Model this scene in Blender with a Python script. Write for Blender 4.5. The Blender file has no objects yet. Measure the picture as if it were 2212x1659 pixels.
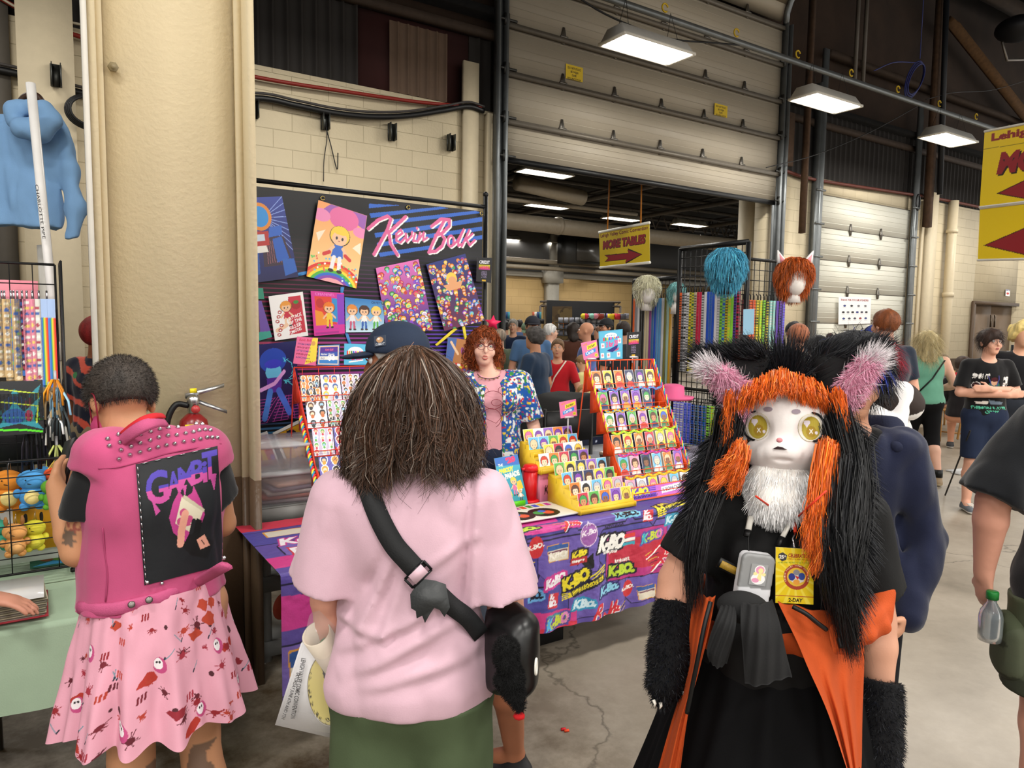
import bpy,math,random
import numpy as np
from mathutils import Vector,Matrix
random.seed(7);RNG=np.random.default_rng(7)
sc=bpy.context.scene
COL=sc.collection
# camera
CAM_H=1.70;FPX=1550.0;PITCH=math.radians(4.85);ROLL=math.radians(0.75)
_f=np.array([0,math.cos(PITCH),-math.sin(PITCH)]);_r0=np.array([1.0,0,0]);_u0=np.array([0,math.sin(PITCH),math.cos(PITCH)])
_r=math.cos(ROLL)*_r0+math.sin(ROLL)*_u0;_u=-math.sin(ROLL)*_r0+math.cos(ROLL)*_u0
CAMP=np.array([0,0,CAM_H])
cd=bpy.data.cameras.new('camera');cam=bpy.data.objects.new('camera',cd);COL.objects.link(cam)
cd.sensor_fit='HORIZONTAL';cd.sensor_width=36.0;cd.lens=FPX/2212*36.0;cd.clip_start=0.05;cd.clip_end=200
cam.matrix_world=Matrix(((_r[0],_u[0],-_f[0],0),(_r[1],_u[1],-_f[1],0),(_r[2],_u[2],-_f[2],CAM_H),(0,0,0,1)))
sc.camera=cam
# world, exposure
sc.view_settings.view_transform='Standard';sc.view_settings.look='None';sc.view_settings.gamma=1.0
sc.view_settings.use_curve_mapping=False;sc.view_settings.exposure=0.3
wd=bpy.data.worlds.new('world');sc.world=wd;wd.use_nodes=True
wd.node_tree.nodes['Background'].inputs[0].default_value=(1.0,0.96,0.90,1)
wd.node_tree.nodes['Background'].inputs[1].default_value=1.05
sc.cycles.use_adaptive_sampling=True;sc.cycles.adaptive_threshold=0.03;sc.cycles.max_bounces=4;sc.cycles.diffuse_bounces=3;sc.cycles.glossy_bounces=2;sc.cycles.transmission_bounces=4
sc.cycles.transparent_max_bounces=8;sc.cycles.caustics_reflective=False;sc.cycles.caustics_refractive=False
sc.cycles.use_denoising=True;sc.cycles.sample_clamp_indirect=3.0
# hall frame: s runs along the rear wall, v goes towards it
PHI=math.radians(56.7)
U=np.array([math.sin(PHI),math.cos(PHI),0]);N=np.array([-math.cos(PHI),math.sin(PHI),0]);Z=np.array([0,0,1.0])
A=np.array([-0.85,2.67,0])
def W(s,v,z):return A+s*U+v*N+z*Z
def ray(px,py):return _f*FPX+_r*(px-1106)+_u*(829.5-py)
def PX(px,py,Y):
 d=ray(px,py);return CAMP+d*(Y/d[1])
def PZ(px,py,z):
 d=ray(px,py);return CAMP+d*((z-CAM_H)/d[2])
def PV(px,py,v):
 d=ray(px,py);return CAMP+d*(((A-CAMP)@N+v)/(d@N))
def PS(px,py,s):
 d=ray(px,py);return CAMP+d*(((A-CAMP)@U+s)/(d@U))
def sv(P):q=P-A;return float(q@U),float(q@N),float(P[2])
VWALL=5.55;VFAR=20.0;ZL=4.95
ROTU=math.atan2(U[1],U[0])
LAMPS=[(5.40+3.55*k,v)for v in(3.83,-2.0,-5.6,-9.4)for k in(-3,-2,-1,0,1,2,3,4)]
LAMPS2=[(s,v)for v in(9.5,13.5,17.5)for s in(6.0,10.0,14.0,18.0)]
LAMP_P=84.0;LAMP_P2=60.0
def area_light(P,power,lx=1.1,ly=0.42):
 ld=bpy.data.lights.new('lamp_light','AREA');ld.shape='RECTANGLE';ld.size=lx;ld.size_y=ly
 ld.energy=power;ld.color=(1.0,0.965,0.90)
 lo=bpy.data.objects.new('lamp_light',ld);COL.objects.link(lo);lo.location=P;lo.rotation_euler=(0,0,ROTU)
 return lo
for s_,v_ in LAMPS:area_light(W(s_,v_,ZL-0.03),(36 if s_<8 else 62)if v_>3 else LAMP_P)
for s_,v_ in LAMPS2:area_light(W(s_,v_,4.75),LAMP_P2)
# colour and materials
def lin(c):
 if isinstance(c,str):c=tuple(int(c[i:i+2],16)/255 for i in(0,2,4))
 c=np.asarray(c,float)
 return np.where(c<=0.04045,c/12.92,((c+0.055)/1.055)**2.4)
def rgb(h):return np.array([int(h[i:i+2],16)/255 for i in(0,2,4)])
MATS={}
def mat(h,rough=0.7,metal=0.0,noise=0.06,nscale=12.0,bump=0.0,bscale=60.0,vcol=False,emit=None,alpha=None,trans=0.0,spec=0.35,sheen=0.0,key=None,tint=None):
 k=key or(h,rough,metal,noise,nscale,bump,bscale,vcol,emit,alpha,trans,spec,sheen)
 if k in MATS:return MATS[k]
 m=bpy.data.materials.new('material');m.use_nodes=True;MATS[k]=m
 nt=m.node_tree;b=nt.nodes['Principled BSDF'];L=nt.links
 b.inputs['Roughness'].default_value=rough;b.inputs['Metallic'].default_value=metal
 b.inputs['Specular IOR Level'].default_value=spec
 if sheen:b.inputs['Sheen Weight'].default_value=sheen
 if trans:b.inputs['Transmission Weight'].default_value=trans
 tc=nt.nodes.new('ShaderNodeTexCoord')
 if vcol:
  src=nt.nodes.new('ShaderNodeAttribute');src.attribute_name='Col';col=src.outputs['Color']
 else:
  src=nt.nodes.new('ShaderNodeRGB');src.outputs[0].default_value=(*lin(h),1);col=src.outputs[0]
 if noise:
  nz=nt.nodes.new('ShaderNodeTexNoise');nz.inputs['Scale'].default_value=nscale;nz.inputs['Detail'].default_value=5
  L.new(tc.outputs['Object'],nz.inputs['Vector'])
  mr=nt.nodes.new('ShaderNodeMapRange');mr.inputs[3].default_value=1-noise*2;mr.inputs[4].default_value=1+noise*2
  L.new(nz.outputs[0],mr.inputs[0])
  mx=nt.nodes.new('ShaderNodeVectorMath');mx.operation='SCALE';L.new(col,mx.inputs[0]);L.new(mr.outputs[0],mx.inputs['Scale']);col=mx.outputs[0]
 L.new(col,b.inputs['Base Color'])
 if bump:
  nb=nt.nodes.new('ShaderNodeTexNoise');nb.inputs['Scale'].default_value=bscale;nb.inputs['Detail'].default_value=4
  L.new(tc.outputs['Object'],nb.inputs['Vector'])
  bp=nt.nodes.new('ShaderNodeBump');bp.inputs['Strength'].default_value=min(1,bump);bp.inputs['Distance'].default_value=0.004
  L.new(nb.outputs[0],bp.inputs['Height']);L.new(bp.outputs[0],b.inputs['Normal'])
 if emit:
  b.inputs['Emission Color'].default_value=(*lin(h),1);b.inputs['Emission Strength'].default_value=emit
 if alpha is not None:b.inputs['Alpha'].default_value=alpha
 return m
def vmat(rough=0.55,noise=0.03,bump=0.0,bscale=80,spec=0.35,sheen=0.0):return mat('ffffff',rough,0,noise,20,bump,bscale,vcol=True,spec=spec,sheen=sheen)
PAINTV=lambda:vmat(0.45,0.0)
def metal(h='b8b8b8',rough=0.3):return mat(h,rough,1.0,0.04)
# objects
ORG={}
def tag(o,label=None,cat=None,group=None,kind=None):
 if label:o['label']=label
 if cat:o['category']=cat
 if group:o['group']=group
 if kind:o['kind']=kind
 return o
def thing(name,label,cat,loc=(0,0,0),group=None):
 o=bpy.data.objects.new(name,None);COL.objects.link(o);o.empty_display_size=0.1
 o.location=tuple(map(float,loc));ORG[o.name]=np.array(loc,float)
 return tag(o,label,cat,group)
def mk(name,V,F,m,parent=None,smooth=False,col=None,mi=None,local=False,label=None,cat=None,group=None,kind=None):
 V=np.asarray(V,float).reshape(-1,3)
 if local:org=np.zeros(3);loc=np.zeros(3)
 elif parent is not None:org=ORG[parent.name];loc=np.zeros(3)
 else:org=np.array([V[:,0].mean(),V[:,1].mean(),V[:,2].min()]);loc=org
 me=bpy.data.meshes.new(name)
 X=(V-org).astype(np.float32)
 me.vertices.add(len(X));me.vertices.foreach_set('co',X.ravel())
 if isinstance(F,np.ndarray):
  nf,k=F.shape;me.loops.add(nf*k);me.polygons.add(nf)
  me.loops.foreach_set('vertex_index',F.astype(np.int32).ravel())
  me.polygons.foreach_set('loop_start',np.arange(0,nf*k,k,dtype=np.int32))
 else:
  tot=sum(len(f)for f in F);me.loops.add(tot);me.polygons.add(len(F))
  me.loops.foreach_set('vertex_index',np.fromiter((i for f in F for i in f),np.int32,tot))
  st=np.cumsum([0]+[len(f)for f in F[:-1]])if len(F)else[]
  me.polygons.foreach_set('loop_start',np.asarray(st,np.int32));nf=len(F)
 ms=m if isinstance(m,(list,tuple))else[m]
 for q in ms:me.materials.append(q)
 if mi is not None:me.polygons.foreach_set('material_index',np.asarray(mi,np.int32))
 me.update(calc_edges=True);me.validate()
 if smooth:me.polygons.foreach_set('use_smooth',np.ones(len(me.polygons),bool))
 if col is not None:
  c=np.asarray(col,float)
  if c.ndim==1:c=np.tile(c,(len(V),1))
  a=me.color_attributes.new('Col','FLOAT_COLOR','POINT')
  a.data.foreach_set('color',np.concatenate([lin(np.clip(c,0,1)),np.ones((len(c),1))],1).astype(np.float32).ravel())
 o=bpy.data.objects.new(name,me);COL.objects.link(o)
 if parent is not None:o.parent=parent
 else:o.location=tuple(map(float,loc))
 ORG[o.name]=org
 return tag(o,label,cat,group,kind)
def copy_tree(o,parent=None,loc=None,rz=None,label=None):
 c=o.copy();COL.objects.link(c);c.parent=parent
 if loc is not None:c.location=tuple(map(float,loc))
 if rz is not None:c.rotation_euler=(0,0,rz)if not isinstance(rz,tuple)else rz
 if label:c['label']=label
 for ch in o.children:copy_tree(ch,c)
 return c
# mesh collector
def norm(v):
 v=np.asarray(v,float);return v/max(1e-9,np.linalg.norm(v))
def frame(d,up=(0,0,1)):
 d=norm(d);up=np.asarray(up,float)
 if abs(d@norm(up))>0.97:up=np.array([0,1.0,0])if abs(d[1])<0.9 else np.array([1.0,0,0])
 a=norm(np.cross(d,up));b=np.cross(a,d);return a,b
class MB:
 def __init__(s):s.v=[];s.f=[];s.c=[];s.m=[];s.n=0;s.cc=(1,1,1);s.mm=0
 def add(s,V,F):
  V=np.asarray(V,float).reshape(-1,3);k=s.n
  s.v.append(V);s.n+=len(V);s.c.append(np.tile(np.asarray(s.cc,float),(len(V),1)))
  for f in F:s.f.append(tuple(int(i)+k for i in f));s.m.append(s.mm)
  return s
 def box(s,c,size,ax=None):
  ax=np.eye(3)if ax is None else np.asarray(ax,float);c=np.asarray(c,float)
  P=[c+ax[0]*size[0]/2*i+ax[1]*size[1]/2*j+ax[2]*size[2]/2*k for i in(-1,1)for j in(-1,1)for k in(-1,1)]
  return s.add(P,[(0,1,3,2),(4,6,7,5),(0,4,5,1),(2,3,7,6),(0,2,6,4),(1,5,7,3)])
 def tube(s,pts,r,n=8,caps=True,up=(0,0,1),sc=(1,1)):
  pts=[np.asarray(p,float)for p in pts];m=len(pts);rs=r if hasattr(r,'__len__')else[r]*m
  V=[];an=np.arange(n)*2*math.pi/n;pa=None
  for i in range(m):
   d=pts[min(i+1,m-1)]-pts[max(i-1,0)]
   if pa is None:a,b=frame(d,up)
   else:
    dn=norm(d);a=pa-dn*(pa@dn);a=norm(a);b=np.cross(a,dn)
   pa=a
   V.append(pts[i]+rs[i]*(np.outer(np.cos(an),a)*sc[0]+np.outer(np.sin(an),b)*sc[1]))
  F=[(i*n+j,i*n+(j+1)%n,(i+1)*n+(j+1)%n,(i+1)*n+j)for i in range(m-1)for j in range(n)]
  if caps:F+=[tuple(range(n-1,-1,-1)),tuple((m-1)*n+j for j in range(n))]
  return s.add(np.concatenate(V),F)
 def lathe(s,c,prof,n=20,ax=(0,0,1)):
  c=np.asarray(c,float);ax=norm(ax);a,b=frame(ax,(0,1,0));an=np.arange(n)*2*math.pi/n
  V=np.concatenate([c+ax*h+r*(np.outer(np.cos(an),a)+np.outer(np.sin(an),b))for r,h in prof]);m=len(prof)
  F=[(i*n+j,i*n+(j+1)%n,(i+1)*n+(j+1)%n,(i+1)*n+j)for i in range(m-1)for j in range(n)]
  F+=[tuple(range(n-1,-1,-1)),tuple((m-1)*n+j for j in range(n))]
  return s.add(V,F)
 def prism(s,poly,d):
  P=np.asarray(poly,float);n=len(P);d=np.asarray(d,float)
  F=[tuple(range(n)),tuple(range(2*n-1,n-1,-1))]+[(i,n+i,n+(i+1)%n,(i+1)%n)for i in range(n)]
  return s.add(np.concatenate([P,P+d]),F)
 def ball(s,c,r,n=12,m=8,ax=None):
  r=np.ones(3)*r if not hasattr(r,'__len__')else np.asarray(r,float);V=[]
  for i in range(1,m):
   t=math.pi*i/m
   for j in range(n):p=2*math.pi*j/n;V.append((math.sin(t)*math.cos(p),math.sin(t)*math.sin(p),math.cos(t)))
  V+=[(0,0,1),(0,0,-1)];V=np.array(V)*r
  if ax is not None:V=V@np.asarray(ax)
  F=[(i*n+j,(i+1)*n+j,(i+1)*n+(j+1)%n,i*n+(j+1)%n)for i in range(m-2)for j in range(n)]
  k=(m-1)*n;F+=[(k,j,(j+1)%n)for j in range(n)]+[(k+1,(m-2)*n+(j+1)%n,(m-2)*n+j)for j in range(n)]
  return s.add(V+np.asarray(c,float),F)
 def build(s,name,m,parent=None,smooth=False,vc=False,**kw):
  V=np.concatenate(s.v)
  return mk(name,V,s.f,m,parent,smooth,col=np.concatenate(s.c)if vc else None,mi=s.m if isinstance(m,(list,tuple))else None,**kw)
def AX(rz=ROTU):c,s_=math.cos(rz),math.sin(rz);return np.array([[c,s_,0],[-s_,c,0],[0,0,1]])
AXU=np.array([U,N,Z])
def catmull(P,k=6):
 P=[np.asarray(p,float)for p in P];Q=[2*P[0]-P[1]]+P+[2*P[-1]-P[-2]];out=[]
 for i in range(1,len(Q)-2):
  for j in range(k):
   t=j/k;a,b,c,d=Q[i-1:i+3]
   out.append(0.5*((2*b)+(c-a)*t+(2*a-5*b+4*c-d)*t*t+(3*b-a-3*c+d)*t**3))
 return out+[P[-1]]
# text and painted canvases (per-vertex colours)
TXT={}
def text_tris(s,bold=0.0):
 k=(s,bold)
 if k in TXT:return TXT[k]
 cu=bpy.data.curves.new('t','FONT');cu.body=s;cu.offset=bold;cu.resolution_u=3
 o=bpy.data.objects.new('t',cu);COL.objects.link(o)
 me=o.to_mesh();me.calc_loop_triangles()
 V=np.array([v.co[:2]for v in me.vertices])if len(me.vertices)else np.zeros((0,2))
 T=np.array([t.vertices[:]for t in me.loop_triangles],int)if len(me.loop_triangles)else np.zeros((0,3),int)
 o.to_mesh_clear();bpy.data.objects.remove(o);bpy.data.curves.remove(cu)
 if len(V):lo=V.min(0);hi=V.max(0);V=(V-lo)/(hi-lo)
 TXT[k]=(V,T);return V,T
class Canvas:
 def __init__(s,w,h,nx,ny,bg='ffffff'):
  s.w,s.h,s.nx,s.ny=w,h,nx,ny;s.im=np.tile(rgb(bg),(ny,nx,1)).astype(float)
  s.x=np.linspace(0,w,nx);s.y=np.linspace(0,h,ny)
 def _put(s,x0,x1,y0,y1,fn,c):
  i0,i1=np.searchsorted(s.x,[x0,x1]);j0,j1=np.searchsorted(s.y,[y0,y1])
  i1=min(s.nx,i1+1);j1=min(s.ny,j1+1);i0=max(0,i0-1);j0=max(0,j0-1)
  if i1<=i0 or j1<=j0:return s
  X,Y=np.meshgrid(s.x[i0:i1],s.y[j0:j1]);m=fn(X,Y)
  if callable(c):cc=c(X,Y)[m]
  else:cc=rgb(c)if isinstance(c,str)else np.asarray(c)
  s.im[j0:j1,i0:i1][m]=cc;return s
 def rect(s,x0,y0,x1,y1,c):return s._put(x0,x1,y0,y1,lambda X,Y:(X>=x0)&(X<=x1)&(Y>=y0)&(Y<=y1),c)
 def ell(s,x,y,rx,ry,c,rot=0):
  R=max(rx,ry);co,si=math.cos(rot),math.sin(rot)
  return s._put(x-R,x+R,y-R,y+R,lambda X,Y:(((X-x)*co+(Y-y)*si)/rx)**2+((-(X-x)*si+(Y-y)*co)/ry)**2<=1,c)
 def poly(s,P,c):
  P=np.asarray(P,float)
  def fn(X,Y):
   m=np.zeros(X.shape,bool)
   for(x1,y1),(x2,y2)in zip(P,np.roll(P,-1,0)):
    if y1==y2:continue
    t=(Y-y1)/(y2-y1);m^=((y1>Y)!=(y2>Y))&(X<x1+t*(x2-x1))
   return m
  return s._put(P[:,0].min(),P[:,0].max(),P[:,1].min(),P[:,1].max(),fn,c)
 def line(s,P,w,c):
  P=np.asarray(P,float)
  for a,b in zip(P[:-1],P[1:]):
   d=b-a;L2=max(1e-12,d@d)
   def fn(X,Y):
    t=np.clip(((X-a[0])*d[0]+(Y-a[1])*d[1])/L2,0,1)
    return(X-a[0]-t*d[0])**2+(Y-a[1]-t*d[1])**2<=(w/2)**2
   s._put(min(a[0],b[0])-w,max(a[0],b[0])+w,min(a[1],b[1])-w,max(a[1],b[1])+w,fn,c)
  return s
 def text(s,t,x,y,w,h,c,slant=0.0,rot=0.0,bold=0.02,grow=0,rise=0.0):
  V,T=text_tris(t,bold)
  if not len(V):return s
  X=V[:,0]*w;Y=V[:,1]*h+rise*X
  X=X+slant*V[:,1]*h;co,si=math.cos(rot),math.sin(rot)
  P=np.stack([x+X*co-Y*si,y+X*si+Y*co],1)
  e=grow
  for t3 in T:
   a,b,q=P[t3]
   ar=(b[0]-a[0])*(q[1]-a[1])-(b[1]-a[1])*(q[0]-a[0])
   if ar==0:continue
   if ar<0:b,q=q,b
   def fn(Xg,Yg):
    m=np.ones(Xg.shape,bool)
    for p1,p2 in((a,b),(b,q),(q,a)):
     L=math.hypot(p2[0]-p1[0],p2[1]-p1[1])+1e-12
     m&=((p2[0]-p1[0])*(Yg-p1[1])-(p2[1]-p1[1])*(Xg-p1[0]))/L>=-e-1e-9
    return m
   lo=np.minimum(np.minimum(a,b),q)-e;hi=np.maximum(np.maximum(a,b),q)+e
   s._put(lo[0],hi[0],lo[1],hi[1],fn,c)
  return s
 def cols(s):return s.im.reshape(-1,3)
def sheet(cv,O,ex,ey,th=0.004,fn=None):
 nx,ny=cv.nx,cv.ny;X,Y=np.meshgrid(cv.x,cv.y);O=np.asarray(O,float)
 if fn is None:V=O+X[...,None]*ex+Y[...,None]*ey
 else:V=fn(X,Y)
 V=V.reshape(-1,3);i=np.arange(nx*ny).reshape(ny,nx)
 F=np.stack([i[:-1,:-1],i[:-1,1:],i[1:,1:],i[1:,:-1]],-1).reshape(-1,4)
 C=cv.cols()
 if th:
  nrm=norm(np.cross(ex,ey))if fn is None else None
  cor=[0,nx-1,nx*ny-1,(ny-1)*nx]
  if nrm is not None:
   k=len(V);V=np.concatenate([V,V[cor]-nrm*th]);C=np.concatenate([C,np.ones((4,3))*0.85])
   F=np.concatenate([F,[[k+3,k+2,k+1,k],[0,k,k+1,nx-1],[nx-1,k+1,k+2,nx*ny-1],[nx*ny-1,k+2,k+3,(ny-1)*nx],[(ny-1)*nx,k+3,k,0]]])
 return V,F,C
def board(name,cv,O,ex,ey,th=0.004,parent=None,m=None,**kw):
 V,F,C=sheet(cv,O,np.asarray(ex,float),np.asarray(ey,float),th)
 return mk(name,V,F,m or PAINTV(),parent,col=C,**kw)
# numeric noise
_T=RNG.random((33,33,33));_T[32]=_T[0];_T[:,32]=_T[:,0];_T[:,:,32]=_T[:,:,0]
def vnoise(x,y,z):
 xi=np.floor(x).astype(int);yi=np.floor(y).astype(int);zi=np.floor(z).astype(int)
 fx,fy,fz=x-xi,y-yi,z-zi;fx=fx*fx*(3-2*fx);fy=fy*fy*(3-2*fy);fz=fz*fz*(3-2*fz)
 xi%=32;yi%=32;zi%=32;r=0
 for i in(0,1):
  for j in(0,1):
   for k in(0,1):
    r=r+_T[xi+i,yi+j,zi+k]*(fx if i else 1-fx)*(fy if j else 1-fy)*(fz if k else 1-fz)
 return r*2-1
# implicit bodies: round cones and ellipsoids melted together
class SDF:
 def __init__(s,lo,hi,h):
  s.lo=np.asarray(lo,float);s.h=h;n=np.ceil((np.asarray(hi)-s.lo)/h).astype(int)+1;s.n=n
  s.x=s.lo[0]+h*np.arange(n[0]);s.y=s.lo[1]+h*np.arange(n[1]);s.z=s.lo[2]+h*np.arange(n[2])
  s.D=np.full(n,0.5,np.float32)
 def blk(s,lo,hi):
  a=np.clip(np.floor((np.asarray(lo)-s.lo)/s.h).astype(int),0,s.n);b=np.clip(np.ceil((np.asarray(hi)-s.lo)/s.h).astype(int)+1,0,s.n)
  sl=tuple(slice(i,j)for i,j in zip(a,b))
  return sl,s.x[sl[0]][:,None,None],s.y[sl[1]][None,:,None],s.z[sl[2]][None,None,:]
 def mix(s,sl,d,k,op):
  D=s.D[sl]
  if D.size==0:return
  if op=='add':
   h=np.maximum(k-np.abs(D-d),0)/k if k>0 else 0;s.D[sl]=np.minimum(D,d)-h*h*k*0.25
  else:
   d=-d;h=np.maximum(k-np.abs(D-d),0)/k if k>0 else 0;s.D[sl]=np.maximum(D,d)+h*h*k*0.25
 def cap(s,a,b,ra,rb=None,k=0.02,sc=(1,1),side=(1,0,0),op='add',amp=0,fq=20,end=None):
  a=np.asarray(a,float);b=np.asarray(b,float);rb=ra if rb is None else rb
  M=max(ra,rb)*max(1,*sc)+k+3*s.h+amp
  sl,X,Y,Zz=s.blk(np.minimum(a,b)-M,np.maximum(a,b)+M)
  d=b-a;L2=max(1e-9,d@d)
  t=np.clip(((X-a[0])*d[0]+(Y-a[1])*d[1]+(Zz-a[2])*d[2])/L2,0,1)
  qx,qy,qz=X-a[0]-t*d[0],Y-a[1]-t*d[1],Zz-a[2]-t*d[2];r=ra+(rb-ra)*t
  if sc!=(1,1):
   sd=np.asarray(side,float);dn=norm(d)if L2>1e-8 else np.array([0,0,1.0]);sd=norm(sd-dn*(sd@dn))if abs(norm(sd)@dn)<0.95 else frame(dn)[0]
   fr=np.cross(dn,sd);ps=qx*sd[0]+qy*sd[1]+qz*sd[2];pf=qx*fr[0]+qy*fr[1]+qz*fr[2];pl=qx*dn[0]+qy*dn[1]+qz*dn[2]
   e=np.sqrt((ps/sc[0])**2+(pf/sc[1])**2+pl**2);dd=(e-r)*min(sc)
  else:dd=np.sqrt(qx*qx+qy*qy+qz*qz)-r
  if end is not None:
   dd=np.maximum(dd,(X-end[0][0])*end[1][0]+(Y-end[0][1])*end[1][1]+(Zz-end[0][2])*end[1][2])
  s.mix(sl,dd,k,op);return s
 def ell(s,c,r,k=0.02,op='add',R=None):
  c=np.asarray(c,float);r=np.asarray(r,float)*np.ones(3);M=r.max()+k+3*s.h
  sl,X,Y,Zz=s.blk(c-M,c+M);qx,qy,qz=X-c[0],Y-c[1],Zz-c[2]
  if R is not None:R=np.asarray(R);qx,qy,qz=(R[i][0]*qx+R[i][1]*qy+R[i][2]*qz for i in range(3))
  e=np.sqrt((qx/r[0])**2+(qy/r[1])**2+(qz/r[2])**2);e2=np.sqrt((qx/r[0]**2)**2+(qy/r[1]**2)**2+(qz/r[2]**2)**2)
  s.mix(sl,e*(e-1)/np.maximum(e2,1e-6),k,op);return s
 def chain(s,P,r,k=0.02,**kw):
  for i in range(len(P)-1):s.cap(P[i],P[i+1],r[i],r[i+1],k,**kw)
  return s
 def cut(s,p,n,k=0.0):
  n=norm(n);p=np.asarray(p,float)
  d=(s.x[:,None,None]-p[0])*n[0]+(s.y[None,:,None]-p[1])*n[1]+(s.z[None,None,:]-p[2])*n[2]
  s.D=np.maximum(s.D,d.astype(np.float32));return s
 def wrinkle(s,amp,f=(9,9,5),seed=0.0):
  X,Y,Zz=np.meshgrid(s.x,s.y,s.z,indexing='ij')
  m=np.abs(s.D)<amp*3+3*s.h;x,y,z=X[m],Y[m],Zz[m]
  w=vnoise(x*f[0]+seed,y*f[1]+seed*1.7,z*f[2]+0.35*f[2]*x+seed)
  w2=vnoise(x*f[0]*2.3+5+seed,y*f[1]*2.3,z*f[2]*2.1)
  s.D[m]+=(amp*(1-2*np.abs(w))*0.8+amp*0.4*w2).astype(np.float32);return s
 def mesh(s,sm=2):
  D=s.D;n=D.shape;I=D<0
  D=D.copy();D[0]=D[-1]=0.5;D[:,0]=D[:,-1]=0.5;D[:,:,0]=D[:,:,-1]=0.5;I=D<0
  c=I[:-1,:-1,:-1].astype(np.int8)
  tot=sum(I[i:n[0]-1+i,j:n[1]-1+j,k:n[2]-1+k].astype(np.int8)for i in(0,1)for j in(0,1)for k in(0,1))
  act=(tot>0)&(tot<8);idx=-np.ones(act.shape,int);ci=np.argwhere(act);idx[act]=np.arange(len(ci))
  P=np.zeros((len(ci),3));cnt=np.zeros(len(ci))
  cor={o:D[ci[:,0]+o[0],ci[:,1]+o[1],ci[:,2]+o[2]]for o in[(i,j,k)for i in(0,1)for j in(0,1)for k in(0,1)]}
  for a in cor:
   for ax in range(3):
    if a[ax]==0:
     b=tuple(1 if q==ax else a[q]for q in range(3));da,db=cor[a],cor[b];m=(da<0)!=(db<0)
     t=np.where(m,da/np.where(m,da-db,1),0);p=np.tile(np.array(a,float),(len(ci),1));p[:,ax]=t
     P[m]+=p[m];cnt[m]+=1
  V=s.lo+s.h*(ci+P/cnt[:,None]);F=[]
  for ax in range(3):
   sl0=[slice(1,-1)]*3;sl0[ax]=slice(0,-1);sl1=list(sl0);sl1[ax]=slice(1,None)
   a,b=I[tuple(sl0)],I[tuple(sl1)];m=a!=b;e=np.argwhere(m)
   if not len(e):continue
   off=np.array([1,1,1]);off[ax]=0;e=e+off
   o1,o2=[(1,2),(2,0),(0,1)][ax]
   def cell(d1,d2):
    q=e.copy();q[:,o1]-=d1;q[:,o2]-=d2;return idx[q[:,0],q[:,1],q[:,2]]
   q4=np.stack([cell(1,1),cell(0,1),cell(0,0),cell(1,0)],1)
   fl=~a[m];q4[fl]=q4[fl][:,::-1];F.append(q4)
  F=np.concatenate(F);F=F[(F>=0).all(1)]
  for _ in range(sm):
   acc=np.zeros_like(V);n_=np.zeros(len(V))
   for i in range(4):
    a,b=F[:,i],F[:,(i+1)%4]
    for q,w in((a,b),(b,a)):
     for d3 in range(3):acc[:,d3]+=np.bincount(q,V[w,d3],len(V))
     n_+=np.bincount(q,minlength=len(V))
   V=0.5*V+0.5*acc/np.maximum(n_,1)[:,None]
  return V,F
from mathutils.bvhtree import BVHTree
def bvh(o):
 me=o.data;co=np.empty(len(me.vertices)*3,np.float32);me.vertices.foreach_get('co',co);co=co.reshape(-1,3).astype(float)
 p=o;M=np.eye(3);t=np.array(o.location,float)
 while p is not None:
  a=p.rotation_euler[2];c,s=math.cos(a),math.sin(a);co=co@np.array([[c,-s,0],[s,c,0],[0,0,1]]).T+np.array(p.location);p=p.parent
 return BVHTree.FromPolygons([tuple(v)for v in co],[tuple(f.vertices)for f in me.polygons])
def cast(b,px,py,off=.003,far=1.7):
 d=norm(ray(px,py));h=b.ray_cast(Vector(CAMP),Vector(d))
 return(np.array(h[0])-d*off,np.array(h[1]))if h[0]is not None else(CAMP+d*far/d[1],-d)
def decal(name,b,cv,quad,off,m,parent,mask=None,smooth=True,local=None,fix=True):
 nx,ny=cv.nx,cv.ny;TL,TR,BR,BL=(np.array(q,float)for q in quad);V=np.zeros((ny,nx,3));ok=np.ones((ny,nx),bool)
 for j in range(ny):
  for i in range(nx):
   x,y=i/(nx-1),j/(ny-1);p=(1-x)*(1-y)*BL+x*(1-y)*BR+x*y*TR+(1-x)*y*TL;d=norm(ray(*p));h=b.ray_cast(Vector(CAMP),Vector(d))
   if h[0]is None:ok[j,i]=False
   else:V[j,i]=np.array(h[0])-d*off
 idx=np.arange(nx*ny).reshape(ny,nx);F=np.stack([idx[:-1,:-1],idx[:-1,1:],idx[1:,1:],idx[1:,:-1]],-1).reshape(-1,4);o_=ok.ravel()
 if mask is not None:X,Y=np.meshgrid(cv.x,cv.y);o_=o_&mask(X,Y).ravel()
 F=F[o_[F].all(1)];V=V.reshape(-1,3);use=np.unique(F);mp=-np.ones(nx*ny,int);mp[use]=np.arange(len(use))
 V=V[use];C=cv.cols()[use];F=mp[F]
 if local is not None:V=np.array([local(v)for v in V]);return mk(name,V,F,m,parent,smooth,col=C,local=True)
 return mk(name,V,F,m,parent,smooth,col=C)
# hair and fur: tapered blades along curves
def blades(C,w,name,m,parent,col=None,**kw):
 n,k,_=C.shape;t=np.gradient(C,axis=1);rnd=RNG.normal(size=(n,1,3))
 sd=np.cross(t,rnd);sd/=np.linalg.norm(sd,axis=2,keepdims=True)+1e-9
 tap=np.linspace(1,0.12,k)**0.7;w=np.broadcast_to(w,(n,))
 off=sd*(w[:,None]*tap[None]*0.5)[...,None]
 V=np.stack([C-off,C+off],2).reshape(-1,3);b=(np.arange(n)*k*2)[:,None]+(np.arange(k-1)*2)[None]
 F=np.stack([b,b+1,b+3,b+2],-1).reshape(-1,4)
 cc=None if col is None else np.repeat(col,k*2,axis=0)
 return mk(name,V,F,m,parent,smooth=True,col=cc,**kw)
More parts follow.
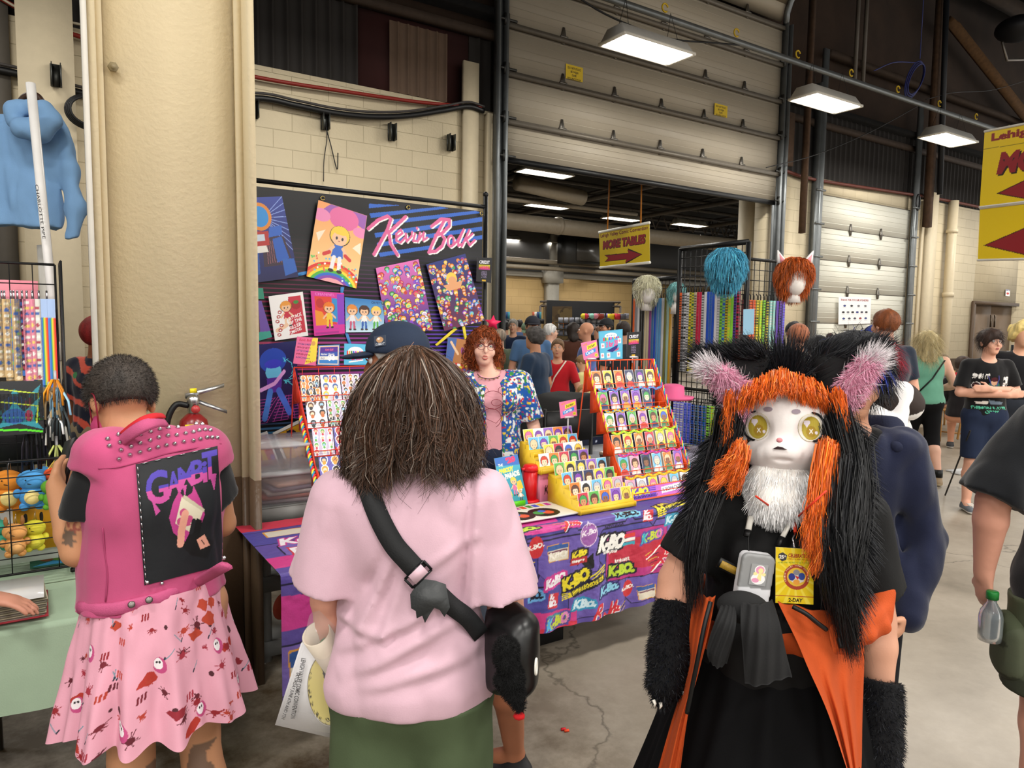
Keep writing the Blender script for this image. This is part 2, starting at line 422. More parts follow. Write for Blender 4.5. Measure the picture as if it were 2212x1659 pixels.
# the halls
def hall(o,v=0,z=0,s=0):
 o.location=tuple(W(s,v,z));o.rotation_euler=(0,0,ROTU);ORG[o.name]=W(s,v,z);return o
def hmk(name,mb,m,**kw):
 kw.setdefault('kind','structure' if kw.get('parent')is None and not kw.get('cat')else None)
 o=mk(name,np.concatenate(mb.v),mb.f,m,local=True,mi=mb.m if isinstance(m,list)else None,**kw)
 if kw.get('parent')is None:hall(o)
 return o
def S(px,v=VWALL,py=650):return sv(PV(px,py,v))[0]
def brick_mat(top,low,mort,zlow=1.02,bw=0.42,bh=0.2,bump=0.6,vary=0.05):
 m=bpy.data.materials.new('painted_block');m.use_nodes=True;nt=m.node_tree;L=nt.links;b=nt.nodes['Principled BSDF']
 b.inputs['Roughness'].default_value=0.62;b.inputs['Specular IOR Level'].default_value=0.3
 tc=nt.nodes.new('ShaderNodeTexCoord');sx=nt.nodes.new('ShaderNodeSeparateXYZ');cx=nt.nodes.new('ShaderNodeCombineXYZ')
 L.new(tc.outputs['Object'],sx.inputs[0]);L.new(sx.outputs[0],cx.inputs[0]);L.new(sx.outputs[2],cx.inputs[1])
 br=nt.nodes.new('ShaderNodeTexBrick');L.new(cx.outputs[0],br.inputs['Vector']);br.inputs['Scale'].default_value=1
 br.inputs['Brick Width'].default_value=bw;br.inputs['Row Height'].default_value=bh;br.inputs['Mortar Size'].default_value=0.005
 br.inputs['Mortar Smooth'].default_value=0.6
 c=lin(top);br.inputs['Color1'].default_value=(*c,1);br.inputs['Color2'].default_value=(*(c*(1-vary)),1);br.inputs['Mortar'].default_value=(*lin(mort),1)
 nz=nt.nodes.new('ShaderNodeTexNoise');nz.inputs['Scale'].default_value=1.3;nz.inputs['Detail'].default_value=8;L.new(tc.outputs['Object'],nz.inputs[0])
 mr=nt.nodes.new('ShaderNodeMapRange');mr.inputs[3].default_value=0.86;mr.inputs[4].default_value=1.12;L.new(nz.outputs[0],mr.inputs[0])
 sc_=nt.nodes.new('ShaderNodeVectorMath');sc_.operation='SCALE';L.new(br.outputs[0],sc_.inputs[0]);L.new(mr.outputs[0],sc_.inputs['Scale'])
 lt=nt.nodes.new('ShaderNodeMath');lt.operation='LESS_THAN';lt.inputs[1].default_value=zlow;L.new(sx.outputs[2],lt.inputs[0])
 mx=nt.nodes.new('ShaderNodeMix');mx.data_type='RGBA';L.new(lt.outputs[0],mx.inputs[0]);L.new(sc_.outputs[0],mx.inputs[6]);mx.inputs[7].default_value=(*lin(low),1)
 L.new(mx.outputs[2],b.inputs['Base Color'])
 n2=nt.nodes.new('ShaderNodeTexNoise');n2.inputs['Scale'].default_value=35;L.new(tc.outputs['Object'],n2.inputs[0])
 ad=nt.nodes.new('ShaderNodeMath');ad.operation='MULTIPLY_ADD';ad.inputs[1].default_value=-1;L.new(br.outputs['Fac'],ad.inputs[0])
 m2=nt.nodes.new('ShaderNodeMath');m2.operation='MULTIPLY';m2.inputs[1].default_value=0.35;L.new(n2.outputs[0],m2.inputs[0]);L.new(m2.outputs[0],ad.inputs[2])
 bp=nt.nodes.new('ShaderNodeBump');bp.inputs['Strength'].default_value=bump;bp.inputs['Distance'].default_value=0.012
 L.new(ad.outputs[0],bp.inputs['Height']);L.new(bp.outputs[0],b.inputs['Normal'])
 return m
def floor_mat():
 m=bpy.data.materials.new('worn_concrete');m.use_nodes=True;nt=m.node_tree;L=nt.links;b=nt.nodes['Principled BSDF']
 tc=nt.nodes.new('ShaderNodeTexCoord')
 def nz(scale,det,rough=0.6):
  n=nt.nodes.new('ShaderNodeTexNoise');n.inputs['Scale'].default_value=scale;n.inputs['Detail'].default_value=det;n.inputs['Roughness'].default_value=rough
  L.new(tc.outputs['Object'],n.inputs[0]);return n
 a=nz(0.55,9,0.65);r=nt.nodes.new('ShaderNodeValToRGB');L.new(a.outputs[0],r.inputs[0])
 e=r.color_ramp.elements;e[0].position=0.33;e[0].color=(*lin('70675a'),1);e[1].position=0.66;e[1].color=(*lin('9c9284'),1)
 x=e.new(0.47);x.color=(*lin('8a8072'),1)
 c=nz(14,8,0.7);mr=nt.nodes.new('ShaderNodeMapRange');mr.inputs[3].default_value=0.82;mr.inputs[4].default_value=1.16;L.new(c.outputs[0],mr.inputs[0])
 v=nt.nodes.new('ShaderNodeVectorMath');v.operation='SCALE';L.new(r.outputs[0],v.inputs[0]);L.new(mr.outputs[0],v.inputs['Scale'])
 vo=nt.nodes.new('ShaderNodeTexVoronoi');vo.feature='DISTANCE_TO_EDGE';vo.inputs['Scale'].default_value=0.32
 wn=nt.nodes.new('ShaderNodeTexNoise');wn.inputs['Scale'].default_value=1.6;wn.inputs['Detail'].default_value=6;L.new(tc.outputs['Object'],wn.inputs[0])
 mxv=nt.nodes.new('ShaderNodeVectorMath');mxv.operation='MULTIPLY_ADD';mxv.inputs[1].default_value=(0.9,0.9,0.9);L.new(wn.outputs['Color'],mxv.inputs[0]);L.new(tc.outputs['Object'],mxv.inputs[2]);L.new(mxv.outputs[0],vo.inputs[0])
 cr=nt.nodes.new('ShaderNodeMapRange');cr.inputs[1].default_value=0;cr.inputs[2].default_value=0.0035;cr.inputs[3].default_value=0.45;cr.inputs[4].default_value=1;L.new(vo.outputs['Distance'],cr.inputs[0])
 v2=nt.nodes.new('ShaderNodeVectorMath');v2.operation='SCALE';L.new(v.outputs[0],v2.inputs[0]);L.new(cr.outputs[0],v2.inputs['Scale'])
 sx=nt.nodes.new('ShaderNodeSeparateXYZ');L.new(tc.outputs['Object'],sx.inputs[0])
 g=nt.nodes.new('ShaderNodeMapRange');g.inputs[1].default_value=1.7;g.inputs[2].default_value=0.6;g.inputs[3].default_value=0;g.inputs[4].default_value=1;L.new(sx.outputs[0],g.inputs[0])
 a2=nz(2.6,7,0.7);g2=nt.nodes.new('ShaderNodeMapRange');g2.inputs[1].default_value=0.38;g2.inputs[2].default_value=0.62;L.new(a2.outputs[0],g2.inputs[0])
 gm=nt.nodes.new('ShaderNodeMath');gm.operation='MULTIPLY';L.new(g.outputs[0],gm.inputs[0]);L.new(g2.outputs[0],gm.inputs[1])
 mx=nt.nodes.new('ShaderNodeMix');mx.data_type='RGBA';L.new(gm.outputs[0],mx.inputs[0]);L.new(v2.outputs[0],mx.inputs[6]);mx.inputs[7].default_value=(*lin('4c3d2a'),1)
 L.new(mx.outputs[2],b.inputs['Base Color'])
 rr=nt.nodes.new('ShaderNodeMapRange');rr.inputs[3].default_value=0.28;rr.inputs[4].default_value=0.55;L.new(a2.outputs[0],rr.inputs[0]);L.new(rr.outputs[0],b.inputs['Roughness'])
 bp=nt.nodes.new('ShaderNodeBump');bp.inputs['Strength'].default_value=0.15;bp.inputs['Distance'].default_value=0.003;L.new(c.outputs[0],bp.inputs['Height']);L.new(bp.outputs[0],b.inputs['Normal'])
 return m
m_block=brick_mat('cfc1a3','5f4d3b','bbad8f');m_tan=brick_mat('b79a68','c2b692','9c8152',zlow=1.5,bw=0.6,bh=0.3)
m_cream=mat('ecdcb8',0.4,bump=0.35,bscale=55,noise=0.03,nscale=2.5);m_brown=mat('574434',0.4,bump=0.4,bscale=55,noise=0.04)
m_dark=mat('2c2521',0.9,noise=0.2,nscale=1.5);m_rust=mat('2f2219',0.95,noise=0.3,nscale=2.5,bump=0.8,bscale=18)
m_steel=mat('75797a',0.4,0.6,noise=0.12,nscale=6);m_black=mat('0d0d0e',0.45);m_white=mat('dedbd2',0.5,noise=0.02)
m_door=mat('a89e8c',0.5,noise=0.03,nscale=3);m_door2=mat('d8d6c8',0.5,noise=0.02,nscale=3)
mb=MB();mb.box((6,6,-0.1),(44,40,0.2));hmk('floor',mb,floor_mat())
sO1,sO2=S(1070),S(1648);sD1,sD2=S(1752),S(1950);sBr=S(2102)
def wallbox(mb,s0,s1,z0,z1,v=VWALL,t=0.25):return mb.box(((s0+s1)/2,v+t/2,(z0+z1)/2),(s1-s0,t,z1-z0))
mb=MB();wallbox(mb,-8,sO1,0,4.45);wallbox(mb,sO2,sD1,0,4.45);wallbox(mb,sD2,sBr,0,4.45);wallbox(mb,sBr+2.2,30,0,4.45);wallbox(mb,sBr,sBr+2.2,2.3,4.45);wallbox(mb,sD1,sD2,4.15,4.45)
hmk('wall_rear',mb,m_block)
def ribbed(mb,s0,s1,z0,z1,v,pitch=0.16,dep=0.035):
 n=max(1,int((s1-s0)/pitch));P=[]
 for i in range(n):
  a=s0+(s1-s0)*i/n;w=(s1-s0)/n
  P+=[(a,v),(a+w*0.7,v),(a+w*0.78,v-dep),(a+w*0.92,v-dep)]
 P.append((s1,v));V=[(p[0],p[1],z)for z in(z0,z1)for p in P];k=len(P)
 return mb.add(V,[(i,i+1,k+i+1,k+i)for i in range(k-1)])
mb=MB();sp=[S(780,py=120),S(845,py=120),S(970,py=180)]
ribbed(mb,-8,sp[0],4.45,5.42,VWALL+0.1);ribbed(mb,sp[2]+0.35,sO1+0.3,4.45,5.42,VWALL+0.12);ribbed(mb,sO2-0.2,30,4.3,5.75,VWALL+0.1)
hmk('wall_upper',mb,mat('1f1b18',0.75,noise=0.15,nscale=2))
mb=MB();wallbox(mb,sp[0],sp[2]+0.35,4.45,5.42,VWALL+0.13,0.1);hmk('wall_upper_red',mb,mat('351614',0.8,noise=0.15,nscale=3))
mb=MB();ribbed(mb,sp[1],sp[2],4.47,5.3,VWALL+0.05,0.13,0.02);hmk('wall_upper_panel',mb,mat('584536',0.7,noise=0.06))
mb=MB();wallbox(mb,-8,30,5.4,9.6,VWALL+0.16,0.2)
wallbox(mb,-8,-7.8,0,9.6,-3,14)
hmk('wall_insulation',mb,m_rust)
mb=MB()
mb.box((11,5.6,5.43),(38,0.12,0.1));mb.box((20,5.55,6.7),(17,0.16,0.1))
hmk('beam_wall',mb,mat('3d3128',0.8,noise=0.2))
mb=MB();mb.box((11,-2,9.65),(40,18,0.1));hmk('ceiling',mb,mat('201812',0.95,noise=0.25,nscale=1.5))
mb=MB()
for k in range(12):mb.box((-6+k*3.2,-2,9.2),(0.2,16,0.5))
for v in(5.2,2.2,-1):mb.box((11,v,8.9),(40,0.16,0.3))
hmk('beam_ceiling',mb,mat('33261a',0.9,noise=0.3))
mb=MB();s0=S(997);wallbox(mb,s0-0.02,s0+0.2,0,5.0,VWALL-0.06,0.06);wallbox(mb,S(1042),S(1052),0,4.4,VWALL-0.1,0.1);wallbox(mb,S(1602,6.2),S(1628,6.2)+0.2,0,4.6,6.1,0.25)
wallbox(mb,S(1985),S(2003),0,4.6,VWALL-0.12,0.12);wallbox(mb,S(1655),S(1668),0,4.4,VWALL-0.12,0.12)
wallbox(mb,S(60),S(176),0,4.75,VWALL-0.3,0.3)
hmk('pillar_pilasters',mb,mat('cdbfa2',0.55,noise=0.04,bump=0.3,bscale=30))
mb=MB();sp_=S(2030)+0.05;mb.tube([(sp_,VWALL-0.14,0),(sp_,VWALL-0.14,4.5)],0.1,12);mb.tube([(sp_,VWALL-0.14,2.4),(sp_,VWALL-0.14,2.5)],0.12,12);mb.tube([(sp_,VWALL-0.14,3.8),(sp_,VWALL-0.14,3.88)],0.12,12)
sq=S(1980);mb.box((sq,VWALL-0.03,2.2),(0.1,0.04,4.4));hmk('trim_downpipe',mb,mat('c9bb9e',0.45,noise=0.03),smooth=False)
# the big overhead door, partly raised: sections, struts, hinges, tracks
VD=VWALL-0.14
def overhead(name,s0,s1,joints,v,m,curve=None,nh=5,strut=True):
 d=hall(bpy.data.objects.new(name,None),v,0,0);COL.objects.link(d);d['kind']='structure'
 for a,b in zip(joints[:-1],joints[1:]):
  q=MB();q.box(((s0+s1)/2,0,(a+b)/2),(s1-s0,0.05,b-a-0.012))
  for r in range(1,6):q.box(((s0+s1)/2,-0.027,a+(b-a)*r/6),(s1-s0,0.0012,0.012))
  q.build('door_panel',m,d,local=True)
 q=MB()
 for z in joints[1:]:
  if strut:q.box(((s0+s1)/2,-0.055,z-0.05),(s1-s0,0.06,0.06));q.box(((s0+s1)/2,-0.03,z),(s1-s0,0.012,0.012))
  else:q.box(((s0+s1)/2,-0.026,z),(s1-s0,0.006,0.014))
 q.build('strut',mat('6e675c',0.5,0.3,noise=0.1),d,local=True)
 for z in joints[1:-1]+([joints[-1]]if strut else[]):
  for k in range(1,nh+1):
   q=MB();x=s0+(s1-s0)*k/(nh+1)
   q.prism([(x-0.045,-0.03,z),(x-0.02,-0.03,z-0.09),(x+0.02,-0.03,z-0.09),(x+0.045,-0.03,z),(x+0.015,-0.03,z+0.13),(x-0.015,-0.03,z+0.13)],(0,-0.018,0))
   q.tube([(x-0.06,-0.055,z),(x+0.06,-0.055,z)],0.016,6);q.build('hinge',metal('7b7770',0.45),d,local=True)
 return d
J=[3.86,4.35,4.955,5.56,6.165,6.77]
od=overhead('door_1',sO1,sO2,J,VD,m_door)
for s_,dz in((sO1-0.02,1),(sO2+0.02,1)):
 q=MB()
 for o_ in(-0.12,0.0):q.box((s_+(o_ if s_<sO1 else-o_),-0.07,3.4),(0.03,0.12,6.8))
 q.box((s_,-0.01,3.4),(0.14,0.02,6.8))
 arc=[(s_,-0.07-0.75*(1-math.cos(t)),6.8+0.75*math.sin(t))for t in np.linspace(0,math.pi/2,8)]+[(s_,-7.5,7.56)]
 q.tube(arc,0.05,6);q.build('door_track',m_steel,od,local=True)
 for z in J[:-1]:
  q=MB();q.tube([(s_-0.12,-0.09,z),(s_+0.16,-0.09,z)],0.018,6);q.box((s_,-0.09,z),(0.07,0.05,0.14));q.build('roller',metal('4a4a48',0.5),od,local=True)
arc=[(-0.75*(1-math.cos(t)),6.8+0.75*math.sin(t))for t in np.linspace(0.05,math.pi/2,5)]+[(-0.75-0.62*k,7.56)for k in range(1,10)]
for k in range(len(arc)-1):
 (v0,z0),(v1,z1)=arc[k],arc[k+1];q=MB()
 q.add([(s,v0,z0)for s in(sO1,sO2)]+[(s,v1,z1)for s in(sO2,sO1)]+[(s,v0,z0+0.05)for s in(sO1,sO2)]+[(s,v1,z1+0.05)for s in(sO2,sO1)],[(0,1,2,3),(4,7,6,5),(0,4,5,1),(2,6,7,3)])
 q.build('door_panel',m_door,od,local=True)
 if k>2:
  q=MB();q.box(((sO1+sO2)/2,v0,z0-0.05),(sO2-sO1,0.06,0.07));q.build('strut',mat('5c4f42',0.5,0.3),od,local=True)
q=MB();q.box(((sO1+sO2)/2,0,3.83),(sO2-sO1,0.06,0.07));q.build('bottom_seal',m_black,od,local=True)
def warn(px0,py0,px1,py1):
 c=Canvas(1,1,60,54,'d8b92a');y=0.86
 for t in('DO NOT STAND','BETWEEN','DOOR','ROLLING DOOR'):
  c.text(t,0.5-0.032*len(t),y-0.15,0.064*len(t),0.15,'201a10',bold=0.03);y-=0.24
 a=PV(px0,py1,VD-0.05);b=PV(px1,py1,VD-0.05);t=PV(px0,py0,VD-0.05)
 return c,a,U*abs((b-a)@U),Z*(t-a)[2]
for i,r in enumerate(((1222,137,1259,169),(1543,222,1571,248))):
 c,a,ex,ey=warn(*r);board('warning_sign',c,a,ex,ey,0.003,label=('yellow warning sign on the raised door, left one of the two','yellow warning sign near the right edge of the raised door')[i],cat='sign',group='warning signs on the overhead door')
# the closed white door further right
dj=list(np.linspace(0,4.15,8));d2=overhead('door_2',sD1,sD2,dj,VWALL-0.02,m_door2,nh=2,strut=False)
for s_ in(sD1-0.06,sD2+0.06):
 q=MB();q.box((s_,-0.09,3.0),(0.14,0.05,7.4 if s_<sD1 else 6.6));q.box((s_+(0.09 if s_>sD1 else-0.09),-0.05,3.0),(0.03,0.12,6.2))
 for z in np.arange(0.6,4.3,0.6):q.tube([(s_-0.13,-0.12,z),(s_+0.13,-0.12,z)],0.02,6)
 q.build('door_track',m_steel,d2,local=True)
# brown double door at the right
d3=hall(bpy.data.objects.new('door_3',None),VWALL,0,0);COL.objects.link(d3);d3['kind']='structure'
for k in(0,1):
 q=MB();q.box((sBr+0.55+1.1*k,0.1,1.14),(1.08,0.06,2.28));q.build('door_leaf',mat('6f5c49',0.5,noise=0.03),d3,local=True)
 q=MB();q.tube([(sBr+1.0+0.2*k,0.02,1.75),(sBr+1.0+0.2*k,0.02,2.05)],0.02,6);q.build('door_handle',metal('5b4f42'),d3,local=True)
q=MB();q.box((sBr-0.03,-0.02,1.17),(0.08,0.1,2.34));q.box((sBr+1.1,-0.02,2.32),(2.3,0.1,0.08));q.build('door_frame',mat('574636',0.5),d3,local=True)
# brackets, cables and hooks on the rear wall
br=None
for i,(px,py)in enumerate(((701,262),(845,286),(972,309),(548,236),(121,164))):
 P=PV(px,py,VWALL-0.02 if i<4 else VWALL-0.32);q=MB()
 for o_ in(-0.035,0.035):q.box(P+U*o_-N*0.04,(0.008,0.09,0.2),AXU)
 q.box(P-N*0.005,(0.09,0.01,0.2),AXU)
 q.build('channel_bracket',metal('5f605c',0.5),label=('steel channel bracket on the block wall under the cable bundle','middle one of the steel channel brackets on the block wall','steel channel bracket nearest the overhead door','steel channel bracket right beside the column','steel channel bracket on the pilaster above the blue hoodie')[i],cat='bracket',group='channel brackets on the wall')
def cable(name,pts,r,m,label,cat='cable',k=6,**kw):
 q=MB();q.tube(catmull(pts,k),r,6);return q.build(name,m,smooth=True,label=label,cat=cat,**kw)
vc=VWALL-0.08
pt=[PV(x,y,vc)for x,y in((-60,140),(60,165),(150,195),(330,225),(545,212),(640,228),(720,244),(800,252),(880,250),(960,238),(1010,230),(1045,240))]
cable('cable_bundle',pt,0.035,m_black,'black cable bundle sagging across the block wall')
cable('cable',[p+Z*0.05-N*0.02 for p in pt],0.015,mat('3a3634',0.6),'thin grey cable running above the black bundle on the wall')
cable('red_hose',[PV(x,y,vc)for x,y in((-60,-40),(60,30),(150,72),(300,110),(560,168),(760,200),(900,220),(1000,229),(1040,232))],0.022,mat('7c1f16',0.5),'red hose running along the top of the block wall',cat='hose')
cable('cable',[PV(x,y,vc-0.02)for x,y in((-30,-25),(40,18),(100,38),(170,52),(215,66),(225,90))],0.012,mat('b8b09c',0.6),'pale cable looping over the red hose at the far left')
def coil(name,P,rx,rz,m,label,n=4,r=0.012,ax=U):
 q=MB()
 for i in range(n):
  k=1-0.06*i;q.tube([P+ax*rx*k*math.cos(t)+Z*rz*k*math.sin(t)-N*0.015*i for t in np.linspace(0,2*math.pi*1.02,30)],r,6,caps=False)
 return q.build(name,m,smooth=True,label=label,cat='cable')
coil('cable_coil',PV(196,243,VWALL-0.4),0.2,0.155,m_black,'black cable coil hanging on the wall beside the blue hoodie')
coil('cable_coil',PV(1977,438,vc),0.09,0.2,m_black,'black cable coil hung right of the closed white door',5,0.018)
cable('wire',[PV(x,y,vc+0.04)for x,y in((704,275),(715,315),(728,366),(730,330))],0.006,m_black,'thin dark wire dangling from a wall bracket',cat='wire')
cable('wire',[PV(x,y,vc+0.04)for x,y in((705,262),(706,300),(700,345),(699,392))],0.005,m_black,'thin dark wire hanging straight down from the same bracket',cat='wire')
cable('cable',[PV(x,y,vc)for x,y in((1655,355),(1680,360),(1705,372),(1760,388),(1900,410),(2000,425),(2060,436),(2120,448))],0.03,mat('5a2a20',0.6),'dark red and brown cable along the wall top at the right')
# lamps
def make_lamp(name,label,group,L_=1.12,Wd=0.46):
 t=thing(name,label,'lamp',group=group)
 q=MB();h=0.16
 lo=[(-L_/2,-Wd/2,0),(L_/2,-Wd/2,0),(L_/2,Wd/2,0),(-L_/2,Wd/2,0)];hi=[(x*0.94,y*0.55,h)for x,y,_ in lo]
 q.add(lo+hi,[(4,5,6,7),(0,4,5,1)[::-1],(1,5,6,2)[::-1],(2,6,7,3)[::-1],(3,7,4,0)[::-1]]);q.build('housing',mat('d8d6d0',0.4),t,local=True)
 e=mat('fffaf0',0.4,emit=9,noise=0);e.cycles.emission_sampling='NONE'
 for k in range(6):q=MB();y=-Wd/2+Wd*(k+0.5)/6;q.tube([(-L_/2+0.03,y,0.012),(L_/2-0.03,y,0.012)],0.012,8);q.build('tube',e,t,local=True)
 q=MB()
 for x in(-L_/2,L_/2):q.box((x,0,0.01),(0.03,Wd,0.03))
 for y in(-Wd/2,Wd/2):q.box((0,y,0.01),(L_,0.012,0.03))
 q.build('rim',mat('eeeade',0.4),t,local=True)
 for x in(-0.4,0.4):
  q=MB();q.tube([(x,-0.1,h-0.01),(x*0.9,0,h+0.35),(x,0.1,h-0.01)],0.004,5);q.build('hanger',m_black,t,local=True)
 return t
lamp0=None
for i,(s_,v_)in enumerate(LAMPS):
 if v_<3 or not 4<s_<13:continue
 j=round((s_-5.40)/3.55);lb={0:'bright fluorescent lamp hanging in front of the raised overhead door',1:'bright fluorescent lamp hanging right of the overhead door',2:'bright fluorescent lamp half hidden behind the yellow banner'}[j]
 P=W(s_,v_,ZL)
 if lamp0 is None:lamp0=make_lamp('fluorescent_lamp',lb,'hanging lamps of the near hall');lamp0.location=P;lamp0.rotation_euler=(0,0,ROTU)
 else:copy_tree(lamp0,loc=P,rz=ROTU,label=lb)
ya=sv(PZ(1400,6,ZL+0.75));yb=sv(PZ(2115,268,ZL+0.75));vm=4.15
t1=thing('lamp_track','long grey steel channel running above the hanging lamps','track',W(8,vm,ZL+0.62))
q=MB();q.box(W(9,vm,ZL+0.62),(14,0.05,0.07),AXU);q.build('channel',m_steel,t1)
for k in range(9):q=MB();P=W(4.6+1.35*k,vm-0.03,ZL+0.72);q.tube([P+U*0.05*math.cos(a)+Z*0.05*math.sin(a)for a in np.linspace(0.3,5.4,12)],0.012,6);q.build('hook',mat('c8a71e',0.5),t1)
t2=thing('lamp_track','grey steel channel crossing the upper right corner','track',W(12,1.6,6.4));q=MB();q.box(W(12,1.5,6.5),(14,0.05,0.08),AXU);q.build('channel',m_steel,t2)
P0=W(4.6,vm,ZL+0.6)
cable('cable',[W(4.3,vm,5.55),W(5,vm,5.38),W(6,vm,5.33),W(6.9,vm,5.46),W(7.4,vm,5.54)],0.012,m_black,'slack black cable hanging under the lamp track')
Pc=PV(1975,172,4.6);q=MB()
for i in range(3):q.tube([Pc+U*(0.24-0.02*i)*math.cos(t)+Z*(0.36-0.03*i)*math.sin(t)+U*0.18*math.sin(t)-N*0.02*i for t in np.linspace(0,6.4,28)],0.012,5,caps=False)
q.tube([Pc+Z*0.4+U*0.15,Pc+Z*2.6+U*0.15],0.008,5);q.tube(catmull([Pc+Z*0.3,Pc-U*0.7+Z*0.16,Pc-U*1.3-Z*0.1],5),0.01,5)
q.build('cable_coil',mat('2c3470',0.5),smooth=True,label='blue cable coil hanging below the dark roof',cat='cable')
cable('wire',[PV(x,y,5.2)for x,y in((1655,362),(1760,335),(1880,285),(1990,225))],0.008,m_black,'thin dark wire slung across the dark upper wall',cat='wire')
cable('wire',[PV(x,y,5.2)for x,y in((2000,215),(2060,200),(2140,195),(2230,170))],0.008,m_black,'thin wire slung from the tall black pipe to the right',cat='wire')
mb=MB();a,b=PV(2050,45,5.3),PV(2260,310,5.3);d=b-a
mb.tube([a,b],0.12,4);mb.tube([a+U*0.25,b+U*0.25],0.09,4);q=mb.build('beam_brace',mat('5b4126',0.9,noise=0.25));q['kind']='structure'
mb=MB();mb.tube([PV(2040,0,5.2)+Z*1.5,PV(2030,420,5.2)],0.055,10)
mb.build('pipe',mat('14171c',0.5),smooth=True,label='tall black pipe running up the dark upper wall',cat='pipe')
mb=MB();mb.box(PV(2020,200,5.35),(0.2,0.1,5.5),AXU);mb.box(PV(1745,230,5.35),(0.07,0.1,4.4),AXU)
mb.box(PV(1700,300,5.4),(0.32,0.06,0.9),AXU);q=mb.build('pillar_timber',mat('4a3626',0.9,noise=0.25));q['kind']='structure'
mb=MB()
for px in(1852,1870):mb.box(PV(px,60,5.4),(0.06,0.05,2.0),AXU)
mb.build('pillar_slats',mat('5a544c',0.6)).__setitem__('kind','structure')
f=thing('ceiling_fan','dark round fan housing up by the timber roof brace','fan',PV(2190,60,4.9));q=MB();q.ball(PV(2200,62,4.9),(0.45,0.45,0.26),20,12);q.build('housing',mat('191a1e',0.5),f,smooth=True)
q=MB();q.tube([PV(2165,90,4.8),PV(2175,130,4.8),PV(2230,128,4.8)],0.03,8);q.build('bracket',metal('86807a',0.5),f)
# hall behind
V2=VFAR
mb=MB();mb.box((20,V2+0.1,1.8),(40,0.2,3.6));hmk('wall_far',mb,m_tan)
mb=MB();mb.box((20,V2+0.1,4.6),(40,0.2,2.1));hmk('wall_far_upper',mb,mat('5c5b5a',0.6,noise=0.08,nscale=0.7))
mb=MB();mb.box((20,12.8,5.7),(44,14.6,0.1));hmk('ceiling_far',mb,mat('131313',0.95,noise=0.3))
mb=MB();mb.box((-1,13,2.8),(0.2,15,5.6));mb.box((38,13,2.8),(0.2,15,5.6));hmk('wall_far_sides',mb,mat('57524b',0.7))
mb=MB()
for v in np.arange(6.6,20,1.15):mb.box((20,v,5.35),(40,0.06,0.09))
for s in np.arange(2,30,3.4):mb.box((s,13,5.18),(0.09,14.5,0.12));mb.box((s+0.35,13,5.45),(0.05,14.5,0.05))
for s in(17,21,25):
 for k in range(10):mb.tube([(s+0.6*k-2,15,5.45),(s+0.6*k-1.7,15,4.9)],0.03,4);mb.tube([(s+0.6*k-1.7,15,4.9),(s+0.6*k-1.4,15,5.45)],0.03,4)
hmk('beam_far',mb,mat('4b4743',0.6,noise=0.15))
mb=MB();mb.tube([(4,12.3,4.2),(30,12.3,4.15)],0.2,14);mb.tube([(10.4,12.3,4.2),(10.5,12.3,4.2)],0.23,14);mb.tube([(4,19.6,4.05),(30,19.6,4.0)],0.09,8);mb.tube([(4,19.5,3.8),(30,19.5,3.75)],0.08,8)
mb.tube([(8,11.5,4.55),(12.5,11.6,4.6)],0.05,8);mb.tube([(8.3,11,4.85),(10.2,11,4.7)],0.18,14)
hmk('trim_duct',mb,mat('8e8371',0.5,noise=0.08),smooth=True)
mb=MB();mb.box((20,V2-0.12,3.56),(40,0.12,0.2));sc2=S(1196,19.6);mb.box((sc2,V2-0.25,1.8),(0.5,0.3,3.6));mb.box((sc2,V2-0.3,3.5),(0.75,0.4,0.5));mb.box((sc2+0.2,V2-0.1,4.6),(0.35,0.2,2.1));mb.box((sc2-4.6,V2-0.1,4.6),(0.06,0.2,2.1))
hmk('pillar_far',mb,mat('a09b90',0.55,noise=0.05))
h=thing('unit_heater','dark boxed heater high on the far wall behind the hanging sign','heater',PV(1260,540,19.3))
q=MB();q.box(PV(1262,543,19.0),(2.1,0.6,1.0),AXU);q.build('casing',mat('2a2927',0.5),h);q=MB();q.box(PV(1275,543,18.65),(1.3,0.05,0.75),AXU);q.build('panel',mat('3c3934',0.3),h)
lamp2=None;gl='ceiling lamps of the hall behind the door'
names=['topmost','second one down, near the door edge','behind the hanging yellow sign','farthest right','lowest at the left edge','low one left of the yellow sign']
for(px,py),nm in zip(((1177,376),(1181,447),(1342,474),(1489,487),(1089,517),(1210,527)),names):
 P=PZ(px,py,4.8);lb='long white ceiling lamp in the far hall, '+nm
 if lamp2 is None:lamp2=make_lamp('strip_lamp',lb,gl,1.25,0.4);lamp2.location=P;lamp2.rotation_euler=(0,0,ROTU)
 else:copy_tree(lamp2,loc=P,rz=ROTU,label=lb)
 area_light(P-Z*0.02,LAMP_P2,1.15,0.34)
# the I-beam column at the left
R0=PZ(572,1478,0.0);sR,vR,_=sv(R0);wC=0.63;zc=0.97
def colbox(mb,s0,s1,v0,v1,z0,z1):return mb.box(((s0+s1)/2,(v0+v1)/2,(z0+z1)/2),(s1-s0,v1-v0,z1-z0))
for nm,m_,z0,z1 in(('pillar_column',m_cream,zc,9.4),('pillar_column_base',m_brown,0.0,zc)):
 mb=MB();colbox(mb,sR-wC,sR,vR+0.13,vR+0.15,z0,z1);colbox(mb,sR-0.03,sR,vR,vR+0.28,z0,z1);colbox(mb,sR-wC,sR-wC+0.03,vR,vR+0.28,z0,z1)
 colbox(mb,sR-0.06,sR-0.03,vR+0.10,vR+0.13,z0,z1);colbox(mb,sR-wC+0.03,sR-wC+0.06,vR+0.10,vR+0.13,z0,z1)
 hmk(nm,mb,m_)
mb=MB();colbox(mb,sR-wC-0.02,sR-wC+0.0,vR-0.035,vR+0.01,0.0,5.0);q=hmk('trim_strip',mb,mat('cfcac0',0.5,noise=0.05))
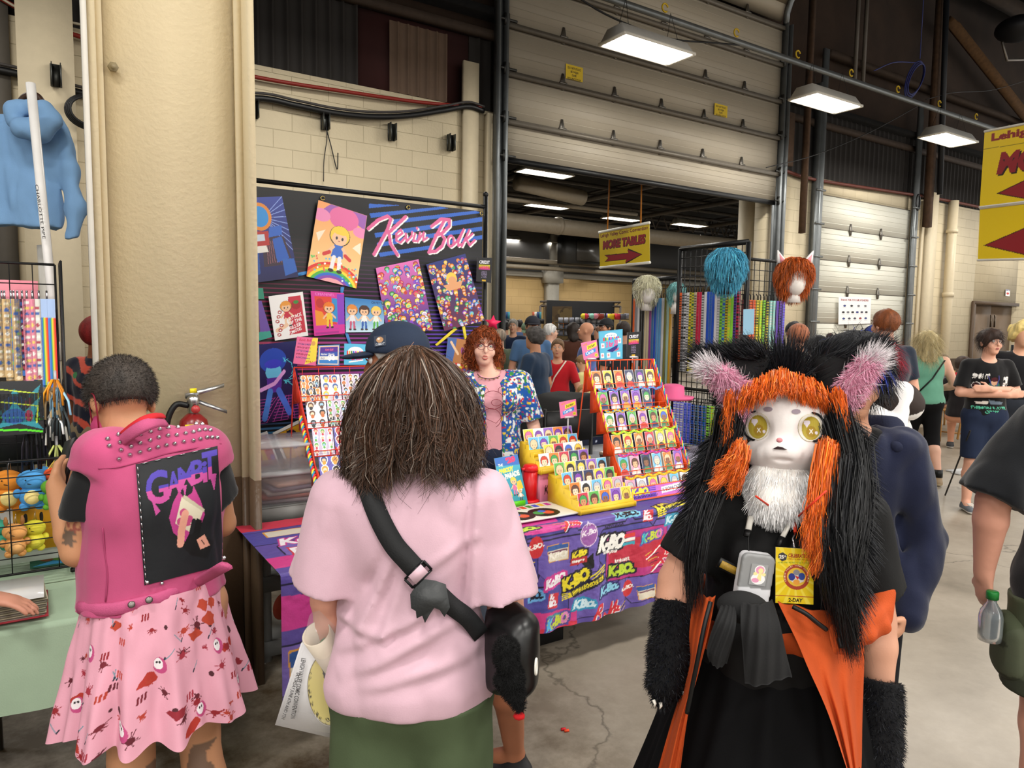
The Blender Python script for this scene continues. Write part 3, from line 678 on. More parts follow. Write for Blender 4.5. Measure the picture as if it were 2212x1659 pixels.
P=PV(243,149,vR+0.12);q=MB();q.tube([P,P-N*0.045],0.011,8);q.tube([P-N*0.02,P-N*0.035],0.02,6)
q.build('bolt',mat('8a7d60',0.5),label='painted bolt sticking out of the cream column',cat='bolt')
VCOL=vR+0.125
# the artist's booth
def SVZ(px,py,v):q=sv(PV(px,py,v));return np.array([q[0],q[2]])
def quad_sheet(name,cv,TL,TR,BR,BL,th,m=None,**kw):
 X,Y=np.meshgrid(cv.x/cv.w,cv.y/cv.h);TL,TR,BR,BL=(np.asarray(p,float)for p in(TL,TR,BR,BL))
 X=X[...,None];Y=Y[...,None];V=(1-X)*(1-Y)*BL+X*(1-Y)*BR+X*Y*TR+(1-X)*Y*TL;V=V.reshape(-1,3)
 nx,ny=cv.nx,cv.ny;i=np.arange(nx*ny).reshape(ny,nx);F=np.stack([i[:-1,:-1],i[:-1,1:],i[1:,1:],i[1:,:-1]],-1).reshape(-1,4)
 nrm=norm(np.cross(BR-BL,TL-BL));k=len(V);cor=[0,nx-1,nx*ny-1,(ny-1)*nx]
 V=np.concatenate([V,V[cor]-nrm*th]);C=np.concatenate([cv.cols(),np.ones((4,3))*0.88])
 F=np.concatenate([F,[[k+3,k+2,k+1,k],[0,k,k+1,nx-1],[nx-1,k+1,k+2,nx*ny-1],[nx*ny-1,k+2,k+3,(ny-1)*nx],[(ny-1)*nx,k+3,k,0]]])
 return mk(name,V,F,m or PAINTV(),col=C,**kw)
TL_,TD_,TH_=2.44,0.735,0.735
tb=thing('folding_table','folding table under the purple logo tablecloth','table',W(1.2,0.4,0))
q=MB();q.box(W(TL_/2,TD_/2,TH_-0.02),(TL_,TD_,0.035),AXU);q.build('tabletop',mat('8c8a84',0.5),tb)
for s in(0.3,2.12):
 for v in(0.12,0.64):q=MB();q.tube([W(s,v,TH_-0.04),W(s,v,0.0)],0.0145,10);q.build('leg',metal('8d8d8b',0.35),tb)
CW,DR=TL_+0.06,0.50;cv=Canvas(CW,DR+TD_+0.02,620,320,'5d4d9b')
def CP(cx,cy,sc_=4.366,ox=1060,oy=1040):s,z=SVZ(ox+cx/sc_,oy+cy/sc_,-0.01);return np.array([s+0.03,z-(TH_-DR)])
def cell(x0,y0,x1,y1,c,ln='1c1838'):
 cv.poly([(x0+0.03,y0),(x1,y0),(x1+0.02,y0+0.03),(x1+0.02,y1-0.04),(x1-0.02,y1),(x0,y1),(x0-0.02,y1-0.03),(x0-0.02,y0+0.05)],ln)
 cv.poly([(x0+0.033,y0+.005),(x1-.003,y0+.005),(x1+0.015,y0+0.033),(x1+0.015,y1-0.043),(x1-0.023,y1-.005),(x0+.003,y1-.005),(x0-0.015,y1-0.033),(x0-0.015,y0+0.05)],c)
rr=random.Random(5)
for i in range(7):
 for j in range(6):
  cell(0.02+0.37*i+0.18*(j%2)-0.1,0.02+0.22*j,0.36+0.37*i+0.18*(j%2)-0.1,0.225+0.22*j,rr.choice(['4f4a9a','6a57a8','5a4b9e','47408c','7562b0']))
def blk(pts,c):cv.poly([CP(*p)for p in pts],c)
def logo(t,x0,y0,x1,y1,h,c,out=None,slant=0.2,bold=0.03,g=0.004):
 a,b=CP(x0,y0),CP(x1,y1);d=b-a;L_=math.hypot(*d);rot=math.atan2(d[1],d[0]);hh=abs((CP(x0,y0-h)-a)[1])
 if out:cv.text(t,a[0],a[1],L_,hh,out,slant,rot,bold,grow=0.007+g)
 cv.text(t,a[0],a[1],L_,hh,c,slant,rot,bold,grow=g*0.4)
blk([(1075,500),(1640,390),(1655,820),(1600,850),(1090,940),(1070,900)],'16122a');blk([(1085,505),(1635,400),(1648,815),(1595,842),(1100,930),(1080,895)],'b5327e')
blk([(1100,640),(1330,530),(1600,480),(1635,520),(1635,700),(1500,790),(1105,840)],'bb2a42')
blk([(150,400),(560,350),(840,320),(830,430),(600,470),(160,540),(120,470)],'cf3f92')
blk([(280,1260),(800,1170),(800,1330),(440,1470),(260,1500)],'cf3f86');blk([(430,1390),(560,1330),(800,1290),(800,1350),(440,1470)],'d4364e')
blk([(290,1320),(425,1290),(430,1420),(290,1450)],'17142a');blk([(300,1328),(418,1302),(418,1350),(300,1375)],'d8493c');blk([(390,1360),(420,1350),(420,1410),(395,1415)],'e8e6e0')
blk([(845,770),(950,660),(950,800),(905,815)],'0e0e12')
a=CP(415,625);cv.ell(a[0],a[1],0.04,0.053,'c62f35');logo('K-BO.',345,665,485,610,45,'f4efe8',g=0.001,slant=0)
for ox,oy,k in((0,0,1.0),(850,375,0.8)):
 pts=[(515+ox,610+oy),(515+205*k+ox,610-30*k+oy),(515+205*k+ox,610+115*k+oy),(530+ox,610+145*k+oy)]
 blk([(x+(-6 if i in(0,3)else 6),y+(-6 if i<2 else 6))for i,(x,y)in enumerate(pts)],'d99a3c');blk(pts,'dcd3c0')
 blk([pts[0],pts[1],(515+205*k+ox,610+10*k+oy),(515+ox,610+50*k+oy)],'345a9c');blk([(520+ox,610+55*k+oy),(515+200*k+ox,610+20*k+oy),(515+200*k+ox,610+40*k+oy),(520+ox,610+70*k+oy)],'7a4a5c')
logo('KBO',530,735,705,700,60,'efe9dd',None,g=0.001)
def starb(x,y,r,c):
 p=CP(x,y);cv.poly([(p[0]+(r if i%2 else r*0.5)*math.cos(i*math.pi/9),p[1]+(r if i%2 else r*0.5)*math.sin(i*math.pi/9))for i in range(18)],c)
starb(820,700,0.05,'1b1630');logo('K-Bo',755,735,885,680,60,'e9d531','231a2b');logo('KEVIN BOLK',755,765,875,735,18,'f2eee6','b22b33',slant=0,g=0.001)
starb(1610,1020,0.05,'1b1630');logo('K-Bo',1548,1060,1670,1010,60,'e9d531','231a2b')
a=CP(910,500);cv.ell(a[0],a[1],0.053,0.058,'e6cfe6');cv.ell(a[0],a[1],0.049,0.054,'9c5fa8');logo('K-Bo',845,525,975,480,50,'f3e9f3',g=0.001);a=CP(905,395);cv.line([a-(0.01,0.02),a+(0.0,0.01),a+(0.01,-0.01)],0.006,'cfc4d8')
a=CP(1685,850);cv.ell(a[0],a[1],0.05,0.055,'e6cfe6');cv.ell(a[0],a[1],0.046,0.051,'8f57a0');logo('K-Bo',1630,875,1745,835,45,'f3e9f3',g=0.001)
logo('K-BO',990,660,1230,620,140,'f1efe9','1a1626',slant=0.25,bold=0.05,g=0.005)
for i,c in enumerate(('d8403a','f1efe9','3aa3b8')):blk([(1250-8*i,500+38*i),(1350,480+38*i),(1350,510+38*i),(1242-8*i,532+38*i)],c)
logo('KEVIN BOLK',1045,680,1178,662,24,'f1efe9',slant=0.2,g=0.001);logo('KEVIN BOLK',1058,440,1240,408,32,'221d3a',None,slant=0.2,g=0.001)
logo('KEVIN BOLK',1160,760,1305,735,28,'f1efe9',None,slant=0,g=0.001);logo('K-BO.',1105,890,1340,845,95,'b9d43c','17142a',slant=0,bold=0.05)
logo('K-BO',1405,580,1585,520,80,'c8d43f','5b4a9a',g=0.002);logo('K',1405,580,1445,570,80,'3fb8c8');logo('O',1545,530,1585,520,80,'d977b8')
for k in range(6):a,b=CP(1440+14*k,690+26*k),CP(1530+60*k/2,640+22*k);cv.line([a,b],0.004,('d9b23a','2a1a3a')[k%2])
def stroke(P,w,c,off=(0,0)):cv.line([CP(x,y)+np.array(off)for x,y in P],w,c)
for c,o_,w in(('f4f0ee',(0.004,-0.004),0.018),('c9283a',(0,0),0.015)):
 stroke([(1445,710),(1500,670),(1560,590),(1610,545),(1640,550),(1590,700),(1500,830)],w,c,o_);stroke([(1640,700),(1560,690),(1600,760)],w,c,o_)
for c,o_,w in(('f4f0ee',(0.003,-0.003),0.012),('d0303c',(0,0),0.01)):
 stroke([(1625,660),(1650,640),(1630,620),(1625,670),(1655,665),(1670,620),(1680,655),(1700,600),(1705,640),(1725,580),(1735,625),(1760,590)],w,c,o_)
 stroke([(930,1300),(960,1230),(1000,1150),(1040,1140),(1030,1190),(975,1215),(1015,1235),(1000,1280),(935,1290)],w*1.4,c,o_)
 stroke([(1050,1260),(1070,1225),(1090,1250),(1060,1270),(1110,1240),(1140,1120),(1120,1240),(1180,1105),(1150,1225),(1170,1160),(1200,1160),(1165,1205),(1200,1190)],w,c,o_)
 stroke([(250,850),(270,800),(290,860),(320,790),(310,850)],w*1.3,c,o_)
for k in range(5):cv.line([CP(1205+6*k,1180+15*k),CP(1265,1115+22*k)],0.003,('d9b23a','17142a')[k%2]);cv.line([CP(320-5*k,800+28*k),CP(405,760+28*k)],0.005,('d9b23a','17142a')[k%2])
logo('KoBO.',495,1005,705,915,80,'f1ecf2','c9388c');logo('K-BO',680,1035,915,900,115,'e7d530','17142a',slant=0.1,bold=0.05)
for k in range(4):blk([(920+12*k,880+24*k),(1060,770+24*k),(1060,785+24*k),(915+12*k,897+24*k)],'e7d530');blk([(665,1050+20*k),(760,1035+18*k-10*k),(755,1045+10*k),(665,1060+20*k)],'e7d530')
logo('WWW.KEVINBOLK.COM',760,1065,1050,905,42,'e7d530','17142a',slant=0,g=0.001)
blk([(520,1045),(635,1040),(620,1180),(505,1185)],'c92f3c');logo('K-',530,1100,580,1095,45,'f1ecf2',slant=0);logo('BO.',520,1165,605,1155,50,'f1ecf2',slant=0)
blk([(1425,265),(1520,260),(1512,370),(1418,380)],'c92f3c');logo('K-',1435,310,1480,305,38,'f1ecf2',slant=0);logo('BO.',1425,365,1505,355,42,'f1ecf2',slant=0)
logo('KBo.',760,1190,955,1150,75,'cfe7ef','2c8fb8',slant=0.3);logo('K-BO.',1180,340,1380,310,70,'17142a','7ec8e6',slant=0);logo('K-Bo.',1630,400,1795,360,60,'bfe0ea','2f8fae')
logo('K-BO',1560,300,1700,220,100,'e7d530','17142a',slant=0.1)
for k in range(3):blk([(1700,180+26*k),(1870,120+30*k),(1870,135+30*k),(1700,200+26*k)],'e7d530');blk([(1555,290+18*k),(1640,250+22*k),(1640,262+22*k),(1555,300+20*k)],'e7d530')
logo('WWW.KEVINBOLK.COM',1640,260,1880,140,34,'e7d530','17142a',slant=0,g=0.001)
logo('BO.',370,1120,465,1090,70,'17142a','6aa9dd',slant=0);a=CP(1285,1000);cv.ell(a[0],a[1],0.034,0.043,'c62f35');logo('K-BO.',1228,1030,1340,985,35,'f4efe8',g=0.001,slant=0)
logo('K-Bo.',1015,1070,1190,990,75,'8fd0ea','2a2a6a');logo('K-BO',495,1390,715,1310,100,'c8d43f','5b4a9a');logo('K',495,1390,545,1375,100,'58b8e8');logo('O',655,1330,715,1310,100,'e48ac0');logo('KEVIN BOLK',500,1275,650,1240,22,'3a9a9a',g=0.001,slant=0.3)
logo('K-BO.',180,500,470,420,80,'b9d43c','17142a',slant=-0.15,bold=0.05);logo('B-D',165,640,300,600,70,'9fc6dc','2a2a5a')
for k in range(6):blk([(600+14*k,380+14*k),(740+8*k,345+16*k),(740+8*k,350+16*k),(600+14*k,386+14*k)],('d9b23a','2a1228')[k%2])
for P_ in([(740,330),(690,460)],[(750,380),(830,390)]):stroke(P_,0.02,'f4f0ee',(0.004,0));stroke(P_,0.015,'d63a3a')
def tlogo(t,s,y,w,h,c,out,rot=0.0,slant=0.2):cv.text(t,s,y,w,h,out,slant,rot,0.03,grow=0.008);cv.text(t,s,y,w,h,c,slant,rot,0.03,grow=0.001)
cv.poly([(0.0,1.13),(0.6,1.13),(0.62,1.2),(0.5,1.28),(0,1.28)],'c9384e');cv.poly([(0.0,0.58),(0.42,0.58),(0.45,0.7),(0,0.72)],'d23a8a');cv.poly([(0.1,0.52),(0.42,0.52),(0.42,0.66),(0.12,0.66)],'d9364a')
for k in range(6):cv.line([(0.16+0.012*k,0.50-0.022*k),(0.38+0.006*k,0.60-0.022*k)],0.006,('e0b040','3a1420')[k%2])
for P_ in([(0.14,0.5),(0.36,0.63)],[(0.36,0.62),(0.33,0.36)]):cv.line(P_,0.03,'f4f0ee');cv.line(P_,0.022,'d63a3a')
cv.poly([(0.0,0.28),(0.22,0.28),(0.22,0.4),(0.0,0.42)],'cf3f92');cv.poly([(0.03,0.05),(0.19,0.03),(0.2,0.22),(0.02,0.2)],'d99a3c');cv.poly([(0.035,0.055),(0.185,0.038),(0.193,0.212),(0.026,0.192)],'dcd3c0');cv.poly([(0.03,0.13),(0.19,0.13),(0.193,0.212),(0.026,0.192)],'345a9c')
tlogo('KoBO',0.1,0.86,0.3,0.1,'f1ecf2','c9388c');tlogo('K-BO',0.45,0.75,0.4,0.16,'e7d530','17142a',0.2);tlogo('BO.',0.12,0.72,0.16,0.09,'f1ecf2','c92f3c',slant=0)
cv.poly([(0.08,1.0),(0.3,1.0),(0.3,1.09),(0.08,1.09)],'d99a3c');cv.poly([(0.085,1.005),(0.295,1.005),(0.295,1.085),(0.085,1.085)],'d8d0c0');tlogo('K-Bo',0.4,1.0,0.2,0.09,'e9d531','231a2b')
tlogo('K-BO',1.0,0.7,0.35,0.12,'e7a530','17142a',0.15);tlogo('K-BO.',1.1,0.95,0.3,0.12,'f1ecf2','cf3f92')
for k in range(2):
 cv.poly([(0.85,0.56),(1.35,0.56),(1.4,0.66),(0.85,0.7)],'cf3f92')
def clothfn(X,Y):
 s=X-0.03;dz=DR;fall=np.minimum(Y,dz);onTop=np.maximum(Y-dz,0);R=0.012
 z=(TH_+0.004)-(dz-fall);v=-0.018-0.0*fall+onTop
 wav=(0.010*np.sin(s*17+1.5*np.sin(s*5))+0.007*np.sin(s*41+2))*np.clip((dz-Y)/dz,0,1)**0.7
 wr=0.0035*vnoise(s*14,Y*16,0*s+1.5)+0.0016*vnoise(s*40,Y*50,0*s+3)
 v=v-wav-np.abs(wr)*(Y<dz)-0.004;z=z+np.where(Y>dz,0.0015+np.abs(wr)*0.6,0)
 e=np.clip(1-np.abs(Y-dz)/0.02,0,1);z=z-0.004*e;v=v+0.003*e
 z=np.where(Y<dz,z+0.012*np.sin(s*3.1)*np.clip(1-Y/dz,0,1),z)
 return A+s[...,None]*U+v[...,None]*N+z[...,None]*Z
V_,F_,C_=sheet(cv,A,U,N,th=0,fn=clothfn)
keep=np.ones(len(F_),bool)
mk('tablecloth',V_,F_,vmat(0.42,0.02,bump=0.25,bscale=120,spec=0.5),smooth=True,col=C_,label='purple tablecloth printed all over with K-BO logos on the booth table',cat='tablecloth')
q=MB();q.box(W(1.1,0.5,0.13),(0.9,0.45,0.26),AXU);q.build('storage_crate',m_black,label='low black crate on the floor under the purple tablecloth',cat='crate')
# backdrop banner
VB=1.65;bs0,bs1,bz0,bz1=0.12,SVZ(1044,455,VB)[0],0.45,2.47
cv=Canvas(bs1-bs0,bz1-bz0,420,620,'08080c');cv_main=cv
for k in range(75):
 y=(bz1-bz0)*(0.005+k/75);f=1-y/(bz1-bz0);w=0.0035+0.009*min(1,f*1.6)
 def cc(X,Y,f=f):
  t=np.clip((X/(bs1-bs0)-0.05)/0.8,0,1)[...,None]
  red=np.array([0.78,0.17,0.36]);pur=np.array([0.35,0.25,0.72]);blu=np.array([0.08,0.5,0.65]);c=red*(1-t)+pur*t
  g=np.clip((f-0.55)/0.2,0,1);c=c*(1-g)+blu*g;return c*np.clip(f*3.4-0.35,0.09,1.0)
 cv.rect(0,y-w/2,bs1-bs0,y+w/2,cc)
def BP(cx,cy,sc_=4.096,ox=540,oy=400):return SVZ(ox+cx/sc_,oy+cy/sc_,VB)-(bs0,bz0)
for P_ in([(1050,165),(1330,178),(1050,205)],[(1055,250),(1700,190),(1750,205),(1070,290)],[(1250,305),(2000,225),(2055,245),(1260,345)],[(1100,425),(2060,280),(2060,320),(1110,465)],[(1230,480),(2060,365),(2060,400),(1240,520)],[(1120,510),(1300,485),(1300,520),(1130,550)],[(1700,495),(2065,440),(2065,475),(1750,525)],[(1135,600),(1620,530),(1640,560),(1150,635)]):
 cv.poly([BP(*p)for p in P_],'2f62c0')
el=lambda cx,cy,rx,ry:[(cx+rx*math.cos(t),cy+ry*math.sin(t))for t in np.linspace(0,6.4,14)]
SK=[([(1045,385),(1130,310),(1215,275),(1245,300),(1210,400),(1095,612)],30),([(1375,280),(1225,420),(1240,520),(1300,620)],30),([(1288,470),(1345,425),(1330,395),(1290,430),(1290,490),(1325,510),(1370,460)],20),([(1372,430),(1380,500),(1425,450),(1430,415)],20),([(1455,430),(1437,495),(1462,495)],20),([(1474,380),(1476,385)],24),([(1478,500),(1500,420),(1492,480),(1535,420),(1528,490),(1565,465)],20),([(1605,365),(1690,300),(1765,305),(1765,360),(1700,425),(1640,445)],30),([(1690,430),(1725,475),(1700,540),(1640,585),(1580,590)],30),([(1720,310),(1620,500),(1578,595)],30),(el(1780,495,28,48),22),([(1800,530),(1835,500),(1895,390),(1850,500),(1850,535),(1880,520)],22),([(1880,540),(1945,395)],22),([(1895,500),(1975,430)],22),([(1920,480),(1950,530),(1995,485)],22)]
bw=1/4.096*4.5/1550
for c,dx,dy in(('f6f3f0',10,9),('d86497',0,0)):
 for P_,w in SK:cv.line([BP(x+dx,y+dy)for x,y in P_],w*bw*1.02,c)
def bfn(X,Y):
 s=bs0+X;v=VB+0.008*np.sin(s*4.3)+0.004*vnoise(s*3,Y*4,0*s)*2;return A+s[...,None]*U+v[...,None]*N+(bz0+Y)[...,None]*Z
V_,F_,C_=sheet(cv,A,U,Z,th=0,fn=bfn)
bn=thing('backdrop_banner','tall black striped backdrop banner with pink script name','banner',W(0.6,VB,0))
mk('banner_sheet',V_,F_,vmat(0.4,0.01,spec=0.4),bn,smooth=True,col=C_)
q=MB();q.tube([W(bs0-0.1,VB+0.02,bz1+0.035),W(bs1+0.02,VB+0.02,bz1+0.035)],0.014,10);q.build('top_rod',m_black,bn)
for s in(bs1+0.03,bs0-0.1):q=MB();q.tube([W(s,VB+0.02,0.03),W(s,VB+0.02,bz1+0.12)],0.016,10);q.box(W(s,VB+0.02,0.03),(0.5,0.06,0.02),AXU);q.ball(W(s,VB+0.02,bz1+0.12),0.02);q.build('pole',m_black,bn)
for px,py in((697,428),(882,448),(1040,461)):
 P=PV(px,py,VB-0.01);q=MB();q.tube([P+U*0.012*math.cos(t)+Z*0.012*math.sin(t)for t in np.linspace(0,6.2,12)],0.0035,5);q.build('grommet',metal('b09a5a'),bn)
# posters pinned to the banner; plain generic artwork in the posters' colours
def grad(c,a,b,vert=True):
 A_,B_=rgb(a),rgb(b);t=np.linspace(0,1,c.ny)[:,None,None];c.im[:]=B_*(1-t)+A_*t;return c
def doll(c,x,y,h,hair,top,bottom,skin='f0c29c',out='3a2a2a'):
 r=0.17*h
 c.ell(x,y+0.74*h,r*1.28,r*1.2,out);c.ell(x,y+0.75*h,r*1.2,r*1.12,hair);c.ell(x,y+0.69*h,r*0.92,r*0.85,skin)
 c.ell(x,y+0.84*h,r*1.0,r*0.45,hair);c.poly([(x-.13*h,y+.3*h),(x+.13*h,y+.3*h),(x+.09*h,y+.55*h),(x-.09*h,y+.55*h)],top)
 for d in(-1,1):
  c.line([(x+d*.1*h,y+.5*h),(x+d*.22*h,y+.36*h)],.06*h,skin);c.line([(x+d*.06*h,y+.3*h),(x+d*.08*h,y+.05*h)],.08*h,bottom);c.ell(x+d*.09*h,y+.03*h,.06*h,.035*h,out)
  c.ell(x+d*.36*r,y+.69*h,r*.13,r*.2,'2b2b3b')
 c.ell(x,y+.635*h,r*.14,r*.05,'b0524e')
def crowd(c,n,pal,hs,seed):
 r=random.Random(seed)
 for i in range(n):
  y=c.h*(1-i/n)*0.97-0.02;x=r.uniform(0,c.w);s=hs*r.uniform(0.7,1.2);a=r.choice(pal);b=r.choice(pal)
  c.ell(x,y,s*.55,s*.5,'241c30');c.ell(x,y,s*.48,s*.43,a);c.ell(x,y-.08*s,s*.3,s*.26,r.choice(['f0c49c','c98a62','d7b8e0','9ad0a0','f3d9b8']));c.ell(x+r.uniform(-.4,.4)*s,y-.5*s,s*.3,s*.34,b)
  c.line([(x-.3*s,y-.4*s),(x+.4*s*r.uniform(-1,1),y-.8*s)],.12*s,r.choice(pal))
VP=VB-0.03
def P4(*p):return[PV(x,y,VP)for x,y in p]
def poster(label,cvs,c4,cat='poster',th=0.003,name='art_print',g='art prints on the black backdrop banner',v=None):
 q4=P4(*c4)if v is None else[PV(x,y,v)for x,y in c4]
 return quad_sheet(name,cvs,*q4,th,vmat(0.3,0.0,spec=0.5),label=label,cat=cat,group=g)
c=Canvas(1,1.45,120,190,'1c2f80');grad(c,'2b3f9c','1a1a50')
for k in range(9):c.line([(0.45,1.1),(1.0,1.45-0.12*k)],0.012,'8fa8e8')
c.ell(.38,1.12,.27,.24,'e08a2a');c.ell(.38,1.12,.2,.18,'2f8fd8');c.poly([(.3,.25),(.95,.25),(.85,.75),(.35,.78)],'3a2838')
for k in range(9):c.line([(.4+.05*k,.3),(.45+.04*k,.68)],.008,'b8707a')
c.poly([(.1,.62),(.5,.62),(.52,.86),(.1,.88)],'b5302c');c.poly([(.18,.7),(.42,.7),(.42,.82),(.18,.82)],'c9d6e4');c.poly([(.5,.75),(.82,.78),(.85,.95),(.55,.92)],'2f62c0');c.poly([(.6,.3),(.88,.36),(.8,.75),(.58,.72)],'2a5cb8');c.poly([(.72,.05),(1,.1),(.98,.34),(.72,.36)],'2f62b8');c.poly([(0,.1),(.2,.14),(.24,.6),(0,.64)],'2450a0');c.poly([(.2,.5),(.45,.5),(.42,.62),(.22,.62)],'e8e4dc')
poster('blue and red machine art print at the left end of the backdrop',c,[(520,428),(609,424),(645,598),(545,612)])
c=Canvas(1,1.45,130,200,'f3b46a');grad(c,'f0a060','f9dc9a');c.poly([(0,1.2),(.25,1.45),(1,1.45),(1,1.15),(.5,1.35)],'9a5cb0');c.ell(.55,1.25,.3,.22,'e06aa0');c.ell(.1,1.2,.18,.12,'e88ab8');c.ell(.92,1.08,.16,.1,'e88ab8')
for P_ in([(.05,.85),(.22,.95),(.12,.7)],[(.95,.9),(.8,.75),(.98,.66)]):c.poly(P_,'f9e6cc')
for k,cl in enumerate(('e23a36','f08a2c','f5de3c','52b84a','3a6fd0','8a4ab0','f2a8b0')):c.ell(.5,-.12,.62-.055*k,.5-.05*k,cl)
doll(c,.52,.2,.95,'f3cc44','3b6cc8','eeeef2');c.line([(.36,.56),(.26,.5)],.07,'d23a3a');c.line([(.68,.56),(.78,.5)],.07,'d23a3a')
for k in range(40):c.ell(rr.uniform(0.02,.98),rr.uniform(.05,.5),.018,.018,rr.choice(['ffffff','e86a5a','6ac86a','6ab8e8']))
poster('pastel rainbow art print with a yellow haired doll, tilted on the backdrop',c,[(688,432),(793,466),(770,623),(662,597)])
c=Canvas(1,1.3,80,104,'f4f1f0');c.poly([(.45,.1),(.95,.12),(.92,1.2),(.55,1.2)],'c82c40');c.ell(.75,.95,.14,.13,'a81c28');c.ell(.76,1.03,.08,.05,'3a8a3a');doll(c,.45,.35,.8,'e89a3a','c82c40','f0c8a8');c.line([(.4,.4),(.12,.28)],.12,'f0c8a8')
for k in range(6):c.ell(.15+.05*(k%3),.15+.13*k,.06,.05,'b03030');c.ell(.15+.05*(k%3),.15+.13*k,.03,.02,'ffffff')
for k,t in enumerate(('ATTACK','OF THE','KILLER','TOMATOES')):c.text(t,.5-.02*k,.52-.14*k,.4,.1,'ffffff',0.1,0.25)
poster('white and red comic art print with a reclining figure and slanted lettering',c,[(580,640),(654,630),(666,725),(594,736)])
c=Canvas(1,1.3,80,104,'d8339a');c.poly([(.08,.35),(.75,.3),(.6,1.15),(.1,1.15)],'e0402c');c.poly([(.55,.4),(.92,.35),(.88,1.1),(.62,1.12)],'2f8fd0');c.poly([(.08,.3),(.5,.3),(.3,.7),(.08,.75)],'f0962a');c.rect(.78,.3,1,1.25,'8a3ac0')
c.ell(.25,.95,.12,.14,'c02a2a');doll(c,.52,.2,.85,'ea7a1c','f0c83a','f0c83a');c.rect(0.05,.03,.8,.1,'b02a8a');c.rect(.05,.14,.8,.2,'c83aa0');c.text('CHANNEL',.12,1.18,.6,.08,'e87ac8')
poster('magenta and orange art print with a red haired figure in yellow',c,[(671,628),(743,633),(745,720),(679,726)])
c=Canvas(1.25,1,90,72,'3f86c4');grad(c,'2f78bc','c8e4f0');c.text('CHIPETTES',.82,.88,.4,.07,'14305a')
for x,h_,t_,b_ in((.22,'e08a3a','e8e8ee','c85a7a'),(.6,'4a2c22','f0efe8','2f5cae'),(.98,'f0cc5a','e8f0e8','5ab04a')):doll(c,x,.06,.8,h_,t_,b_)
poster('blue landscape art print of three small cartoon girls',c,[(745,642),(831,650),(829,717),(747,718)])
c=Canvas(1,1.55,150,230,'d85aa8');grad(c,'e070b8','4a2a80');crowd(c,130,['e23a6a','f0a83a','f5e05a','8a4ac8','5a6ad8','3a9a4a','e84a2a','f4f0f0','c83a3a','7ac8e8'],.11,3)
poster('crowded pink and purple art print above the navy cap',c,[(812,579),(904,560),(936,712),(838,731)])
c=Canvas(1,1.55,150,230,'2a3a90');grad(c,'1c2a78','6a2a4a');crowd(c,150,['c83a2a','e8862a','f0c84a','8a3ab8','3a5ac8','3aa05a','b02a3a','6ab8e0','d8d0e8','d06a2a'],.1,9);c.ell(.5,1.1,.13,.14,'f0c84a');c.ell(.5,1.05,.1,.1,'e0a070');c.poly([(.35,.85),(.65,.85),(.75,1.0),(.25,1.0)],'e0a070')
poster('crowded dark blue and red art print nearest the banner corner pole',c,[(921,571),(1005,548),(1047,692),(960,715)])
c=Canvas(1,1.6,100,160,'14102c');grad(c,'1a1a5c','2a1040')
for k in range(9):c.line([(-.2+.18*k,0),(.4+.07*k,.5)],.01,'c84aa0');c.line([(0,.06*k),(1,.06*k+.02)],.008,'b0409a')
c.ell(.38,1.25,.34,.25,'2746b0');c.ell(.38,1.02,.2,.18,'6ac0e8');c.ell(.38,1.18,.22,.09,'3a3ac0')
c.poly([(.22,.6),(.55,.6),(.6,.9),(.2,.9)],'5a2a9a');c.line([(.28,.62),(.2,.35),(.12,.1)],.14,'4a7ad0');c.line([(.5,.62),(.62,.4),(.75,.15)],.14,'4a6ad0');c.line([(.05,.68),(.4,.78),(.65,1.0)],.08,'e0a0e0')
for k in range(14):t=k*0.7;c.line([(.75+.12*math.cos(t),.6+.05*k+.1*math.sin(t)),(.8+.14*math.cos(t+1.2),.62+.05*k+.1*math.sin(t+1.2))],.014,'5ad0e8')
poster('neon blue figure art print with a purple grid, by the column',c,[(556,745),(640,736),(647,902),(562,916)])
c=Canvas(1,1.25,70,88,'f6f4ee');c.rect(.08,.28,.92,1.17,'1a1a22');c.rect(.1,.3,.9,1.15,'e0a41a');doll(c,.5,.32,.85,'1c1c30','2a5aa0','f0b088');c.poly([(.36,1.0),(.42,1.15),(.5,1.05),(.56,1.15),(.64,1.0)],'1c1c30');c.text('17',.42,.62,.14,.12,'f0f0e0');c.text('VEG',.3,.06,.5,.16,'d04a9a',0.2)
poster('yellow art print with white border and spiky haired ballplayer',c,[(589,935),(652,904),(690,1000),(626,1022)])
c=Canvas(1,1.3,50,66,'f2eef0');c.rect(.1,.3,.9,1.2,'c02848');c.ell(.4,.9,.25,.2,'e05a2a');c.poly([(.3,.35),(.6,.35),(.5,.8),(.35,.8)],'e8b82a');c.ell(.8,.5,.1,.1,'8a5ac0')
poster('red and white art print leaning by the column above the clear bins',c,[(540,945),(577,931),(611,1018),(560,1030)])
c=Canvas(1,1.2,60,72,'6a4aa0');c.ell(.3,.6,.3,.35,'e8e0ea');c.line([(.5,.3),(.7,1.0)],.12,'5a3a2a');c.poly([(0,0),(1,0),(1,.2),(0,.3)],'3a9a8a')
poster('purple art print cut off by the column, beside the white and red one',c,[(520,648),(565,650),(588,728),(540,742)])
c=Canvas(.5,1,20,40,'2a8a70');poster('small green tag print at the column edge of the backdrop',c,[(545,622),(568,622),(571,646),(548,646)])
c=Canvas(1,1.5,60,90,'b87a48');c.poly([(0,1.5),(.5,1.5),(.3,.4),(0,.3)],'4a6aa8');c.line([(.2,1.3),(.55,.85)],.12,'f0c8a0');c.ell(.6,.3,.3,.15,'d03a30');c.ell(.8,1.0,.1,.16,'9a4a8a')
for k in range(14):c.ell(rr.uniform(.1,.9),rr.uniform(.05,.4),.08,.06,rr.choice(['3a6ac8','e0c83a','c83030','f0f0f0']))
poster('brown and blue art print half behind the red haired vendor',c,[(968,728),(1006,734),(1012,812),(960,800)])
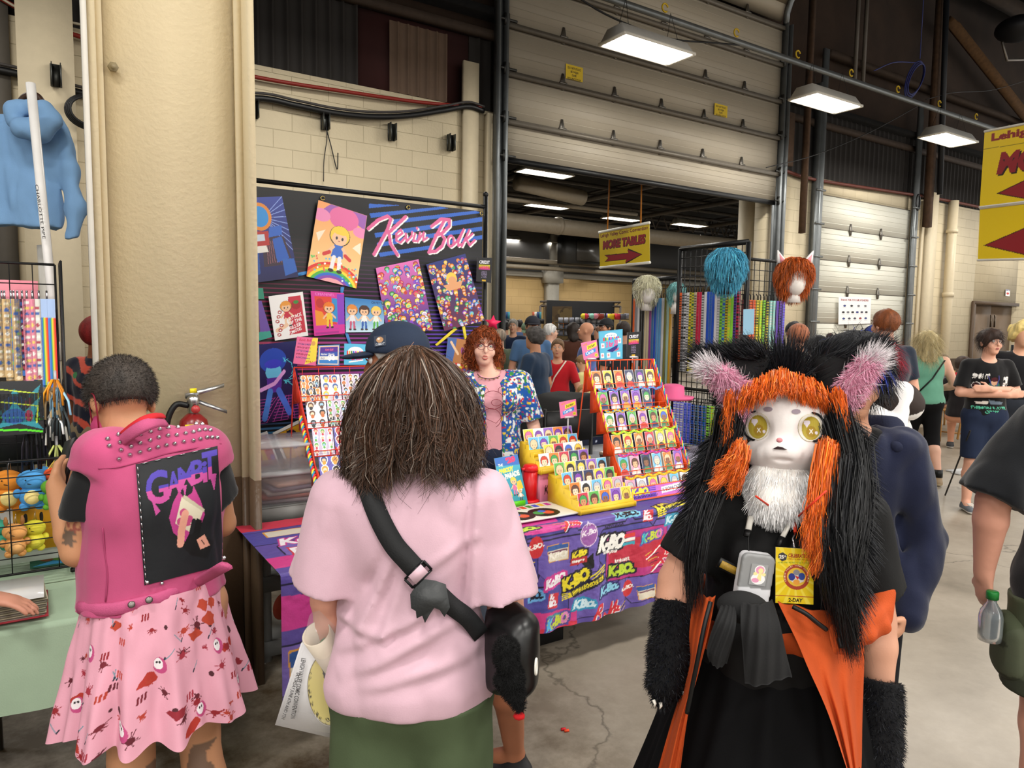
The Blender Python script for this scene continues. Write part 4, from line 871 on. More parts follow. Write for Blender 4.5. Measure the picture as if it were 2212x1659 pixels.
def strip(label,c4,col,cat='tape'):
 c=Canvas(1,1,3,3,col);quad_sheet('tape_strip',c,*[PV(x,y,VP+0.012)for x,y in c4],0.002,vmat(.4,0),label=label,cat=cat,group='paper strips on the backdrop')
strip('blue paper strip between the machine print and rainbow print',[(640,590),(664,585),(665,592),(642,597)],'3f86c8')
strip('blue paper strip under the rainbow print',[(736,620),(744,619),(741,634),(735,632)],'3f86c8')
strip('blue paper strip slanting below the magenta print',[(745,718),(752,720),(760,745),(754,746)],'3f86c8')
strip('yellow paper strip slanting left above the vendor',[(982,708),(988,711),(944,748),(940,744)],'e8d23a')
strip('yellow paper strip hanging down above the vendor',[(998,702),(1004,702),(1009,732),(1003,733)],'e8d23a')
def psign(label,c,c4,v,stem=None):return poster(label,c,c4,cat='sign',name='price_sign',g='small signs on the booth',v=v)
c=Canvas(1,1.2,80,96,'e56a9a');c.poly([(.5,0),(1,.2),(1,1.2),(.75,1.2)],'f0d84a');c.text('Kevin Bolk',.12,1.02,.6,.11,'c82a4a',.2)
for k,t in enumerate(('STICKER SHEETS','MAGNETS','LITTLE COMICS','PRINTS','KEYCHAINS')):c.text(t,.08,.86-.15*k,.62,.07,('1c3a7a','8a1c3a')[k%2],0,-.03)
c.text('NOT ONLY',.55,.1,.3,.08,'b03020');c.ell(.8,.95,.1,.1,'d8a05a')
psign('pink and yellow price list sign above the left sticker rack',c,[(642,727),(687,730),(682,790),(633,785)],1.2)
c=Canvas(1.1,1,110,100,'4a78b8');c.rect(.05,.05,1.05,.95,'f2f0e6');c.rect(.07,.07,1.03,.93,'e89a4a');c.rect(.09,.09,1.01,.91,'f2f0e6');c.rect(.1,.45,1.0,.9,'3a5ab0');c.poly([(.1,.62),(1.0,.66),(1.0,.9),(.1,.9)],'5a3a9a');c.rect(.1,.1,1,.28,'3f86d0');c.text('Kevin Bolk',.35,.72,.42,.1,'f06a8a',.3);c.text('Sticker Sheets',.14,.5,.68,.1,'f4f4f4',.2);c.text('ONLY',.15,.3,.2,.09,'2a3a8a');c.text('$6',.5,.22,.38,.3,'ffffff',0,bold=.05)
psign('blue sticker sheets sign reading only $6',c,[(688,746),(734,744),(733,790),(685,789)],1.2)
c=Canvas(1,1,80,80,'5ab8e0');c.ell(.5,.62,.34,.25,'f2f4f6');
for k in range(9):c.poly([(.1+.09*k,.45),(.18+.09*k,.45),(.17+.09*k,.66),(.11+.09*k,.66)],['e03a3a','f0a02a','3a8a3a','3a5ac8','c83aa0','f0d83a','8a3ac0','e03a5a','2a9ac0'][k])
c.text('Deal',.3,.22,.45,.22,'d8387a',.3);c.poly([(.2,.1),(.8,.2),(.8,.26),(.2,.16)],'f4f4f4')
psign('light blue sign with rainbow lettering beside the $6 sign',c,[(744,742),(792,744),(795,788),(743,788)],1.2)
# wire card racks
def rack(label,s0,s1,pts,tiers,mcol,side=True):
 t=thing('wire_rack',label,'display rack',W((s0+s1)/2,pts[0][0],pts[0][1]));(v0,z0),(v1,z1)=pts;m=mat(mcol,0.35,noise=0.02)
 for s in(s0,s1):
  q=MB();P=[]
  for k in range(tiers):
   a=k/tiers;b=(k+1)/tiers;va,vb=v0+(v1-v0)*a,v0+(v1-v0)*b;za,zb=z0+(z1-z0)*a,z0+(z1-z0)*b
   q.prism([W(s,va,za),W(s,va+0.005,za+0.05),W(s,vb+0.005,zb),W(s,vb+.03,zb-.01),W(s,vb+.03,za-.02 if k else za)],U*0.003)
  q.build('side_panel',m,t)
  q=MB();q.tube([W(s,v0+.005,z0),W(s,v1+.005,z1+.05)],.004,6);q.tube([W(s,v1+.005,z1+.05),W(s,v1+.12,z0)],.004,6);q.build('frame_wire',m,t)
 for k in range(tiers):
  a=k/tiers;va=v0+(v1-v0)*a;za=z0+(z1-z0)*a;h=(z1-z0)/tiers;q=MB();vb=va+(v1-v0)/tiers
  for dz in(0.006,0.034):q.tube([W(s0,va-.004,za+dz),W(s1,va-.004,za+dz)],.0024,5)
  q.tube([W(s0,vb,za+.0),W(s1,vb,za+.0)],.0024,5)
  n=9
  for i in range(n+1):
   s=s0+(s1-s0)*i/n;q.tube([W(s,va-.004,za+.034),W(s,va-.004,za+.002),W(s,vb-.006,za+.002),W(s,vb-.004,za+h+.01)],.0018,5)
  q.build('wire_tier',m,t)
 q=MB();q.tube([W(s0,v1+.004,z1+.05),W(s1,v1+.004,z1+.05)],.004,6)
 for i in range(9):s=s0+(s1-s0)*(i+.5)/9;q.tube([W(s,v1+.004,z1-.02),W(s,v1+.004,z1+.05)],.0018,5)
 q.build('top_rail',m,t)
 return t
RK=(1.86,2.37,((0.13,0.75),(0.5,1.44)),6)
rack('tall orange wire rack of sticker cards at the right of the table',*RK[:2],RK[2],RK[3],'e8501c')
PALH={'black':'1c1a1e','brown':'5a3420','blond':'f0c84a','red':'c83a1c','green':'3a9a4a','blue':'3a62c8','purple':'7a3aa8','grey':'b8b8c0','pink':'e06aa0','bald':'f0c49c'}
PALB={'orange':'e8802c','violet':'8a5ac0','sky':'6ab8e0','yellow':'f0d040','green':'5ab04a','crimson':'c8324a','navy':'26305c','white':'ecebe8','rose':'e89ab8'}
CARDM={}
def card_mesh(hair,bg,k):
 key=(hair,bg)
 if key in CARDM:return CARDM[key]
 c=Canvas(1,1.4,22,30,PALB[bg]);r=random.Random(k);h=PALH[hair];sk=r.choice(['f2c8a0','e8b48a','c88a60','8a5a3c','f4d4b8'])
 c.ell(.5,.05,.42,.45,r.choice(['2a3a6a','c83a3a','e8e4dc','3a3a3a','4a8a5a','d8a03a']));c.ell(.5,.85,.38,.38,'1c1618');c.ell(.5,.86,.34,.35,h);c.ell(.5,.76,.26,.26,sk);c.ell(.5,1.06,.27,.12,h)
 for d in(-1,1):c.ell(.5+d*.11,.78,.035,.05,'1c1c24')
 c.ell(.5,.63,.06,.02,'a04038')
 for e in((0,0,1,.045),(0,1.355,1,1.4),(0,0,.045,1.4),(.955,0,1,1.4)):c.rect(*e,'f2efe8')
 V,F,C=sheet(c,(-.034,0,0),np.array([.068,0,0]),np.array([0,0,.074]),.0012)
 o=mk('sticker_card',V,F,vmat(0.3,0,spec=.5),local=True,col=C);CARDM[key]=o.data;bpy.data.objects.remove(o);return CARDM[key]
USED=set()
def place_card(P,tilt,hair,bg,label,k):
 me=card_mesh(hair,bg,k);o=bpy.data.objects.new('sticker_card',me);COL.objects.link(o);o.location=tuple(P);o.rotation_euler=(tilt,0,ROTU)
 return tag(o,label,'card','sticker cards on display')
ORD=['first','second','third','fourth','fifth','sixth','seventh']
ROWN=['bottom','second lowest','third lowest','third highest','second highest','top']
HK,BK=list(PALH),list(PALB);cr=random.Random(11);kk=0
s0,s1,((v0,z0),(v1,z1)),T=RK
def cardname(hair,bg):return f"{hair if hair!='bald' else 'bald'}{'' if hair=='bald' else ' haired'} portrait card on {bg}"
for r in range(T):
 n=(6,6,6,6,5,6)[r]
 for i in range(n):
  va=v0+(v1-v0)*r/T;za=z0+(z1-z0)*r/T;h,b=cr.choice(HK),cr.choice(BK);kk+=1
  place_card(W(s0+.045+(s1-s0-.09)*i/(5),va+.012,za+.008),-math.radians(16),h,b,f"{cardname(h, b)}, {ORD[i]} in the {ROWN[r]} row of the orange rack",kk)
c=Canvas(.5,.075,220,34,'e85a24');c.rect(.01,.008,.49,.07,'c86ac0');c.rect(.01,.008,.2,.07,'6a3ab0')
c.text('K-BO.',.02,.03,.13,.036,'d8e83a',.15,bold=.05,grow=.001)
for k in range(4):c.rect(.155,.03+.01*k,.22,.035+.01*k,'b06ae0')
c.text('KAWAII!!!',.03,.012,.18,.013,'2a1450');c.poly([(.24,.02),(.40,.03),(.40,.066),(.24,.055)],'f4f0f2');c.text('K-BOPACKS!',.25,.028,.14,.02,'3a1c5a',0,.06);c.ell(.45,.035,.035,.03,'e8b48a');c.ell(.45,.05,.03,.018,'3a2418')
board('rack_sign',c,W(s0+.005,v0-.012,z0-.002),U,norm(Z+0.25*N),.002,label='purple K-BO sign strip along the foot of the orange rack',cat='sign')
def yarn(label,P,cols,r=.006):
 q=MB();C=catmull(P,8);n=len(C)
 for j in range(3):
  q.cc=rgb(cols[j%len(cols)]);q.tube([C[i]+r*(U*math.cos(i*.9+j*2.1)+Z*math.sin(i*.9+j*2.1))*.8 for i in range(n)],r*.7,5)
 q.build('yarn_garland',vmat(.8,0),smooth=True,vc=True,label=label,cat='garland',group='braided yarn on the racks')
def wavy(sa,sb,v,z,n=12):return[W(sa+(sb-sa)*i/n,v,z+.006*(-1)**i)for i in range(n+1)]
yc=[['f0c83a','f0c83a','e8a02a'],['e0387a','f06a9a','8a4ab0'],['b8d83a','8ac83a','f0e04a'],['e8a02a','f0c83a','3a9ac8'],['3a8ac8','6ab0e0','b04a9a']]
for k in range(5):
 va=v0+(v1-v0)*(k+1)/T-.02;za=z0+(z1-z0)*(k+1)/T+.0;yarn(f"braided yarn strung across the orange rack, {('lowest', 'second lowest', 'middle', 'second highest', 'highest')[k]} of five",wavy(s0+.02,s1,va,za),yc[k])
yarn('yellow braided yarn down the left edge of the orange rack',[W(s0-.01,v1+(v0-v1)*t,z1+.05+(z0-z1)*t)for t in np.linspace(0,.55,8)],['f0c83a','e0387a','f0c83a'])
yarn('multicoloured braided yarn down the right edge of the orange rack',[W(s1+.01,v1+(v0-v1)*t,z1+.05+(z0-z1)*t)for t in np.linspace(0,.95,12)],['f0c83a','e0387a','3a9ac8'])
LR=(0.36,1.15,((0.60,0.76),(1.10,1.40)),5)
rack('orange wire rack of sticker sheets behind the woman in pink',*LR[:2],LR[2],LR[3],'e8402c')
s0,s1,((v0,z0),(v1,z1)),T=LR;SB=['8a7ad0','2c3a7a','e8802c','6a62b8','503a7a','f4f2ee','c8bcd8','3a4a8a','f0a03a','e8e4ee']
def sheet_cv(bg,pal,seed,n=(3,4)):
 c=Canvas(1,1.3,54,70,bg);r=random.Random(seed)
 for k in range(4):c.ell(r.random(),r.random()*1.3,.3,.2,r.choice([bg,pal[0]]))
 for i in range(n[0]):
  for j in range(n[1]):
   x=(i+.5)/n[0]+r.uniform(-.04,.04);y=(j+.5)/n[1]*1.3+r.uniform(-.04,.04);s=.42/n[0];h=r.choice(pal)
   c.ell(x,y+.05,s*.9,s*.95,'f8f8f6');c.ell(x,y-.07,s*.7,s*.7,'f8f8f6');c.ell(x,y+.05,s*.7,s*.72,h);c.ell(x,y+.02,s*.45,s*.42,r.choice(['f0c49c','c8865a','f2d8b8','9ac8e0']));c.ell(x,y-.1,s*.42,s*.45,r.choice(pal))
 return c
PL=[['5a3420','c86a2a','1c1a1e'],['c8502c','3a62a8','f0c83a'],['1c1a1e','2a3a7a','e8a03a'],['c8203a','d83a4a','8a1c2a'],['5ab04a','c8324a','e8e8e8'],['2a2a2e','6a4a3a','5ab04a']]
k=0
for r in range(T):
 for i in range(7):
  va=v0+(v1-v0)*r/T;za=z0+(z1-z0)*r/T;bg=SB[(r*3+i*7)%10];k+=1
  c=sheet_cv(bg,PL[(r*2+i*5)%6],k,(2,3)if(r+i)%2 else(3,4));ex=U*.106;ez=norm(Z+.3*N)*.106
  board('sticker_sheet',c,W(s0+.01+i*.111,va+.006,za+.008),ex,ez,.001,m=vmat(.25,0,spec=.5),label=f"figure sticker sheet, {ORD[i]} from the column in the {('bottom', 'second lowest', 'middle', 'second highest', 'top')[r]} row of the left rack",cat='sticker sheet',group='sticker sheets on the left rack')
yarn('green and pink braided yarn down the left edge of the sticker sheet rack',[W(s0-.015,v1+(v0-v1)*t,z1+.0+(z0-z1)*t)for t in np.linspace(0.3,.98,12)],['f0e04a','e83a4a','3a9ac8'],.008)
# yellow stepped card stands
def steps(label,s0,s1,v0,v1,z0,h,rowname,n=5,T=4):
 t=thing('step_stand',label,'display stand',W((s0+s1)/2,(v0+v1)/2,z0));m=mat('e6c02c',0.4,noise=.02);d=(v1-v0)/T
 q=MB()
 for k in range(T):q.box(W((s0+s1)/2,v0+d*(k+.5)+(v1-v0-d*(k+.5))*.5-d*.25,z0+h*(k+.5)/T),(s1-s0-.006,(v1-v0)-d*k,h/T+.001),AXU)
 q.build('steps',m,t)
 for s in(s0,s1):
  P=[W(s,v0-.012,z0),W(s,v0-.012,z0+.028)]
  for k in range(T):P+=[W(s,v0+d*k+.012,z0+.028+h*k/T),W(s,v0+d*k+.012,z0+.028+h*(k+1)/T)]if k<T-1 else[W(s,v1,z0+.028+h*k/T)]
  P+=[W(s,v1,z0)];q=MB();q.prism(P,U*.004);q.build('side_panel',m,t)
 q=MB()
 for k in range(T):q.box(W((s0+s1)/2,v0+d*k-.006,z0+h*k/T+.014),(s1-s0,.004,.024),AXU)
 q.build('lip',m,t)
 for r in range(T):
  for i in range(n):
   global kk
   hh,b=cr.choice(HK),cr.choice(BK);kk+=1
   if rowname=='upper' and r==1 and i<1:continue
   place_card(W(s0+.04+(s1-s0-.08)*i/(n-1),v0+d*r+.004,z0+h*r/T+.004),-math.radians(14),hh,b,f"{cardname(hh, b)}, {ORD[i]} on the {('bottom', 'second', 'third', 'top')[r]} step of the {rowname} yellow stand",kk)
steps('lower yellow stepped stand of sticker cards at the table edge',1.47,1.84,0.06,0.33,0.745,0.16,'lower')
steps('upper yellow stepped stand of sticker cards behind the red tumbler',1.44,1.79,0.36,0.56,0.90,0.15,'upper')
c=Canvas(.3,.155,90,46,'e88aa8');c.text('K-BO',.03,.04,.1,.05,'3a2a2a',.1);c.ell(.2,.07,.04,.03,'3a9ac8');c.ell(.2,.07,.02,.015,'f0c83a')
bx=thing('cardboard_box','pink cardboard box under the upper yellow card stand','box',W(1.6,.46,.745));q=MB();q.box(W(1.6,.46,.821),(.3,.17,.15),AXU);q.build('carton',mat('d88aa0',.6),bx);board('box_face',c,W(1.45,.374,.745),U,Z,.001,bx)
# signs on little clips
def clip_sign(label,c,c4,v,zbase,thk=.002):
 t=thing('clip_sign',label,'sign',PV(*[(c4[2][k]+c4[3][k])/2 for k in(0,1)],v),group='small signs on the booth')
 o=quad_sheet('sign_board',c,*[PV(x,y,v)for x,y in c4],thk,vmat(.35,0));o.parent=t;o.location=o.location-t.location
 b=PV((c4[2][0]+c4[3][0])/2,(c4[2][1]+c4[3][1])/2,v);q=MB();q.tube([b+Z*.006+N*.008,[b[0],b[1],zbase]+N*.008],.004,8);q.tube([b-U*.03,b+U*.03],.006,8);q.build('clip',mat('e8e8ec',.2,trans=.3),t);return t
def scard():
 c=Canvas(1,1.05,90,94,'e0709c');c.rect(.02,.02,.98,1.03,'e67aa6');c.poly([(.32,.55),(.95,.7),(.95,.95),(.32,.8)],'f0e03a');c.text('Sticker',.38,.62,.48,.16,'1c1a1e',.2,.23)
 c.poly([(.15,.2),(.85,.38),(.85,.6),(.15,.42)],'3f8fd8');c.text('Cards',.22,.26,.5,.18,'f4f8fc',.2,.24);c.text('Kevin Bolk',.08,.82,.3,.12,'f08a2a',.2,.2);c.ell(.84,.17,.1,.1,'f0e03a');c.text('$2',.78,.11,.12,.11,'1c1a1e');return c
clip_sign('pink sticker cards sign on a clip above the upper yellow stand',scard(),[(1208,869),(1244,862),(1247,898),(1211,904)],.5,1.05)
clip_sign('pink sticker cards sign clipped to the top of the orange rack',scard(),[(1255,741),(1289,734),(1294,772),(1261,778)],.52,1.47)
c=Canvas(1,1.2,110,132,'4aa4c8');c.rect(.03,.03,.97,1.17,'5ab2d4');c.ell(.5,.98,.26,.12,'f0f2f2');c.text('MIX & MATCH',.32,.96,.36,.06,'3a8ab0')
for k in range(9):c.poly([(.17+.075*k,.78+.01*k),(.235+.075*k,.785+.01*k),(.235+.075*k,.93),(.175+.075*k,.92)],['e03a3a','2a9a5a','f0c82a','3a5ac8','c83a9a','2a9ac0','e8a02a','8a3ac0','e03a5a'][k])
c.text('3 for 20',.28,.5,.5,.24,'e0488a',.2,.12,.05);c.poly([(.3,.38),(.8,.6),(.76,.44),(.55,.3)],'2a2a7a');c.poly([(.6,.32),(.85,.5),(.8,.38)],'d03a6a')
for x,y in((.15,.6),(.12,.2),(.38,.2),(.82,.2),(.86,.75)):c.rect(x-.07,y-.1,x+.07,y+.1,'eceae4');c.ell(x,y,.04,.05,'d88a9a')
clip_sign('tall light blue bundle price sign on top of the orange rack',c,[(1293,716),(1345,711),(1345,775),(1296,779)],.52,1.47)
def cred():
 c=Canvas(.8,1.2,70,105,'17161a');c.text('CREDIT',.12,.9,.56,.16,'e8e4ec',bold=.03)
 for k in range(8):c.rect(.1,.62+.03*k,.7,.638+.03*k,['d83a9a','e06a3a','f0c83a','e8d83a'][k//2])
 c.text('CARDS',.2,.66,.4,.13,'e83a8a',.2);
 for k,t in enumerate(('VISA','DEBIT','CASH','TAP','CHIP')):c.text(t,.25,.5-.075*k,.3,.04,'9a8ab0')
 c.rect(.3,.04,.5,.12,'c8a02a');return c
clip_sign('small black payment sign on top of the orange rack',cred(),[(1355,718),(1384,716),(1382,770),(1354,772)],.52,1.47)
quad_sheet('payment_sign',cred(),*[PV(x,y,VB-.05)for x,y in((1031,556),(1063,557),(1061,611),(1029,608))],.003,vmat(.35,0),label='black payment sign hung on the corner pole of the backdrop',cat='sign',group='small signs on the booth')
# tumbler, comic on its green stand, open magazine, cups
P=PZ(1145,1084,.745);q=thing('tumbler','red lidded drink tumbler on the booth table','tumbler',P);m=mat('c8141c',.35)
b_=MB();b_.lathe(P,[(.030,0),(.034,.005),(.039,.17)],24);b_.build('body',m,q,smooth=True);b_=MB();b_.lathe(P+Z*.17,[(.042,0),(.042,.02),(.036,.03),(.03,.034)],24);b_.box(P+Z*.183-U*.045,(.02,.018,.012),AXU);b_.build('lid',mat('e0202a',.3),q)
q=MB();q.lathe(P,[(.05,0),(.05,.012),(.03,.016)],20);q.build('coaster',mat('e02028',.4),label='red coaster under the tumbler',cat='coaster',smooth=True)
P=PZ(1106,1098,.745)
t=thing('comic_stand','bright green tabletop easel holding the comic','stand',P);q=MB();q.box(P+Z*.012+N*.02,(.12,.1,.02),AXU);q.box(P+Z*.03-N*.03,(.12,.012,.025),AXU);q.prism([P-U*.05+N*.03+Z*.02,P+U*.05+N*.03+Z*.02,P+U*.04+N*.08+Z*.12,P-U*.04+N*.08+Z*.12],N*.008);q.build('easel',mat('58c81e',.35),t)
c=Canvas(1,1.5,110,165,'2a9ab4');c.poly([(0,1.25),(1,1.2),(1,1.5),(0,1.5)],'2a6ac0');c.poly([(0,1.05),(1,1.0),(1,1.2),(0,1.25)],'3aa8c0');c.text("'20",.45,1.28,.4,.17,'e8306a',.1,.1,.04,grow=.008);c.text('THE',.1,1.22,.2,.08,'f0f0e0');c.text('PARODY',.1,1.0,.6,.14,'f0e83a',.1,.08,.04,grow=.004);c.text('PARADE',.3,.82,.62,.15,'f4f0e0',.1,.12,.04,grow=.004)
doll(c,.25,.2,.6,'2a5a2a','3a9a4a','2a4a9a');doll(c,.6,.3,.6,'f0d04a','e06aa0','e06aa0');doll(c,.78,.08,.5,'f0f0ee','f0f0ee','5a3a2a');c.poly([(.7,.45),(.95,.5),(.9,.75),(.72,.7)],'e8c83a');c.ell(.35,.35,.1,.16,'e8e83a')
quad_sheet('comic_book',c,*[PV(x,y,vv)for(x,y),vv in zip(((1068,990),(1118,982),(1141,1089),(1087,1096)),(.44,.44,.37,.37))],.006,vmat(.25,0,spec=.5),label='teal comic book with PARODY PARADE lettering standing on the easel',cat='comic')
c=Canvas(.42,.26,130,80,'e8e4da');c.rect(0,.16,.42,.26,'e2ded2')
for k in range(10):c.rect(.02+.038*k,.19,.05+.038*k,.235,['e03a3a','3a8a3a','3a5ac8','f0c83a','c83aa0'][k%5])
for x in(.12,.27):c.ell(x,.09,.085,.075,'17161a');c.ell(x-.03,.09,.03,.03,'3a9a4a');c.ell(x+.02,.08,.03,.03,'e05a3a');c.ell(x,.11,.02,.02,'3a6ac8')
P=PZ(1098,1136,.75);board('art_book',c,P+Z*.009,U,N,.008,label='open art book with black discs lying on the table edge',cat='book')
P=PZ(1308,1030,.745);q=thing('coffee_cup','brown insulated coffee cup behind the yellow stands','cup',P);b_=MB();b_.lathe(P,[(.03,0),(.04,.14)],20);b_.build('body',mat('6a5a4a',.4,.3),q,smooth=True);b_=MB();b_.lathe(P+Z*.14,[(.043,0),(.043,.015),(.036,.02)],20);b_.build('lid',mat('a89a84',.3),q)
P=PZ(1330,1045,.745);q=MB();q.box(P+Z*.03,(.08,.06,.06),AXU);q.build('snack_box',mat('c86a8a',.5),label='small pink box beside the coffee cup',cat='box')
# grey plastic shelving with clear bins behind the table
t=thing('plastic_shelf','grey plastic shelving unit behind the table by the column','shelf',W(.35,1.02,0));m=mat('8a8a88',.45,noise=.04);a0,a1,b0,b1=.10,.75,.83,1.2
for z in(.09,.42,.76):
 q=MB();q.box(W((a0+a1)/2,(b0+b1)/2,z),(a1-a0,b1-b0,.03),AXU);q.box(W((a0+a1)/2,b0+.005,z-.02),(a1-a0,.02,.075),AXU);q.build('shelf_board',m,t)
for s in(a0+.035,a1-.035):
 for v in(b0+.035,b1-.035):q=MB();q.tube([W(s,v,0),W(s,v,.76)],.028,12);q.build('leg',m,t)
mclear=mat('dcdce0',.15,trans=.0,alpha=.35)
def clearbin(label,s0,s1,v0,v1,z0,h,stuffc):
 t=thing('storage_bin',label,'bin',W((s0+s1)/2,(v0+v1)/2,z0),group='clear bins by the column');q=MB()
 lo=[W(s0+.02,v0+.02,z0),W(s1-.02,v0+.02,z0),W(s1-.02,v1-.02,z0),W(s0+.02,v1-.02,z0)];hi=[W(s0,v0,z0+h),W(s1,v0,z0+h),W(s1,v1,z0+h),W(s0,v1,z0+h)]
 q.add(lo+hi,[(3,2,1,0),(0,1,5,4),(1,2,6,5),(2,3,7,6),(3,0,4,7)]);q.build('body',mclear,t)
 q=MB();q.box(W((s0+s1)/2,(v0+v1)/2,z0+h),(s1-s0+.03,v1-v0+.03,.015),AXU);q.build('lid',mat('d8d8dc',.2,alpha=.5),t)
 return t
clearbin('clear plastic bin of packed prints on the grey shelf',.08,.66,.85,1.2,.78,.16,'c8a090')
clearbin('empty clear bin stacked on top beside the column',.04,.62,.85,1.2,.96,.12,'c8a090')
for i in range(5):q=MB();q.box(W(.37,1.02,.79+.022*i),(.46-.02*i,.26,.018),AX(ROTU+.08*(i-2)));q.build('print_pack',mat(('a89aa0','b86a5a','c0b4b0','8a8090','c8a08a')[i],.4,noise=.25,nscale=9),label=f"packed prints inside the clear bin, {('bottom layer', 'second layer', 'middle layer', 'fourth layer', 'top layer')[i]}",cat='prints',group='packed prints in the clear bin')
for i,(cx,c_)in enumerate(((.3,'c8503a'),(.42,'b8b4b0'),(.52,'24467a'))):
 sd=SDF(W(cx,1.0,.2)-.2,W(cx,1.0,.2)+.2,.012);sd.ell(W(cx,1.0,.2),(.1,.1,.08));sd.wrinkle(.012,(14,14,14),i);V,F=sd.mesh();mk('cloth_bundle',V,F,mat(c_,.8),smooth=True,label=('orange red','pale grey','dark blue')[i]+' crumpled cloth on the lower grey shelf',cat='cloth')
# black cloth over the next table, chair, luggage, starry cloth
P0=PX(1215,900,5.6);s_,v_,_=sv(P0)
ns,nt=90,50;Sg,Tg=np.meshgrid(np.linspace(-.9,.95,ns),np.linspace(0,1,nt))
top=.98+.12*np.exp(-((Sg-.25)/.45)**2)-.1*np.exp(-((Sg+.1)/.2)**2)+.03*np.sin(Sg*7)
fold=.03*np.sin(Sg*19+Tg*3)+.02*vnoise(Sg*8,Tg*3,Sg*0)
Vx=W(s_,v_,0)+Sg[...,None]*U+(np.where(Tg<.3,.5-Tg*1.6,0)-fold*Tg)[...,None]*N+(np.where(Tg<.3,top-.0*Tg+fold*.6,top-(Tg-.3)*.75*(1+.3*np.sin(Sg*4))))[...,None]*Z
i=np.arange(ns*nt).reshape(nt,ns);mk('black_cloth',Vx.reshape(-1,3),np.stack([i[:-1,:-1],i[1:,:-1],i[1:,1:],i[:-1,1:]],-1).reshape(-1,4),mat('121214',.8,bump=.3),smooth=True,label='black cloth thrown over the stock behind the vendor',cat='cloth')
bt=thing('stock_table','folding table hidden under the black cloth behind the vendor','table',W(s_,v_+.35,0));q=MB();q.box(W(s_,v_+.3,.84),(1.7,.5,.05),AXU);q.build('tabletop',m_black,bt)
for ds in(-.75,.75):
 for dv in(.1,.5):q=MB();q.tube([W(s_+ds,v_+dv,0),W(s_+ds,v_+dv,.82)],.015,8);q.build('leg',m_black,bt)
c=Canvas(1.6,.75,200,94,'161c36')
for k in range(260):x,y=rr.uniform(0,1.6),rr.uniform(0,.75);c.ell(x,y,.008,.008,rr.choice(['8a9ac8','4a5a9a','c8d0e8']))
board('star_cloth',c,W(s_-.8,v_-.12,.06),U,Z,.01,m=vmat(.7,0),label='navy cloth with small stars hanging below the black cloth',cat='cloth')
t=thing('folding_chair','black folding chair back behind the yellow card stands','chair',PX(1228,1000,4.6)*[1,1,0]);C0=PX(1228,920,4.6)
q=MB();q.box(C0,(.36,.03,.2),AXU);q.build('backrest',m_black,t)
for d in(-.19,.19):q=MB();q.tube([[*(C0+U*d)[:2],0],C0+U*d+Z*.12],.012,8);q.build('frame',m_black,t)
q=MB();q.box([C0[0],C0[1],.45]-N*.2,(.38,.38,.03),AXU);q.build('seat',m_black,t)
q=MB();P=PX(1288,985,4.9);q.box([P[0],P[1],.42],(.5,.3,.84),AXU);q.build('storage_box',mat('8a8c92',.4,noise=.1),label='grey storage box behind the coffee cup',cat='box')
# fire extinguisher on the column
P=PV(418,905,VCOL-.09);t=thing('fire_extinguisher','red fire extinguisher with yellow tag hanging on the cream column','fire extinguisher',P-Z*.35)
r_=.062;q=MB();q.lathe(P-Z*.40,[(.05,0),(r_,.01),(r_,.36),(.055,.395),(.03,.42),(.02,.425)],28);q.build('cylinder',mat('7e1519',.3,spec=.6),t,smooth=True)
q=MB();q.lathe(P+Z*.02,[(.018,0),(.022,.01),(.022,.045),(.026,.05),(.026,.075),(.015,.085)],16);q.build('valve',metal('b8b8b8',.3),t)
q=MB();q.prism([P+Z*.09-U*.03,P+Z*.112-U*.03,P+Z*.15+U*.13,P+Z*.135+U*.13],N*.02);q.build('carry_handle',metal('c4c4c4',.3),t)
q=MB();q.prism([P+Z*.075+U*.0,P+Z*.085+U*.02,P+Z*.03+U*.14,P+Z*.015+U*.14],N*.016);q.build('lever',metal('9a9a9c',.35),t)
q=MB();q.lathe(P+Z*.045-N*.024+U*.005,[(.018,0),(.018,.006)],16,ax=-N);q.build('gauge',mat('b03a3a',.3),t)
q=MB();q.tube(catmull([P+Z*.06-U*.02,P+Z*.065-U*.07,P-U*.105-Z*.01,P-U*.1-Z*.12,P-U*.085-Z*.3],6),.013,10);q.build('hose',m_black,t,smooth=True)
c=Canvas(1,1.1,60,66,'e6d21c');c.text('FIRE EXTINGUISHER',.08,.93,.84,.08,'1c1a14')
for k in range(7):c.rect(.1,.12+.1*k,.9-.1*(k%2),.135+.1*k,'5a5420')
c.text('2024',.3,.4,.4,.2,'1c1a14',.1)
o=board('inspection_tag',c,P-N*.068-U*.045-Z*.1,U*.078,Z*.078,.001,t);q=MB();q.box(P+Z*.125-U*.0-N*.01,(.03,.004,.02),AX(ROTU+.4));q.build('pull_tag',mat('e6d21c',.5),t)
